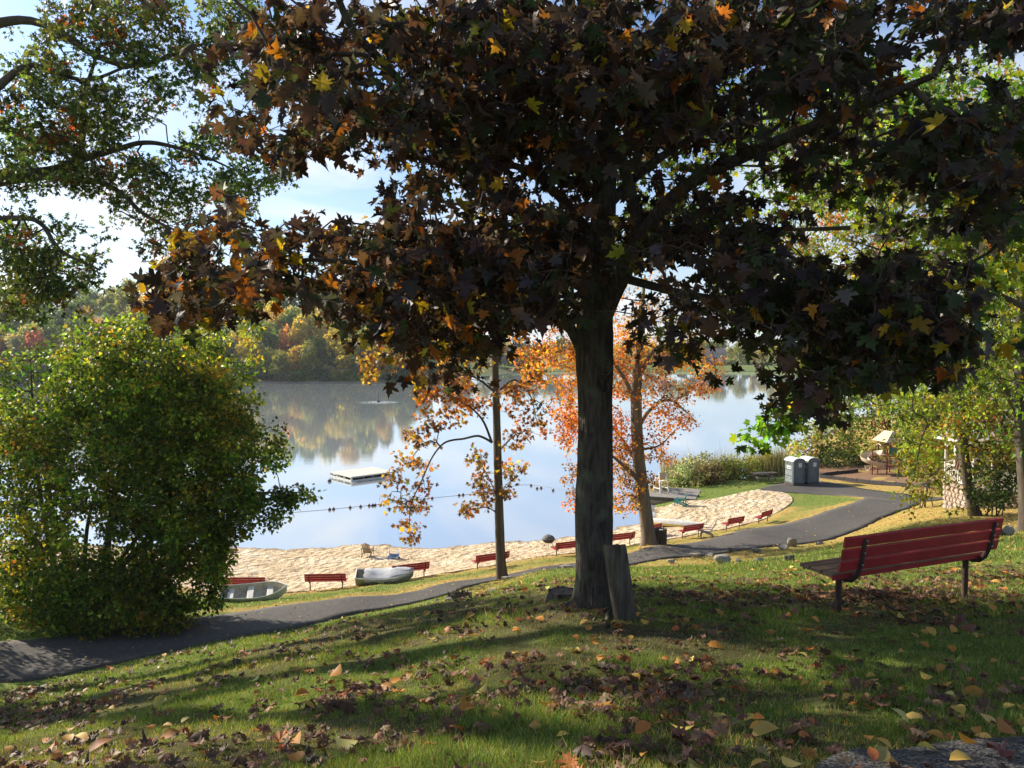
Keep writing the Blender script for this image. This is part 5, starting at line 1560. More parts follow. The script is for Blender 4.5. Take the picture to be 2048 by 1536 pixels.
# ---- boats ----------------------------------------------------------------------
M_BOATW = mat('white_fibreglass', (.72, .71, .66), (.55, .54, .48), rough=.45, scale=3)
M_BOATIN = mat('boat_inside', (.52, .50, .44), (.34, .32, .26), rough=.7, scale=4)
M_BOATG = mat('green_hull', (.34, .38, .28), (.22, .26, .18), rough=.5, scale=3)
def hull_rows(L, Wd, H, n=15, m=9, flat=.55, inner=0.0, transom=.82):
    rows = []
    for i in range(n):
        t = i / (n - 1); x = (t - .5) * L
        w = Wd / 2 * (transom + (1 - transom) * math.sin(min(1, t * 1.6) * math.pi / 2)) if t < .5 else Wd / 2 * math.cos(((t - .5) / .5) ** 1.7 * math.pi / 2 * .985)
        w = max(.02, w - inner); sh = .12 * H * (2 * t - 1) ** 2 + (.25 * H * max(0, t - .5) * 2)
        r = []
        for j in range(m):
            s = j / (m - 1) * 2 - 1; a = abs(s)
            yy = math.copysign(w * (1 - (1 - a) ** 1.9), s) if a > 0 else 0
            zz = (H + sh) * (a ** 2.3) + inner * (1 - a)
            zz = zz + (H * .9 * max(0, (t - .8) / .2) ** 2) * (1 - a)
            r.append((x, yy, zz))
        rows.append(r)
    return rows
def rowboat(name, label, loc, rz, L, Wd, H, mhull, minside, seats=3, tilt=(0, 0)):
    t = thing(name, label, 'boat', loc, rz); t.rotation_euler = (tilt[0], tilt[1], rz)
    m = MB(); R = hull_rows(L, Wd, H); m.sheet([list(reversed(r)) for r in R]); 
    tr = R[0]; b = len(m.v); m.v += [np.array(q) for q in tr]; m.f.append(tuple(range(b, b + len(tr))))
    m.build('hull', mhull, t, smooth=True)
    m = MB(); R2 = hull_rows(L * .975, Wd, H - .005, inner=.035); m.sheet(R2)
    b = len(m.v); m.v += [np.array(q) + [.004, 0, 0] for q in R2[0]]; m.f.append(tuple(reversed(range(b, b + len(R2[0])))))
    m.build('inner_hull', minside, t, smooth=True)
    m = MB()
    for s in (0, -1):
        m.tube([np.array(r[s]) + [0, 0, .005] for r in R], .028, 8)
    m.tube([R[0][0], R[0][-1]], .03, 8)
    m.build('gunwale', mhull, t, smooth=True)
    for k in range(seats):
        x = (-.36 + k * .30) * L if seats == 3 else (-.3 + k * .4) * L
        i = min(range(len(R)), key=lambda q: abs(R[q][0][0] - x)); w = abs(R[i][0][1]) * 2 * .93
        m = MB(); m.box((x, 0, H * .72), (.26, w, .045), .012); m.box((x, 0, H * .38), (.22, w * .72, H * .6), .01)
        m.build('thwart', mhull, t)
    return t
P = G(510, 1201)
rb_ = rowboat('rowboat', 'open white rowboat lying on the grass strip beside the path', (P[0] - .05, P[1] + .1, hz(P[0], P[1]) + .02), math.radians(14), 2.75, 1.25, .42, M_BOATW, M_BOATIN, tilt=(.24, 0))

P = G(770, 1166)
cov = thing('covered_boat', 'small green-hulled boat under a loose grey tarp beside the path', 'boat', (P[0], P[1], hz(P[0], P[1]) + .02), math.radians(12))
cov.rotation_euler = (.12, 0, math.radians(7))
m = MB(); R = hull_rows(2.75, 1.3, .44); m.sheet([list(reversed(r)) for r in R]); b = len(m.v); m.v += [np.array(q) for q in R[0]]; m.f.append(tuple(range(b, b + len(R[0]))))
m.build('hull', M_BOATG, cov, smooth=True)
m = MB()
for s in (0, -1): m.tube([np.array(r[s]) + [0, 0, .0] for r in R], .04, 8)
m.tube([R[0][0], R[0][-1]], .035, 8)
m.build('gunwale', M_BOATW, cov, smooth=True)
m = MB(); m.sheet(hull_rows(2.68, 1.27, .435, inner=.035)); m.build('inner_hull', M_BOATIN, cov, smooth=True)
rows = []
for i, r in enumerate(R[2:]):
    w = abs(r[0][1]) * 1.05 + .02; row = []
    for j in range(17):
        s = j / 16 * 2 - 1
        z = r[0][2] + .04 + (.13 + .05 * math.sin(i * .9 + 1)) * (1 - abs(s) ** 1.3) + .012 * math.sin(i * 2.3 + j * 1.7) + .008 * math.sin(j * 3.1 - i * 1.3) - .035 * (i == 0)
        if abs(s) > .99: z = r[0][2] - .10 - .04 * math.sin(i * 1.9)
        elif abs(s) > .86: z = r[0][2] + .055
        row.append((r[0][0] + .03 * math.sin(j * 1.3), s * w, z))
    rows.append(row)
m = MB(); m.sheet([list(reversed(r)) for r in rows], thick=.012)
m.build('tarp', mat('grey_tarp', (.46, .47, .48), (.34, .35, .37), rough=.65, scale=2.5, bump=.5, bscale=7), cov, smooth=True)
m = MB()
for k in range(4):
    x = -.7 + k * .42
    for s in (-1, 1):
        m.tube([(x, s * .69, .36), (x + .05, s * .62, .2), (x + .02, s * .5, .08)], .009, 5)
m.build('tie_rope', mat('white_rope', (.7, .7, .66)), cov)

P = G(1350, 1052)
can = thing('canoe', 'upturned canoe with a white bottom and yellow sides on the sand', 'canoe', (P[0], P[1], hz(P[0], P[1]) + .03), math.radians(-24))
def canoe_rows(k0, k1, n=25, m=9, L=4.7, Wd=.86, H=.40):
    rows = []
    for i in range(n):
        t = i / (n - 1) * 2 - 1; w = Wd / 2 * (1 - abs(t) ** 2.4) ** .85 + .012
        row = []
        for j in range(m):
            a = k0 + (k1 - k0) * j / (m - 1)
            z = H * (1 - abs(math.sin(a)) ** 2.4) ; y = w * math.copysign(abs(math.sin(a)) ** .75, a)
            z = z * (1 - .10 * t * t) - .05 * abs(t) ** 3
            row.append((t * L / 2 * (1 - .02 * (1 - z / H)), y, max(.005, z)))
        rows.append(row)
    return rows
h = math.pi / 2
m = MB(); m.sheet(canoe_rows(-.95, .95)); m.build('bottom', mat('white_canoe', (.74, .72, .66), (.55, .52, .45), rough=.5, scale=2), can, smooth=True)
MY = mat('yellow_canoe', (.62, .42, .06), (.5, .32, .05), rough=.5)
m = MB(); m.sheet(canoe_rows(-h, -.945)); m.sheet(canoe_rows(.945, h)); m.build('side', MY, can, smooth=True)
m = MB()
for s in (-1, 1): m.tube([r[0 if s < 0 else -1] for r in canoe_rows(-h, h)], .018, 6)
m.build('gunwale', mat('canoe_rim', (.16, .13, .10)), can, smooth=True)

# ---- chairs -----------------------------------------------------------------------
def adirondack(name, label, loc, rz, material, fallen=None, s=1.0, k=1.0):
    t = thing(name, label, 'chair', loc, rz)
    if fallen: t.rotation_euler = fallen
    t.scale = (s, s, s)
    # x sideways, +y the way a sitter looks
    for i in range(5):
        x = (i - 2) * .105; top = .98 - abs(i - 2) * .045
        m = MB(); m.beam((x * .82, -.12, .24), (x * 1.12, -.46, top), .088, .018, .004, up=(0, 1, .3)); m.build('back_slat', material, t)
    for i in range(5):
        y = .40 - i * .115
        m = MB(); m.box((0, y, .36 - i * .032), (.54, .095, .018), .004, rot=Matrix.Rotation(.26, 3, 'X')); m.build('seat_slat', material, t)
    for sx in (-1, 1):
        m = MB(); m.box((sx * .30, .38, .265), (.03, .085, .53), .006); m.build('front_leg', material, t)
        m = MB(); m.beam((sx * .265, .42, .34), (sx * .265, -.52, .04), .028, .10, .005); m.build('rear_leg', material, t)
        m = MB(); m.box((sx * .33, .08, .55), (.12, .72, .022), .006); m.build('arm', material, t)
        m = MB(); m.beam((sx * .29, -.26, .0), (sx * .31, -.28, .54), .03, .05, .004); m.build('arm_post', material, t)
    m = MB(); m.box((0, -.30, .56), (.60, .03, .06), .005, rot=Matrix.Rotation(.3, 3, 'X')); m.build('back_rail', material, t)
    return t
MTAN = mat('weathered_wood', (.36, .28, .19), (.24, .18, .12), rough=.85, scale=6)
P = G(735, 1114)
adirondack('garden_chair', 'tan slatted low chair on the sand facing the water', (P[0], P[1], gz(*P[:2]) + .03), math.radians(-6), MTAN, s=.92)
P = G(786, 1117)
adirondack('garden_chair', 'pale blue low chair tipped forward onto the sand', (P[0] + .0, P[1] + .15, gz(*P[:2]) + .30), 0, mat('blue_plastic', (.16, .33, .66), (.12, .26, .56), rough=.45), fallen=(math.radians(128), math.radians(6), math.radians(12)), s=.92)
P = G(1362, 1013)
adirondack('garden_chair', 'teal low chair on the sand below the jetty corner', (P[0], P[1], gz(*P[:2]) + .03), math.radians(62), mat('teal_plastic', (.03, .26, .25), (.02, .19, .19), rough=.45), s=1.05)

P = G(1413, 1075)
pc = thing('plastic_chair', 'taupe moulded plastic chair seen side-on at the edge of the path', 'chair', (P[0], P[1], gz(*P[:2]) + .02), math.radians(78))
MTP = mat('taupe_plastic', (.20, .17, .15), (.15, .13, .115), rough=.5)
m = MB(); m.sheet([[(x, .30 - .0 * j, .38 + .02 * (abs(x) > .2)) for x in (-.27, -.14, 0, .14, .27)], [(x, .05, .33 + .03 * (abs(x) > .2)) for x in (-.27, -.14, 0, .14, .27)], [(x, -.20, .31 + .03 * (abs(x) > .2)) for x in (-.25, -.13, 0, .13, .25)]] if not (j := 0) else [], thick=.03)
m.build('seat', MTP, pc, smooth=True)
for i in range(5):
    x = (i - 2) * .105
    m = MB(); m.sheet([[(x - .042, -.19 - .085 * k - .008 * k * k, .30 + .21 * k - .012 * abs(i - 2) * k), (x + .042, -.19 - .085 * k - .008 * k * k, .30 + .21 * k - .012 * abs(i - 2) * k)] for k in (0, 1, 2, 3, 3.4)], thick=.022)
    m.build('back_slat', MTP, pc, smooth=True)
for sx in (-1, 1):
    m = MB(); m.tube([(sx * .31, .36, 0), (sx * .31, .31, .30), (sx * .32, .28, .56)], [.03, .035, .035], 8); m.build('front_leg', MTP, pc, smooth=True)
    m = MB(); m.tube([(sx * .30, -.50, 0), (sx * .29, -.33, .20), (sx * .28, -.15, .33), (sx * .28, .05, .36)], [.03, .036, .036, .03], 8); m.build('rear_leg', MTP, pc, smooth=True)
    m = MB(); m.sheet([[(sx * .32 - .045, y, z), (sx * .32 + .045, y, z)] for y, z in ((.36, .55), (.30, .585), (.0, .575), (-.34, .60))], thick=.03); m.build('arm', MTP, pc, smooth=True)

# ---- litter bin, fire bowl ------------------------------------------------------
P = G(1320, 1088)
bn = thing('litter_bin', 'round litter bin clad in dark upright slats beside the bent orange maple', 'bin', (P[0], P[1], gz(*P[:2]) + .01))
MSL = mat('dark_timber', (.12, .095, .075), (.06, .05, .04), rough=.85, scale=8)
m = MB(); m.lathe([(.30, .03), (.31, .8), (.27, .82), (.26, .3)], 20); m.build('liner', mat('black_liner', (.03, .03, .03)), bn, smooth=True)
for i in range(16):
    a = 2 * math.pi * i / 16
    m = MB(); m.box((.355 * math.cos(a), .355 * math.sin(a), .43), (.03, .105, .84 + .02 * (i % 3)), .006, rot=Matrix.Rotation(a, 3, 'Z')); m.build('slat', MSL, bn)
m = MB()
for z in (.2, .66): m.tube([(.335 * math.cos(t), .335 * math.sin(t), z) for t in np.linspace(0, 2 * math.pi, 21)], .012, 6, cap=False)
m.build('hoop', M_RUST, bn)
m = MB(); m.box((.02, -.20, .80), (.22, .16, .10), .03, rot=Matrix.Rotation(.5, 3, 'X')); m.build('rubbish_bag', mat('white_bag', (.6, .6, .6), rough=.4), bn, smooth=True)
P = G(1097, 1094)
fb_ = thing('fire_bowl', 'round black fire bowl with a domed mesh lid on the sand', 'fire bowl', (P[0], P[1], gz(*P[:2]) + .01))
MBK = mat('black_iron', (.05, .048, .045), (.025, .024, .024), rough=.6, metal=.3)
m = MB(); m.lathe([(.06, .24), (.22, .27), (.34, .36), (.40, .48), (.42, .50), (.40, .50), (.3, .38)], 20); m.build('bowl', MBK, fb_, smooth=True)
m = MB(); m.lathe([(.39, .50), (.36, .60), (.26, .69), (.12, .735), (.03, .745)], 20); m.build('lid', mat('soot_mesh', (.16, .15, .14), (.07, .07, .065), rough=.8, scale=30), fb_, smooth=True)
m = MB(); m.tube([(.06 * math.cos(t), 0, .74 + .06 * math.sin(t)) for t in np.linspace(0, math.pi, 7)], .01, 6); m.build('handle', MBK, fb_)
for i in range(3):
    a = 2 * math.pi * i / 3 + .4
    m = MB(); m.tube([(.2 * math.cos(a), .2 * math.sin(a), .28), (.34 * math.cos(a), .34 * math.sin(a), -.03)], .016, 6); m.build('leg', MBK, fb_)

# ---- lifeguard chair, jetty, raft, buoys ------------------------------------------
JP = [W(1262, 1016, 63.4), W(1395, 1000, 61.6), W(1362, 985, 67.5), W(1262, 990, 68.5)]
jz = .62
jet = thing('jetty', 'grey plank jetty edged with dark timber where the lifeguard chair stands', 'jetty', (JP[0][0], JP[0][1], 0))
Jo = JP[0][:2]; jx = (JP[1] - JP[0])[:2]; Lx = np.linalg.norm(jx); jx = jx / Lx; jy = np.array([-jx[1], jx[0]]); Ly = 4.6
jang = math.atan2(jx[1], jx[0]); jet.rotation_euler = (0, 0, jang)
MPL = mat('grey_decking', (.30, .27, .24), (.20, .18, .155), rough=.85, scale=5)
nP = int(Lx / .2)
for i in range(nP):
    m = MB(); m.box((.1 + i * .2, Ly / 2, jz), (.188, Ly, .04), .005); m.build('plank', MPL, jet)
m = MB(); m.box((Lx / 2, -.04, jz - .12), (Lx, .07, .26), .01); m.box((Lx / 2, Ly + .04, jz - .12), (Lx, .07, .26), .01); m.box((-.04, Ly / 2, jz - .12), (.07, Ly, .26), .01)
m.build('edge_beam', MSL, jet)
m = MB(); m.box((Lx / 2, -.02, jz - .42), (Lx, .05, .30), .01); m.build('retaining_board', MTAN, jet)
for x in (.2, Lx * .35, Lx * .7):
    for y in (.05, Ly - .1):
        m = MB(); m.tube([(x, y, -1.6), (x, y, jz - .05)], .09, 10); m.build('pile', MSL, jet)
P = W(1322, 992, 64.6)
lg = thing('lifeguard_chair', 'white lifeguard chair with tan seat back on the jetty', 'chair', (P[0], P[1] + .2, jz + .02), math.radians(28))
MW = mat('white_paint_wood', (.74, .72, .66), (.6, .57, .5), rough=.6)
for sx in (-1, 1):
    m = MB(); m.beam((sx * .45, .42, 0), (sx * .34, .22, 1.15), .07, .07, .006); m.build('front_leg', MW, lg)
    m = MB(); m.beam((sx * .45, -.52, 0), (sx * .34, -.22, 1.75), .07, .07, .006); m.build('rear_leg', MW, lg)
    m = MB(); m.box((sx * .37, .02, 1.22), (.07, .62, .05), .006); m.build('arm', MW, lg)
    m = MB(); m.beam((sx * .42, .36, .35), (sx * .42, -.44, .35), .04, .07, .004); m.build('side_rail', MW, lg)
for z in (.25, .55, .82):
    m = MB(); m.box((0, .44 - z * .2, z), (.82 - z * .15, .05, .06), .005); m.build('step', MW, lg)
m = MB(); m.box((0, 0, .93), (.66, .5, .05), .01); m.build('seat', MW, lg)
m = MB(); m.box((0, -.24, 1.38), (.66, .035, .62), .03, rot=Matrix.Rotation(.12, 3, 'X')); m.build('seat_back', mat('tan_board', (.46, .38, .25), (.36, .29, .18)), lg)

C0 = W(710, 972, 71.4); 
rf = thing('swim_raft', 'floating swim raft with a pale plank deck moored in the lake', 'raft', (0, 0, 0))
ca, cb, cc2 = W(667, 951, 76.3), W(703, 962, 73.3), W(800, 949, 76.9)
pa, pb, pcv = ca[:2], cb[:2], cc2[:2]
u_ = pcv - pb; Lr = np.linalg.norm(u_); u_ = u_ / Lr; v_ = np.array([-u_[1], u_[0]]); Wr = 4.0
rf.location = (pb[0], pb[1], 0); rf.rotation_euler = (0, 0, math.atan2(u_[1], u_[0]))
Lr = 4.7
MRF = mat('pale_deck', (.66, .63, .55), (.46, .43, .36), rough=.8, scale=6, contrast=(.3, .6))
for i in range(int(Wr / .2)):
    m = MB(); m.box((Lr / 2, .1 + i * .2, .44), (Lr, .186, .04), .004); m.build('deck_plank', MRF, rf)
m = MB()
for y in (-.03, Wr + .03): m.box((Lr / 2, y, .40), (Lr + .1, .05, .12), .01)
for x in (-.03, Lr + .03): m.box((x, Wr / 2, .40), (.05, Wr, .12), .01)
m.build('rim', MRF, rf)
m = MB()
for y in (-.02, Wr + .02): m.box((Lr / 2, y, .05), (Lr + .06, .06, .13), .01)
for x in (-.02, Lr + .02): m.box((x, Wr / 2, .05), (.06, Wr, .13), .01)
m.build('lower_frame', MRF, rf)
MGP = mat('grey_post', (.24, .23, .21))
for y in (.02, Wr * .35, Wr * .68, Wr - .02):
    for x in (.02, Lr - .02):
        m = MB(); m.box((x, y, .24), (.09, .42, .26), .008); m.build('strut', MGP, rf)
for x in (Lr * .28, Lr * .5, Lr * .75):
    m = MB(); m.box((x, .03, .24), (.12, .06, .26), .008); m.build('strut', MGP, rf)
for x in (Lr * .22, Lr * .5, Lr * .78):
    m = MB(); m.tube([(x, .25, .13), (x, Wr - .25, .13)], .22, 14); m.build('float_drum', mat('black_drum', (.035, .035, .038), rough=.5), rf, smooth=True)

MBUO = mat('dark_buoy', (.10, .045, .04), (.05, .03, .03), rough=.5)
MROPE = mat('pale_rope', (.34, .36, .38), rough=.8)
def rope(label, pts, buoys, grp):
    Q = [W(a, b, (CZ) * FPX / (b - HORY)) for a, b in pts]
    Q = [(q[0], q[1], .01) for q in Q]
    L = smooth_line([(*q, 0) for q in Q], .8)
    m = MB(); m.tube([q[:3] for q in L], .013, 5); o = m.build('rope', MROPE, label=label, cat='rope')
    for i, (a, b, lab) in enumerate(buoys):
        q = W(a, b, CZ * FPX / (b + 3 - HORY))
        t = thing('buoy', lab, 'buoy', (q[0], q[1], .0), .3, grp)
        m = MB(); m.lathe([(.04, -.08), (.10, -.03), (.13, .05), (.10, .13), (.04, .17)], 12); m.build('float', MBUO, t, smooth=True)
        m = MB(); m.tube([(0, 0, .16), (.03, 0, .22), (0, 0, .25)], .02, 6); m.build('eye', MROPE, t)
rope('pale swim line stretched across the water from the bush to the bent orange maple', [(560, 1030), (655, 1022), (750, 1012), (860, 999), (960, 988), (1040, 972), (1080, 974), (1140, 985), (1200, 996)],
     [(x, y, 'dark float on the swim line') for x, y in ((659, 1020), (667, 1019), (700, 1016), (721, 1014), (738, 1012), (745, 1011.5), (750, 1011), (848, 999), (864, 997), (918, 991), (926, 990), (974, 986), (1062, 971), (1074, 977), (1082, 976), (1106, 981), (1133, 986))], 'dark floats strung along the swim line')
for (x, y, lab) in ((659, 962, 'lone dark float just left of the swim raft'), (594, 969, 'dark float on the open water above the bush tip'), (550, 974, 'dark float next to the leafy edge of the green bush')):
    q = W(x, y, CZ * FPX / (y + 3 - HORY)); t = thing('buoy', lab, 'buoy', (q[0], q[1], 0), .3, 'loose floats near the swim raft')
    m = MB(); m.lathe([(.05, -.10), (.16, -.04), (.19, .06), (.16, .17), (.05, .24)], 12); m.build('float', MBUO, t, smooth=True)
    m = MB(); m.tube([(0, 0, .22), (.03, 0, .29), (0, 0, .32)], .02, 6); m.build('eye', MROPE, t)
# bubbling aerator: a low dome of broken water
def aerator(px, py, r_, label):
    q = W(px, py, CZ * FPX / (py - HORY)); m = MB()
    rows = []
    for i in range(9):
        rr_ = r_ * i / 8 + .02
        rows.append([(q[0] + rr_ * math.cos(a) * 1.0, q[1] + rr_ * math.sin(a), -.03 + (.10 * (1 - i / 8) + .05) * (0.3 + 1.0 * abs(math.sin(i * 2.1 + 5 * a + math.sin(9 * a))))) for a in np.linspace(0, 2 * math.pi, 40)])
    m.sheet(rows); o = m.build('splash', mat('foam', (.50, .53, .54), (.16, .19, .19), rough=.12, scale=2.5, contrast=(.45, .55), spec=.8), smooth=True, label=label, cat='fountain')
    if o.data.polygons[0].normal.z < 0: o.data.flip_normals()
aerator(757, 805, 4.6, 'low ring of bubbling water in the dark reflection of the wood')
q = W(757, 805, CZ * FPX / (805 - HORY))
m = MB(); m.tube([(q[0], q[1], -.2), (q[0], q[1], .45)], .3, 10); m.tube([(q[0], q[1], .4), (q[0] + .05, q[1], 2.0)], .06, 6)
m.build('aerator', MBK, label='thin dark aerator rod standing in the ring of bubbling water', cat='aerator')

# ---- toilets -----------------------------------------------------------------------
MTO = mat('grey_blue_plastic', (.135, .160, .165), (.10, .122, .128), rough=.5, scale=2)
MTL = mat('pale_grey_plastic', (.22, .25, .26), (.18, .21, .22), rough=.5)
MTR = mat('white_roof_plastic', (.72, .73, .72), (.6, .62, .62), rough=.4)
MLAB = mat('white_label', (.78, .78, .76), (.74, .74, .72), rough=.5)
MINK = mat('label_ink', (.08, .09, .11))
def toilet(label, P, rz, front=True):
    t = thing('portable_toilet', label, 'toilet', (P[0], P[1], P[2]), rz, 'pair of portable toilets')
    w, d, hh = 1.12, 1.16, 1.98
    m = MB(); m.box((0, 0, .06), (w + .06, d + .06, .12), .02); m.build('skid', MSL, t)
    m = MB(); m.box((0, 0, hh / 2 + .1), (w, d, hh - .06), .03); m.build('cabin', MTO, t)
    # door face at -y
    m = MB(); m.box((0, -d / 2 - .012, 1.05), (.78, .03, 1.72), .012)
    m.box((.28, -d / 2 - .035, 1.0), (.05, .03, .14), .006)
    m.build('door', MTO, t)
    m = MB()
    for x in (-w / 2 + .05, w / 2 - .05): m.box((x, -d / 2 - .02, 1.08), (.09, .05, 1.9), .012)
    m.build('door_post', MTO, t)
    # ribbed side wall at -x
    for z, hgt in ((.45, .46), (1.0, .40), (1.50, .34)):
        m = MB(); m.box((-w / 2 - .012, 0, z), (.03, d - .2, hgt), .01); m.build('side_panel', MTL, t)
    for k in range(3):
        m = MB(); m.box((-w / 2 - .012, (k - 1) * .33, 1.83), (.03, .27, .14), .008); m.build('vent_panel', MTO, t)
    for y in (-.28, .25):
        m = MB(); m.box((-w / 2 - .03, y, .55), (.02, .22, .05), .006); m.build('vent_slot', MBK, t)
    # arched roof, ridge running front to back
    rows = []
    for j in range(9):
        a = (j / 8 - .5) * math.pi * .92
        rows.append([(math.sin(a) / math.sin(math.pi * .46) * (w / 2 + .04), y, hh + .06 + .30 * (math.cos(a) - math.cos(math.pi * .46))) for y in (-d / 2 - .06, 0, d / 2 + .06)])
    m = MB(); m.sheet(rows, thick=.03); o = m.build('roof', MTR, t, smooth=True)
    m = MB(); pr = [(r[0][0], -d / 2 - .03, r[0][2] - .03) for r in rows]; b_ = [(pr[-1][0], -d / 2 - .03, hh), (pr[0][0], -d / 2 - .03, hh)]
    F_ = pr + b_; Bk = [(p_[0], d / 2 + .03, p_[2]) for p_ in F_]
    n_ = len(F_); m.add(F_ + Bk, [tuple(range(n_)), tuple(reversed(range(n_, 2 * n_)))] + [(i, (i + 1) % n_ , n_ + (i + 1) % n_, n_ + i)[::-1] for i in range(n_)], fix=True); m.build('gable', MTO, t)
    m = MB(); m.box((.10, -d / 2 - .034, 1.72), (.30, .008, .34), .002); lb = m.build('notice', MLAB, t)
    m = MB()
    for k in range(5): m.box((.10 + (k % 2) * .02, -d / 2 - .041, 1.83 - k * .052), (.2 - (k % 3) * .04, .004, .016))
    m.build('lettering', MINK, lb)
    m = MB(); m.box((-w / 2 - .034, .0, 1.48), (.008, .42, .26), .002); lb = m.build('sign', MLAB, t)
    m = MB()
    for k in range(5): m.box((-w / 2 - .041, .13 - k * .065, 1.48), (.004, .045, .09))
    m.box((-w / 2 - .041, 0, 1.39), (.004, .3, .014))
    m.build('lettering', MINK, lb)
    m = MB(); m.tube([(.4, .45, 2.0), (.4, .45, 2.4)], .05, 8); m.build('vent_pipe', MTO, t)
    return t
P1 = G(1608, 972); z1 = hz(P1[0], P1[1]) + .04
rz1 = math.radians(17)
toilet('grey portable toilet standing in front, its side with a white sign turned to the beach', (P1[0] - .55, P1[1] + .75, z1), rz1)
P2 = W(1632, 968, 67.6)
toilet('grey portable toilet standing behind, partly hidden by its twin', (P1[0] + .86, P1[1] + 1.15, z1), rz1)

# ---- playground ---------------------------------------------------------------------
P = G(1745, 951); PGz = hz(P[0], P[1]) + .03
pg = thing('playground_tower', 'play tower with maroon posts, beige roof and a beige spiral slide', 'playground', (P[0] + 1.7, P[1] + .6, PGz), math.radians(12))
MPOST = mat('maroon_steel', (.20, .045, .03), (.15, .035, .025), rough=.5)
MBEI = mat('beige_plastic', (.56, .46, .30), (.50, .40, .26), rough=.4, scale=1.5)
MGRN = mat('green_plastic', (.05, .16, .13), rough=.45)
w = .62
for x, y in ((-w, -w), (w, -w), (-w, w), (w, w)):
    m = MB(); m.tube([(x, y, -.3), (x, y, 3.1)], .06, 10); m.build('post', MPOST, pg, smooth=True)
m = MB(); m.box((0, 0, 1.7), (1.4, 1.4, .06), .01); m.build('deck', MPOST, pg)
m = MB(); m.box((0, 0, .8), (1.3, 1.3, .05), .01); m.build('lower_deck', MPOST, pg)
# barrel-vaulted roof with pyramid shoulder
for sgn in (-1, 1):
    m = MB(); m.sheet([[(sgn * .98, -1.0, 3.02), (sgn * .98, 1.0, 3.02)], [(sgn * .05, -.55, 3.92), (sgn * .05, .55, 3.92)]] if sgn < 0 else [[(sgn * .05, -.55, 3.92), (sgn * .05, .55, 3.92)], [(sgn * .98, -1.0, 3.02), (sgn * .98, 1.0, 3.02)]], thick=.05); m.build('roof_panel', MBEI, pg)
for sgn in (-1, 1):
    m = MB(); rows = []
    for j in range(9):
        a = math.pi * j / 8
        rows.append([(.34 * math.cos(a), sgn * 1.05, 3.05 + .42 * math.sin(a)), (.12 * math.cos(a), sgn * .5, 3.75 + .15 * math.sin(a))])
    m.sheet(rows, thick=.04)
    m.sheet([[(-1.0, sgn * 1.0, 3.02), (-.34, sgn * 1.02, 3.05)], [(-.1, sgn * .55, 3.9), (-.1, sgn * .55, 3.86)]], thick=.04)
    m.sheet([[(.34, sgn * 1.02, 3.05), (1.0, sgn * 1.0, 3.02)], [(.1, sgn * .55, 3.86), (.1, sgn * .55, 3.9)]], thick=.04)
    m.build('roof_arch', MBEI, pg, smooth=True)
for x0_, y0_, x1_, y1_ in ((-w, w, w, w), (w, -w, w, w)):
    for k in range(7):
        t_ = (k + .5) / 7; m = MB(); xx, yy_ = x0_ + (x1_ - x0_) * t_, y0_ + (y1_ - y0_) * t_
        m.tube([(xx, yy_, 1.75), (xx, yy_, 2.6)], .016, 6); m.build('rail_bar', MPOST, pg)
    m = MB(); m.tube([(x0_, y0_, 2.62), (x1_, y1_, 2.62)], .025, 8); m.build('rail', MPOST, pg)
m = MB(); m.box((0, -w, 2.15), (.9, .04, .7), .02); m.build('panel', MGRN, pg)
m = MB(); m.box((.2, -w - .02, 1.2), (.7, .05, .6), .02); m.build('panel', MBEI, pg)
# spiral chute
cx, cy, Rr = -1.70, -.05, .68
rows = []
N = 46
for i in range(N + 1):
    t_ = i / N; a = math.radians(0 + 450 * t_) ; z = 1.85 - 1.62 * t_
    if t_ > .94: z = 1.85 - 1.62 * .94 - .35 * (t_ - .94)
    row = []
    for j in range(9):
        b_ = math.pi * (j / 8); rr_ = Rr + .34 * math.cos(b_) * (-1); zz = z + .30 * (1 - math.sin(b_)) + (.10 if j >= 7 else 0)
        row.append((cx + rr_ * math.cos(a), cy + rr_ * math.sin(a), zz))
    rows.append(row)
m = MB(); m.sheet(rows, thick=.035); m.build('spiral_slide', MBEI, pg, smooth=True)
m = MB(); m.tube([(cx, cy, -.2), (cx, cy, 2.4)], .06, 10); m.build('centre_pole', MPOST, pg, smooth=True)
m = MB(); m.tube([(cx + .6, cy - .35, 2.7), (cx + .6, cy, 2.85), (cx + .6, cy + .35, 2.7)], .035, 8); m.sheet([[(cx + .5, -.5, 1.86), (cx + 1.05, -.5, 1.86)], [(cx + .5, .5, 1.86), (cx + 1.05, .5, 1.86)]], thick=.04); m.build('slide_entry', MBEI, pg)
# second straight slide nearer the gazebo
P = G(1868, 966)
sl = thing('slide', 'grey-beige straight slide showing behind the round picnic table', 'slide', (P[0], P[1] + 1, hz(P[0], P[1]) + .03), math.radians(25))
MG2 = mat('grey_slide_plastic', (.42, .38, .33), rough=.5)
m = MB(); m.sheet([[(x, -.25, z + .14), (x, -.22, z), (x, .22, z), (x, .25, z + .14)] for x, z in ((1.5, .15), (1.2, .16), (.6, .45), (0, .9), (-.6, 1.35), (-.9, 1.42))], thick=.03); m.build('chute', MG2, sl, smooth=True)
m = MB()
for y in (-.22, .22): m.tube([(-.95, y, 0), (-.85, y, 2.0)], .03, 8)
for z in (.3, .6, .9, 1.2): m.tube([(-.93 + z * .05, -.22, z), (-.93 + z * .05, .22, z)], .02, 6)
m.build('ladder', MPOST, sl)
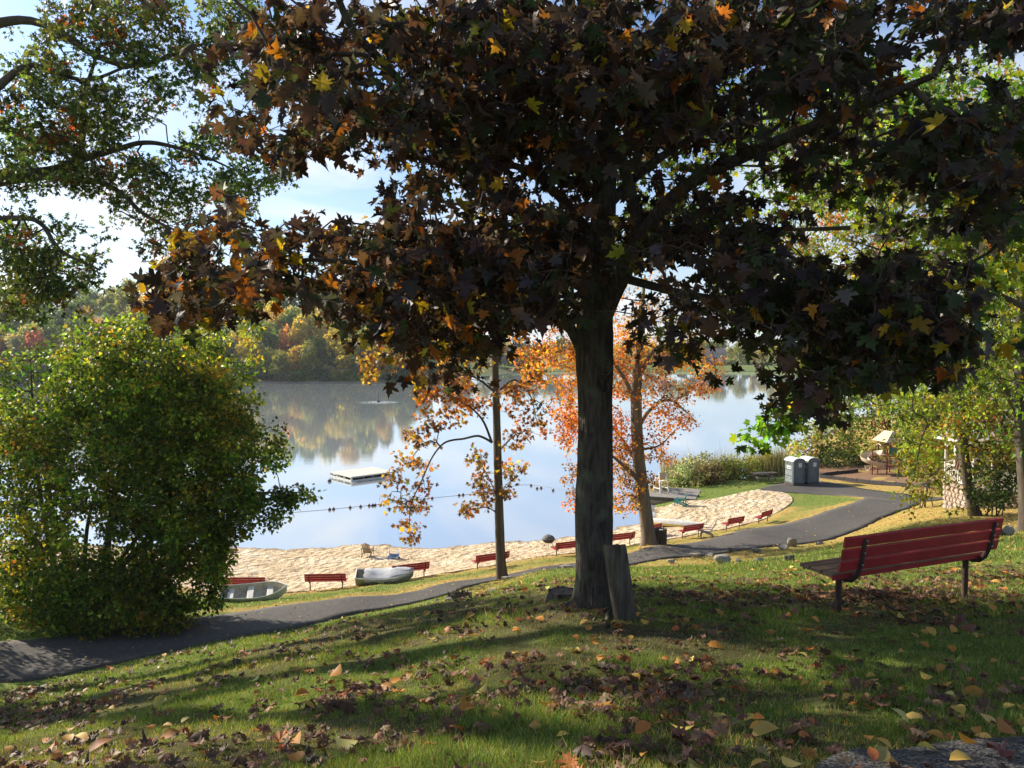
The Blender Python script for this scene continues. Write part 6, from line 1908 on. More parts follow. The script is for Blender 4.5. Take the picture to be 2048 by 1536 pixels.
# black timbers round the mulch
MTB = mat('black_timber', (.045, .04, .045), (.03, .028, .03), rough=.6)
def timbers(pix, label):
    pts = [G(*p) for p in pix]
    t = thing('playground_edging', label, 'edging', (pts[0][0], pts[0][1], pts[0][2]))
    base = np.array(pts[0]); P_ = resample(pts, 400); s = np.concatenate([[0], np.cumsum(np.hypot(*np.diff(P_, axis=0).T))])
    n_ = int(s[-1] / 1.2)
    for k in range(n_):
        a_ = [np.interp(k * s[-1] / n_, s, P_[:, i]) for i in (0, 1)]; b_ = [np.interp((k + 1) * s[-1] / n_ - .04, s, P_[:, i]) for i in (0, 1)]
        m = MB(); m.beam(np.array([*a_, hz(*a_) + .16]) - base, np.array([*b_, hz(*b_) + .16]) - base, .10, .30, .012); m.build('timber', MTB, t)
        m = MB(); m.tube([np.array([*a_, hz(*a_) - .1]) - base, np.array([*a_, hz(*a_) + .36]) - base], .045, 8); m.build('stake', MTB, t)
timbers([(1640, 956), (1700, 963), (1765, 970), (1850, 976), (1905, 979)], 'black timber edging along the front of the wood-chip playground')
timbers([(1640, 955), (1662, 950), (1700, 947), (1716, 944)], 'black timber edging curving away behind the portable toilets')

# ---- picnic tables -------------------------------------------------------------------
MPIC = mat('dark_picnic_timber', (.115, .10, .09), (.06, .055, .05), rough=.8, scale=5)
def picnic(name, label, P, rz, L=2.9):
    t = thing(name, label, 'table', (P[0], P[1], P[2]), rz)
    for k in range(5):
        m = MB(); m.box((0, (k - 2) * .145, .75), (L, .135, .04), .005); m.build('top_plank', MPIC, t)
    for s in (-1, 1):
        for k in range(2):
            m = MB(); m.box((0, s * (.66 + k * .145), .44), (L, .135, .04), .005); m.build('seat_plank', MPIC, t)
    for x in (-L / 2 + .35, L / 2 - .35):
        for s in (-1, 1):
            m = MB(); m.beam((x, s * .62, 0), (x, s * .22, .73), .05, .10, .005, up=(1, 0, 0)); m.build('leg', MPIC, t)
        m = MB(); m.box((x + .05, 0, .40), (.045, 1.6, .09), .005); m.build('crossbar', MPIC, t)
    return t
P = G(1531, 965); picnic('picnic_table', 'long dark picnic table on the lawn beside the portable toilets', (P[0], P[1] + .4, gz(*P[:2]) + .03), math.radians(14), 2.35)
P = G(1866, 986); 
rt = thing('picnic_table', 'dark square picnic table with separate bench seats near the gazebo', 'table', (P[0], P[1] + .3, hz(*P[:2]) + .03), math.radians(-18))
for k in range(6):
    m = MB(); m.box((0, (k - 2.5) * .2, .75), (1.3, .19, .04), .008); m.build('top_plank', MPIC, rt)
for s, d_ in ((-1, 0), (1, 0), (-1, 1), (1, 1)):
    m = MB(); c_ = (s * .95, 0) if d_ == 0 else (0, s * .95); m.box((c_[0], c_[1], .45), (.28, 1.1, .04) if d_ == 0 else (1.1, .28, .04), .008); m.build('seat', MPIC, rt)
    for q in (-.4, .4):
        m = MB(); cx_, cy_ = (c_[0], q) if d_ == 0 else (q, c_[1]); m.tube([(cx_, cy_, 0), (cx_, cy_, .44)], .025, 6); m.build('leg', MPIC, rt)
for x, y in ((-.25, -.25), (.25, -.25), (.25, .25), (-.25, .25)):
    m = MB(); m.tube([(x, y, 0), (x, y, .74)], .03, 6); m.build('leg', MPIC, rt)
m = MB(); m.beam((-1.0, 0, .38), (1.0, 0, .38), .05, .05); m.beam((0, -1.0, .36), (0, 1.0, .36), .05, .05); m.build('crossbar', MPIC, rt)

# ---- gazebo ---------------------------------------------------------------------------
P = G(1898, 1022, 20); gzb = hz(P[0] + 1, P[1])
GA = np.array([P[0], P[1]])
gaz = thing('gazebo', 'white-railed gazebo on a fieldstone base half hidden by foliage', 'gazebo', (P[0] + 4.4, P[1] + 2.2, gzb - .25))
NS = 8; RG = 3.1
gang = [math.radians(22.5 + 45 * k + 4) for k in range(NS)]
corner = [(RG * math.cos(a), RG * math.sin(a)) for a in gang]
MSTONE = mat('fieldstone', (.44, .34, .25), (.28, .21, .16), rough=.9, scale=4, bump=.5, bscale=12, col3=(.36, .31, .27), scale3=1.5)
MMORT = mat('mortar', (.30, .26, .21), rough=.95)
MWH = mat('white_trim', (.70, .66, .60), (.56, .52, .46), rough=.6, scale=6)
zb = 1.05
m = MB(); m.lathe([(RG * .985, -.6), (RG * .985, zb)], 8); o = m.build('stone_base', MMORT, gaz)
# lathe starts at angle 0: turn it to the corner angle
o.rotation_euler = (0, 0, gang[0])
rs = np.random.default_rng(5)
for k in range(NS):
    a, b = np.array(corner[k]), np.array(corner[(k + 1) % NS]); mdl = (a + b) / 2; nn = mdl / np.linalg.norm(mdl)
    if nn[1] > .35: continue
    L = np.linalg.norm(b - a); d = (b - a) / L; z = -.35
    while z < zb - .05:
        hgt = min(rs.uniform(.16, .30), zb - .02 - z)
        x = 0
        while x < L - .05:
            wd = min(rs.uniform(.2, .46), L - x); c = a + d * (x + wd / 2)
            m = MB(); pts = []
            n_ = 9; rx, ry = wd / 2 * .93, hgt / 2 * .9
            ring0 = []; ring1 = []
            for j in range(n_):
                t_ = 2 * math.pi * j / n_ + rs.uniform(-.2, .2); cc_, ss_ = math.cos(t_), math.sin(t_)
                q0 = math.copysign(abs(cc_) ** .6, cc_) * rx * rs.uniform(.88, 1); q1 = math.copysign(abs(ss_) ** .6, ss_) * ry * rs.uniform(.88, 1)
                ring0.append(np.array([*(c + d * q0 - nn * .03), z + hgt / 2 + q1])); ring1.append(np.array([*(c + d * q0 * .82 + nn * .06), z + hgt / 2 + q1 * .8]))
            mid_ = np.array([*(c + nn * .085), z + hgt / 2])
            m.add(ring0 + ring1 + [mid_], [(j, (j + 1) % n_, n_ + (j + 1) % n_, n_ + j) for j in range(n_)] + [(n_ + j, n_ + (j + 1) % n_, 2 * n_) for j in range(n_)], fix=True)
            m.build('stone', MSTONE, gaz, smooth=True)
            x += wd
        z += hgt
m = MB(); m.lathe([(RG + .1, zb), (RG + .1, zb + .14), (0.1, zb + .14)], 8); o = m.build('floor_deck', MTAN, gaz); o.rotation_euler = (0, 0, gang[0])
zt = zb + .14
for k in range(NS):
    a, b = np.array(corner[k]), np.array(corner[(k + 1) % NS])
    m = MB(); m.box((a[0] * .97, a[1] * .97, zt + 1.25), (.13, .13, 2.5), .012, rot=Matrix.Rotation(gang[k], 3, 'Z')); m.build('post', MWH, gaz)
    A3, B3 = a * .97, b * .97
    m = MB(); m.beam((*A3, zt + .98), (*B3, zt + .98), .08, .06, .01); m.build('top_rail', MWH, gaz)
    m = MB(); m.beam((*A3, zt + .12), (*B3, zt + .12), .06, .06, .01); m.build('bottom_rail', MWH, gaz)
    if k == 3 or (A3 + B3)[1] < 1.5:
        for j in range(1, 15):
            p_ = A3 + (B3 - A3) * j / 15
            m = MB(); m.box((p_[0], p_[1], zt + .55), (.05, .05, .82), .006, rot=Matrix.Rotation(gang[k] + .4, 3, 'Z')); m.build('baluster', MWH, gaz)
    # curved bracket under the eaves
    m = MB(); pts = [(*(A3 + (B3 - A3) * (.03 + .32 * t_)), zt + 1.95 + .45 * math.sin(t_ * math.pi / 2)) for t_ in np.linspace(0, 1, 6)]; m.tube(pts, .035, 6); 
    pts = [(*(B3 + (A3 - B3) * (.03 + .32 * t_)), zt + 1.95 + .45 * math.sin(t_ * math.pi / 2)) for t_ in np.linspace(0, 1, 6)]; m.tube(pts, .035, 6); m.build('bracket', MWH, gaz)
    m = MB(); m.beam((*A3, zt + 2.5), (*B3, zt + 2.5), .10, .2, .01); m.build('eaves_beam', MWH, gaz)
    e0, e1 = a * 1.16, b * 1.16
    m = MB(); m.sheet([[(e0[0], e0[1], zt + 2.48), (e1[0], e1[1], zt + 2.48)], [(e0[0] * .06, e0[1] * .06, zt + 4.1), (e1[0] * .06, e1[1] * .06, zt + 4.1)]], thick=-.06); m.build('roof_panel', mat('roof_shingle', (.33, .31, .29), (.24, .22, .20), rough=.9) if k == 0 else bpy.data.materials['roof_shingle'], gaz)
    m = MB(); m.beam((*e0, zt + 2.46), (*e1, zt + 2.46), .04, .16, .006); m.build('fascia', MWH, gaz)
# bunting flag on the railing
q = np.array([gaz.location[0], gaz.location[1]]);
fx = np.array(W(1915, 930, 1)[:1])
FP = W(1920, 930, P[1] + .4)
fl = thing('flag', 'small hanging flag with red and white stripes on the gazebo', 'flag', (FP[0], FP[1], FP[2]))
fl.rotation_euler = (0, math.radians(18), math.radians(5))
for k in range(7):
    m = MB(); m.sheet([[((k - 3.5) * .075, .03 * math.sin(k), .28), ((k - 2.5) * .075, .03 * math.sin(k + 1), .28)], [((k - 3.5) * .085, -.02, -.28 - .03 * (k % 2)), ((k - 2.5) * .085, -.02, -.28)]], thick=.006)
    m.build('stripe', mat('flag_red', (.42, .05, .05)) if k % 2 == 0 else MLAB, fl)
m = MB(); m.tube([(-.34, 0, -.1), (-.30, 0, .42)], .015, 6); m.build('flag_pole', MBK, fl)
# withered hanging basket
BPp = W(1949, 902, P[1] + .2)
hb = thing('hanging_basket', 'round rust-brown withered hanging basket in front of the gazebo', 'hanging basket', tuple(BPp))
m = MB(); m.lathe([(.05, -.34), (.2, -.26), (.27, -.08), (.28, 0)], 14); m.build('pot', M_RUST, hb, smooth=True)
cent = rnd_dirs(60) * .26 * RNG.random((60, 1)) ** .3
pos, tip, nrm, size = scatter_leaves(cent + BPp, 12, .14, .09, droop=.9, up=.2)
put_leaves(hb, BPp, pos, tip, nrm, size, palette(len(pos), [(2, (.24, .08, .03)), (1, (.16, .06, .03)), (.6, (.30, .14, .05))], .25), [tmpl_small()], M_LEAF, 'foliage')
m = MB()
for a in (0, 2.1, 4.2): m.tube([(.26 * math.cos(a), .26 * math.sin(a), 0), (0, 0, .5)], .008, 4)
m.tube([(0, 0, .5), (0, 0, .95)], .008, 4); m.build('chain', MBK, hb)
# ---- near post, stumps, rocks ----------------------------------------------------------
MPW = bark_mat('weathered_post', (.17, .145, .11), (.045, .037, .028), 22, 1.0, None, .012)
P = G(1252, 1247)
po = thing('timber_post', 'short weathered grey timber post standing before the dark maple trunk', 'post', (P[0], P[1] + .05, gz(P[0], P[1]) - .02), math.radians(9))
m = MB(); H_ = .69; nx = 40
rowsL = []
pts_ = []
for i in range(26):
    z = -.2 + (H_ + .2) * i / 25; w_ = .094 + .004 * (1 - i / 25) ; row = []
    lx = -.105 * (z / H_)
    for j in range(nx):
        t_ = 2 * math.pi * j / nx; c_, s_ = math.cos(t_), math.sin(t_)
        k_ = (abs(c_) ** 5 + abs(s_) ** 5) ** (-1 / 5) * w_
        k_ *= 1 - .05 * (abs(math.sin(j * 2.7)) ** 6) - .10 * (j in (30, 31)) * (i > 6) - .012 * math.sin(j * 1.9 + i * .3)
        if i == 25: k_ *= .93
        row.append((c_ * k_ + lx, s_ * k_, z + (.004 * math.sin(j * .9) - .025 * s_ if i == 25 else 0)))
    rowsL.append(row + [row[0]])
m.sheet(rowsL); 
cb_ = len(m.v); top_ = [np.array(q) for q in rowsL[-1][:-1]]; cen_ = sum(top_) / len(top_)
m.v += top_ + [cen_ + t_ for t_ in (np.array([0, 0, -.015]),)]
for j in range(nx): m.f.append((cb_ + j, cb_ + (j + 1) % nx, cb_ + nx))
o = m.build('shaft', MPW, po, smooth=True)
def fix_out(o, c=(0, 0, .3)):
    me = o.data; p = me.polygons[len(me.polygons) // 2]
    if (p.center - Vector(c)).dot(p.normal) < 0: me.flip_normals()
fix_out(o)

def rock_mesh(seed, sub=3):
    import bmesh
    r = np.random.default_rng(seed); bm = bmesh.new(); bmesh.ops.create_icosphere(bm, subdivisions=sub, radius=1)
    cuts = [(lambda v: v / np.linalg.norm(v))(r.normal(size=3)) for _ in range(9)]; lim = r.uniform(.42, .82, 9)
    for v in bm.verts:
        p = np.array(v.co)
        for c_, l_ in zip(cuts, lim):
            k = p @ c_
            if k > l_: p = p - c_ * (k - l_) * .97
        p = p * (1 + .03 * math.sin(p[0] * 7 + seed) + .04 * math.sin(p[1] * 9 + p[2] * 5))
        v.co = p
    me = bpy.data.meshes.new('rock'); bm.to_mesh(me); bm.free()
    me.polygons.foreach_set('use_smooth', np.ones(len(me.polygons), bool)); me.set_sharp_from_angle(angle=math.radians(28))
    return me
MROCK = mat('grey_rock', (.34, .31, .27), (.17, .15, .13), rough=.9, scale=4, bump=.6, bscale=9, col3=(.24, .23, .18), scale3=2)
MROCKD = mat('dark_rock', (.14, .13, .12), (.06, .055, .05), rough=.9, scale=4, bump=.6, bscale=9)
RM = [rock_mesh(i) for i in range(6)]
def rock(px, py, wpx, hpx, label, k=0, dark=False, D=None, rz=0.0):
    P = G(px, py) if D is None else W(px, py, D)
    w_ = wpx / FPX * P[1] / 2; h_ = hpx / FPX * P[1]
    me = RM[k % 6].copy() if dark else RM[k % 6]
    if not me.materials or dark:
        me.materials.clear(); me.materials.append(MROCKD if dark else MROCK)
    o = link('rock', me, label=label, cat='rock', loc=(P[0], P[1] + w_ * .6, hz(P[0], P[1]) + h_ * .32))
    o.scale = (w_ * 1.1, w_ * .85, h_ * .75); o.rotation_euler = (0, 0, rz)
rock(1450, 1136, 40, 18, 'flat grey rock in the grass straight beyond the grey post', 0, D=24)
rock(1478, 1133, 20, 12, 'small rock touching the flat grey rock in the grass', 1, D=25)
rock(1518, 1131, 24, 10, 'low dull rock in the grass between the flat grey rock and the bench', 2, D=24)
rock(1582, 1130, 24, 14, 'dark rock in the grass just beyond the end of the near bench seat', 3, True, D=22)
rock(1585, 1094, 22, 20, 'upright pale rock at the path edge', 4)
rock(1568, 1099, 26, 11, 'low pinkish rock leaning on the upright pale rock', 5)
rock(1512, 1104, 22, 9, 'pale rock half sunk at the path edge beyond the little stump', 1)
rock(1640, 1090, 16, 7, 'small pale rock at the path edge nearest the bench back', 2)
rock(1393, 1116, 26, 9, 'brown low rock at the path edge before the little stump', 3)
rock(1344, 1127, 18, 7, 'small rounded rock at the path edge behind the grey post', 0)
rock(1420, 1113, 20, 5, 'thin flat stone set along the path edge', 5)
rock(1130, 1146, 34, 18, 'grey rock in weeds just behind the dark maple trunk', 4, D=31)
rock(1098, 1150, 26, 11, 'low mossy stone in the weeds beside the grey rock', 1, D=31)
rock(1055, 1154, 30, 9, 'flat stone beside the slender maple foot', 2, D=32)
rock(1012, 1160, 22, 8, 'pale stone at the very foot of the slender maple', 3, D=32.5)
rock(985, 1186, 22, 5, 'small pale stone in the grass below the split black stump', 5, D=26)
rock(898, 1190, 20, 13, 'smooth grey rock leaning against the split black stump', 0, D=27.5)
rock(934, 1182, 20, 13, 'pale lumpy rock behind the split black stump', 4, D=28.5)
rock(1990, 1066, 60, 30, 'large dark boulder in shade behind the near bench back', 3, True, D=26)
rock(1994, 1052, 26, 9, 'pale flat rock on top of the shaded boulder', 1, D=27.5)
rock(2020, 1070, 26, 18, 'grey rock between the shaded boulder and the stout trunk', 5, D=26)
rock(1900, 1042, 70, 12, 'long flat pale boulder showing over the near bench back', 2, D=30)
rock(420, 1128, 30, 16, 'grey rock on the sand at the edge of the big green bush', 2, D=44)
rock(453, 1112, 40, 9, 'flat sandy rock by the water beside the big green bush', 3, D=47)

# cut stump beside the maple
MCUT = mat('cut_wood', (.16, .12, .085), (.07, .05, .035), rough=.9, scale=10, bump=.5)
def stump(px, py, D, r_, h_, label, lean=(0, 0), mat_=None):
    P = W(px, py, D); P[2] = hz(P[0], P[1])
    t = thing('tree_stump', label, 'stump', tuple(P)); n_ = 26
    m = MB(); rows = []
    for z, k in ((-.15, 1.25), (0, 1.12), (h_ * .5, 1.0), (h_, .97)):
        rows.append([(r_ * k * (1 + .07 * math.sin(5 * a) + .05 * math.sin(9 * a + 1)) * math.cos(a), r_ * k * (1 + .07 * math.sin(5 * a) + .05 * math.sin(9 * a + 1)) * math.sin(a), z) for a in np.linspace(0, 2 * math.pi, n_)])
    m.sheet(rows); o = m.build('bark', mat_ or M_BARK, t, smooth=True); fix_out(o, (0, 0, h_ * .4))
    m = MB(); m.lathe([(r_ * .93, h_ - .01), (r_ * .6, h_ + .004), (r_ * .2, h_ - .006), (.01, h_)], n_); m.build('cut_face', MCUT, t, smooth=True)
    t.rotation_euler = (lean[0], lean[1], 0)
stump(1126, 1198, 8.1, .15, .075, 'low round cut stump at the foot of the big dark maple')
stump(1459, 1110, 38.6, .13, .27, 'little broken stump standing at the path edge', (0.1, .12), M_BARK3)
# split black stump by the path
P = W(915, 1190, 28.0); P[2] = hz(P[0], P[1])
sp = thing('split_stump', 'splintered blackish stump lying at the near edge of the path', 'stump', tuple(P))
m = MB(); m.tube([(-.42, .05, .06), (-.2, 0, .14), (.05, .02, .17), (.3, .05, .13), (.44, .1, .08)], [.09, .17, .19, .16, .10], 9); m.build('log', M_BARK, sp)
rs = np.random.default_rng(3)
for k in range(13):
    a = (k - 6) * .065 + rs.normal(0, .02); m = MB(); hh = rs.uniform(.26, .50)
    m.tube([(a, rs.normal(0, .05), .05), (a + .04, rs.normal(0, .03), hh * .6), (a + rs.uniform(-.05, .14), 0, hh)], [.07, .055, .018], 5); m.build('splinter', M_BARK, sp)

# ---- houses on the farthest shore ---------------------------------------------------------
def house(px, back, w_, h_, label, wall, roofc, nwin=4):
    D = shore_at(px) + back; x = (px - 1024) / FPX * D
    t = thing('house', label, 'house', (x, D, 2.6), RNG.uniform(-.3, .3)); d_ = 8
    m = MB(); m.box((0, 0, h_ / 2 - 1), (w_, d_, h_ + 2)); m.build('wall', mat('house_wall', wall), t)
    m = MB(); hw = w_ / 2 + .5; hd = d_ / 2 + .5
    m.add([(-hw, -hd, h_), (hw, -hd, h_), (hw, hd, h_), (-hw, hd, h_), (-hw, 0, h_ + 2.6), (hw, 0, h_ + 2.6)], [(0, 1, 5, 4), (2, 3, 4, 5), (0, 4, 3), (1, 2, 5), (0, 3, 2, 1)], fix=True); m.build('roof', mat('house_roof', roofc), t)
    for k in range(nwin):
        m = MB(); xx = (k + .5) / nwin * w_ - w_ / 2; m.box((xx, -d_ / 2 - .02, h_ * .55), (1.1, .08, 1.4), .02); wn_ = m.build('window', mat('window_frame', (.6, .6, .58)) if k == 0 else bpy.data.materials['window_frame'], t)
        m = MB(); m.box((xx, -d_ / 2 - .05, h_ * .55), (.9, .06, 1.2)); m.build('pane', MBK, wn_)
house(1020, 30, 20, 6, 'long brown house above the lawn on the far shore', (.22, .14, .11), (.16, .13, .12), 6)
house(1418, 32, 16, 6, 'pale house on the far shore seen under the dark maple', (.50, .46, .42), (.26, .2, .18))
house(905, 60, 15, 6, 'dark brown house among trees past the end of the wood', (.16, .12, .10), (.14, .12, .11))

# ================================================================== GRASS AND FALLEN LEAVES
def project(P):
    return 1024 + FPX * P[:, 0] / P[:, 1], P[:, 1]

def blades(n, dmin, dmax, h0, w0, power, wide=.72):
    u = RNG.random(n); D = (dmin ** (1 - power) + u * (dmax ** (1 - power) - dmin ** (1 - power))) ** (1 / (1 - power)) if power != 1 else dmin * (dmax / dmin) ** u
    x = RNG.uniform(-wide, wide, n) * D; y = D
    # tufts: draw towards clump centres
    k = ~(paved(x, y) | sandy(x, y) | mulchy(x, y))
    x, y = x[k], y[k]
    z = GZ(x, y)
    k = z > .12; x, y, z = x[k], y[k], z[k]
    dr_, so_ = dryness(x, y)
    k = RNG.random(len(x)) > so_ * .75; x, y, z, dr_, so_ = x[k], y[k], z[k], dr_[k], so_[k]
    n = len(x)
    tuft = value_noise(x, y, .35, 31) * .5 + value_noise(x, y, 1.3, 33) * .5
    hh = h0 * (0.45 + 1.3 * tuft) * RNG.lognormal(0, .35, n) * (1 - .35 * dr_) * (1 - .4 * so_)
    lean = rnd_dirs(n); lean[:, 2] = 0; lean *= RNG.uniform(.3, 1.15, (n, 1)) * hh[:, None]
    a = RNG.uniform(0, math.pi, n); w = w0 * RNG.uniform(.6, 1.4, n)
    s = np.stack([np.cos(a) * w, np.sin(a) * w, 0 * a], 1)
    b = np.stack([x, y, z - .004], 1); t = b + lean; t[:, 2] = b[:, 2] + hh
    V = np.stack([b - s, b + s, t], 1).reshape(-1, 3)
    F = np.arange(n * 3).reshape(-1, 3)
    g1 = palette(n, [(3, (.12, .19, .032)), (2.4, (.17, .26, .04)), (1.0, (.08, .13, .028)), (1.3, (.30, .30, .09)), (.6, (.40, .33, .15))], .22)
    g2 = palette(n, [(2, (.44, .33, .12)), (2, (.34, .26, .08)), (1.2, (.26, .26, .06)), (1, (.46, .30, .07))], .22)
    C = np.where((RNG.random(n) < dr_ * .9 + so_ * .35)[:, None], g2, g1)
    return V, F, np.repeat(C, 3, 0)
parts_ = [blades(330000, 2.4, 8.0, .030, .0022, 1.0), blades(230000, 7.0, 17.0, .034, .0038, 1.0), blades(300000, 16.0, 75.0, .052, .012, 1.0)]
off = 0; Vs, Fs, Cs = [], [], []
for V, F, C in parts_:
    Vs.append(V); Fs.append(F + off); Cs.append(C); off += len(V)
link('grass', raw_mesh('grass', np.vstack(Vs), np.vstack(Fs), M_GRASS, cols=np.vstack(Cs)), kind='stuff')

# fallen leaves
def litter_density(x, y):
    px = 1024 + FPX * x / y
    n1 = value_noise(x, y, .55, 41) * .55 + value_noise(x, y, .22, 43) * .45
    base = np.clip((n1 - .44) * 5, 0.06, 1)
    band = np.exp(-((y - 8.0) / 1.5) ** 2) * np.clip((250 - px) / 260, 0, 1) * 3.0
    m2 = np.exp(-(((px - 1180) / 210) ** 2 + ((y - 4.6) / .38) ** 2)) * 3.0
    m3 = np.exp(-(((px - 1790) / 170) ** 2 + ((y - 8.6) / .8) ** 2)) * 4.0
    m4 = np.exp(-(((px - 1390) / 120) ** 2 + ((y - 8.0) / .5) ** 2)) * 3.0
    m5 = np.exp(-(((px - 1220) / 45) ** 2 + ((y - 3.25) / .10) ** 2)) * 5.0
    m6 = np.exp(-(((px - 760) / 130) ** 2 + ((y - 4.9) / .25) ** 2)) * 1.2
    m7 = np.exp(-(((px - 1950) / 160) ** 2 + ((y - 10.5) / 1.6) ** 2)) * 3.0
    return np.where(paved(x, y), .25, 1.0) * (base * .55 + (band + m2 + m3 + m4 + m5 + m6 + m7) * (.35 + .65 * np.clip((n1 - .3) * 3, 0, 1)))
def scatter_xy(n, dmin, dmax, dens=litter_density, mx=3.0, wide=.70):
    D = dmin * (dmax / dmin) ** RNG.random(n * 6); x = RNG.uniform(-wide, wide, n * 6) * D
    # uniform per ground area up to the log-distance draw
    k = RNG.random(n * 6) < dens(x, D) / mx * (D / dmax) ** 1.0 * 1.0 + 0
    x, D = x[k][:n], D[k][:n]
    return x, D
def tmpl_curled(seed):
    v, f = tmpl_maple(.2, seed); r = np.random.default_rng(seed)
    a = v[:, 0] * r.uniform(1.6, 2.6); y = v[:, 1] - .4
    z = .5 * (1 - np.cos(a)) * .42 + (y * r.uniform(.4, 1.2)) ** 2 * .55 + r.normal(0, .05, len(v))
    v2 = np.stack([np.sin(a) * .42, y * .85, z - .02], 1)
    return v2, f
CURL = [tmpl_curled(s) for s in (1, 4, 6, 9, 12)]
OV = [tmpl_ovate(.2), tmpl_ovate(.45)]
BROWN = [(3, (.13, .070, .038)), (2, (.19, .105, .06)), (1.2, (.075, .042, .030)), (1.2, (.26, .155, .085)), (.7, (.30, .11, .035))]
ORNG = [(2, (.48, .22, .04)), (1.6, (.52, .32, .07)), (1, (.44, .34, .10)), (.8, (.40, .14, .04))]
def lay(x, y, lift=.012):
    n = len(x); z = GZ(x, y)
    pav = paved(x, y); z = np.where(pav, HZ(x, y) + .04, z)
    pos = np.stack([x, y, z + lift + RNG.random(n) * .022], 1)
    a = RNG.uniform(0, 2 * math.pi, n); tip = np.stack([np.cos(a), np.sin(a), RNG.normal(0, .28, n)], 1)
    nrm = np.stack([RNG.normal(0, .35, n), RNG.normal(0, .35, n), np.ones(n)], 1)
    flip = RNG.random(n) < .35; nrm[flip, 2] *= -1
    pos[:, 2] += flip * .02
    return pos, tip, nrm
x1, y1 = scatter_xy(14000, 2.6, 14.0)
p1, t1, n1_ = lay(x1, y1); s1 = .071 * RNG.lognormal(0, .25, len(x1)); c1 = palette(len(x1), BROWN, .28)
x2, y2 = scatter_xy(620, 2.6, 15.0, lambda x, y: .6 + .8 * litter_density(x, y) * .4 + .7 * (x > 0))
p2, t2, n2_ = lay(x2, y2); s2 = .088 * RNG.lognormal(0, .22, len(x2)); c2 = palette(len(x2), ORNG, .22)
# beyond: small fallen leaves on lawn, strip and asphalt
x3 = []; y3 = []
xx = RNG.uniform(-.68, .68, 26000); yy = 14 * (62 / 14) ** RNG.random(26000); xx = xx * yy
k = ~(sandy(xx, yy)) & (HZ(xx, yy) > .3); xx, yy = xx[k], yy[k]
pv = paved(xx, yy); dr3, _ = dryness(xx, yy)
k = RNG.random(len(xx)) < np.where(pv, .075, .10 + .55 * dr3); xx, yy, pv = xx[k], yy[k], pv[k]
p3, t3, n3_ = lay(xx, yy, .02); s3 = np.where(pv, .085, .10) * RNG.lognormal(0, .2, len(xx)); c3 = palette(len(xx), [(2, (.50, .32, .08)), (2, (.42, .20, .06)), (1, (.24, .13, .07)), (1, (.55, .42, .16))], .25)
# the leaves that show largest are leaves of their own
# dark wrack and leaf scraps left along the waterline
ws = resample([tuple(W(*c)[:2]) for c in [(430, 1086, 50.2), (735, 1084, 50.3), (1000, 1080, 50.8), (1150, 1069, 52.2), (1240, 1050, 55.0), (1290, 1030, 58.4)]], 2400)
wk = RNG.random(2400) < value_noise(ws[:, 0], ws[:, 1], 1.7, 61) ** 1.5
wx = ws[wk] + np.stack([RNG.normal(0, .2, wk.sum()), -np.abs(RNG.normal(.15, .5, wk.sum()))], 1)
sx_, sy_ = RNG.uniform(-20, 20, 1400), RNG.uniform(37, 64, 1400); sk = sandy(sx_, sy_); wx = np.vstack([wx, np.stack([sx_[sk], sy_[sk]], 1)])
wx = wx[HZ(wx[:, 0], wx[:, 1]) > .06]
p4, t4, n4_ = lay(wx[:, 0], wx[:, 1], .03); p4[:, 2] = np.maximum(HZ(wx[:, 0], wx[:, 1]), -.02) + .05; s4 = .09 * RNG.lognormal(0, .35, len(wx)); c4 = palette(len(wx), [(2, (.14, .085, .05)), (1, (.08, .055, .035)), (.6, (.28, .17, .07))], .3)
p3 = np.vstack([p3, p4]); t3 = np.vstack([t3, t4]); n3_ = np.vstack([n3_, n4_]); s3 = np.concatenate([s3, s4]); c3 = np.vstack([c3, c4])
sc1 = s1 / y1; sc2 = s2 / y2 * 1.15
lim_ = np.sort(np.concatenate([sc1, sc2]))[-300]
b1 = sc1 >= lim_; b2 = sc2 >= lim_
V, F, C = leaves_np(p1[~b1], t1[~b1], n1_[~b1], s1[~b1], c1[~b1], CURL)
Vb, Fb, Cb = leaves_np(p2[~b2], t2[~b2], n2_[~b2], s2[~b2], c2[~b2], OV)
Vc, Fc_, Cc = leaves_np(p3, t3, n3_, s3, c3, [tmpl_small()])
link('fallen_leaves', raw_mesh('fallen_leaves', np.vstack([V, Vb, Vc]), np.vstack([F, Fb + len(V), Fc_ + len(V) + len(Vb)]), M_DEAD, cols=np.vstack([C, Cb, Cc])), kind='stuff')
FLM = [raw_mesh('fallen_leaf', v, f, M_DEADOBJ) for v, f in CURL]; FLO = [raw_mesh('fallen_leaf', v, f, M_DEADOBJ) for v, f in OV]
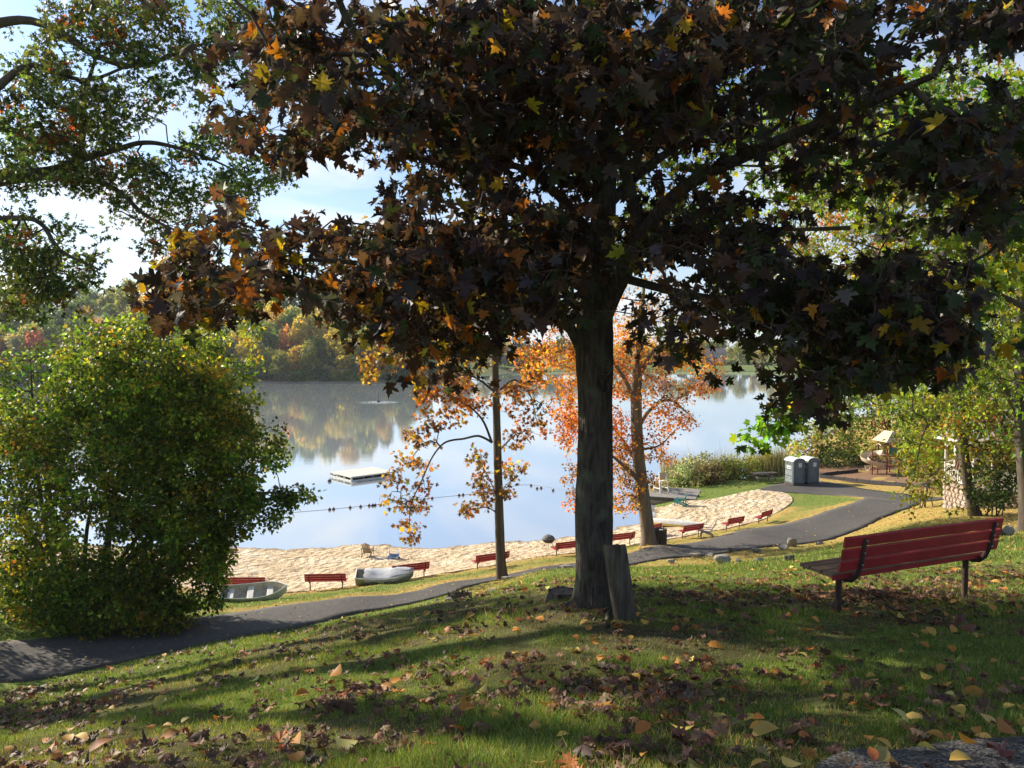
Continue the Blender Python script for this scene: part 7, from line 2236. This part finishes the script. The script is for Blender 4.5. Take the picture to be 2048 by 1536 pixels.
def place_word(x, y):
    px = 1024 + FPX * x / y
    if paved(np.array([x]), np.array([y]))[0]: return 'on the coarse asphalt'
    if px < 350: a = 'by the lawn edge below the big bush'
    elif px < 700: a = 'on the lawn below the boats'
    elif px < 1000: a = 'on the lawn below the slender maple'
    elif px < 1300: a = 'on the grass below the grey post'
    elif px < 1650: a = 'on the grass between post and bench'
    else: a = 'on the grass below the near bench'
    return a + (', closest in' if y < 3.5 else ', midway' if y < 4.6 else ', farther up')
for (b, P_, T_, N_, S_, C_, meshes, kind) in ((b1, p1, t1, n1_, s1, c1, FLM, 'curled brown'), (b2, p2, t2, n2_, s2, c2, FLO, 'oval')):
    for k, i in enumerate(np.nonzero(b)[0]):
        c = C_[i]
        if kind == 'oval': cn = 'orange oval' if c[1] < .55 * c[0] else 'yellow oval'
        else: cn = 'pale brown curled' if c.mean() > .10 else 'dark brown curled'
        wd = place_word(P_[i][0], P_[i][1])
        sz_ = 'large' if S_[i] > np.median(S_) * 1.15 else 'small'
        o = link('fallen_leaf', meshes[k % len(meshes)], label=f'{sz_} {cn} leaf {wd}', cat='leaf', group=f'{sz_} {cn} leaves {wd}')
        x_, t_, n__ = frames(T_[i][None], N_[i][None]); R_ = np.stack([x_[0], t_[0], n__[0]], 1) * S_[i]
        o.matrix_world = Matrix([[*R_[0], P_[i][0]], [*R_[1], P_[i][1]], [*R_[2], P_[i][2]], [0, 0, 0, 1]]); o.color = (*c, 1)

# ================================================================== AIR
HAZE = 0.00012
if HAZE > 0:
    hm = bpy.data.materials.new('air'); hm.use_nodes = True
    hn, hl = hm.node_tree.nodes, hm.node_tree.links; hn.clear()
    ho = hn.new('ShaderNodeOutputMaterial'); pv_ = hn.new('ShaderNodeVolumePrincipled')
    pv_.inputs['Color'].default_value = (.86, .92, 1, 1); pv_.inputs['Density'].default_value = HAZE; pv_.inputs['Anisotropy'].default_value = .3
    hl.new(pv_.outputs[0], ho.inputs['Volume'])
    m = MB(); m.box((0, 1100, 23), (5400, 2600, 56)); m.build('haze', hm, kind='stuff')
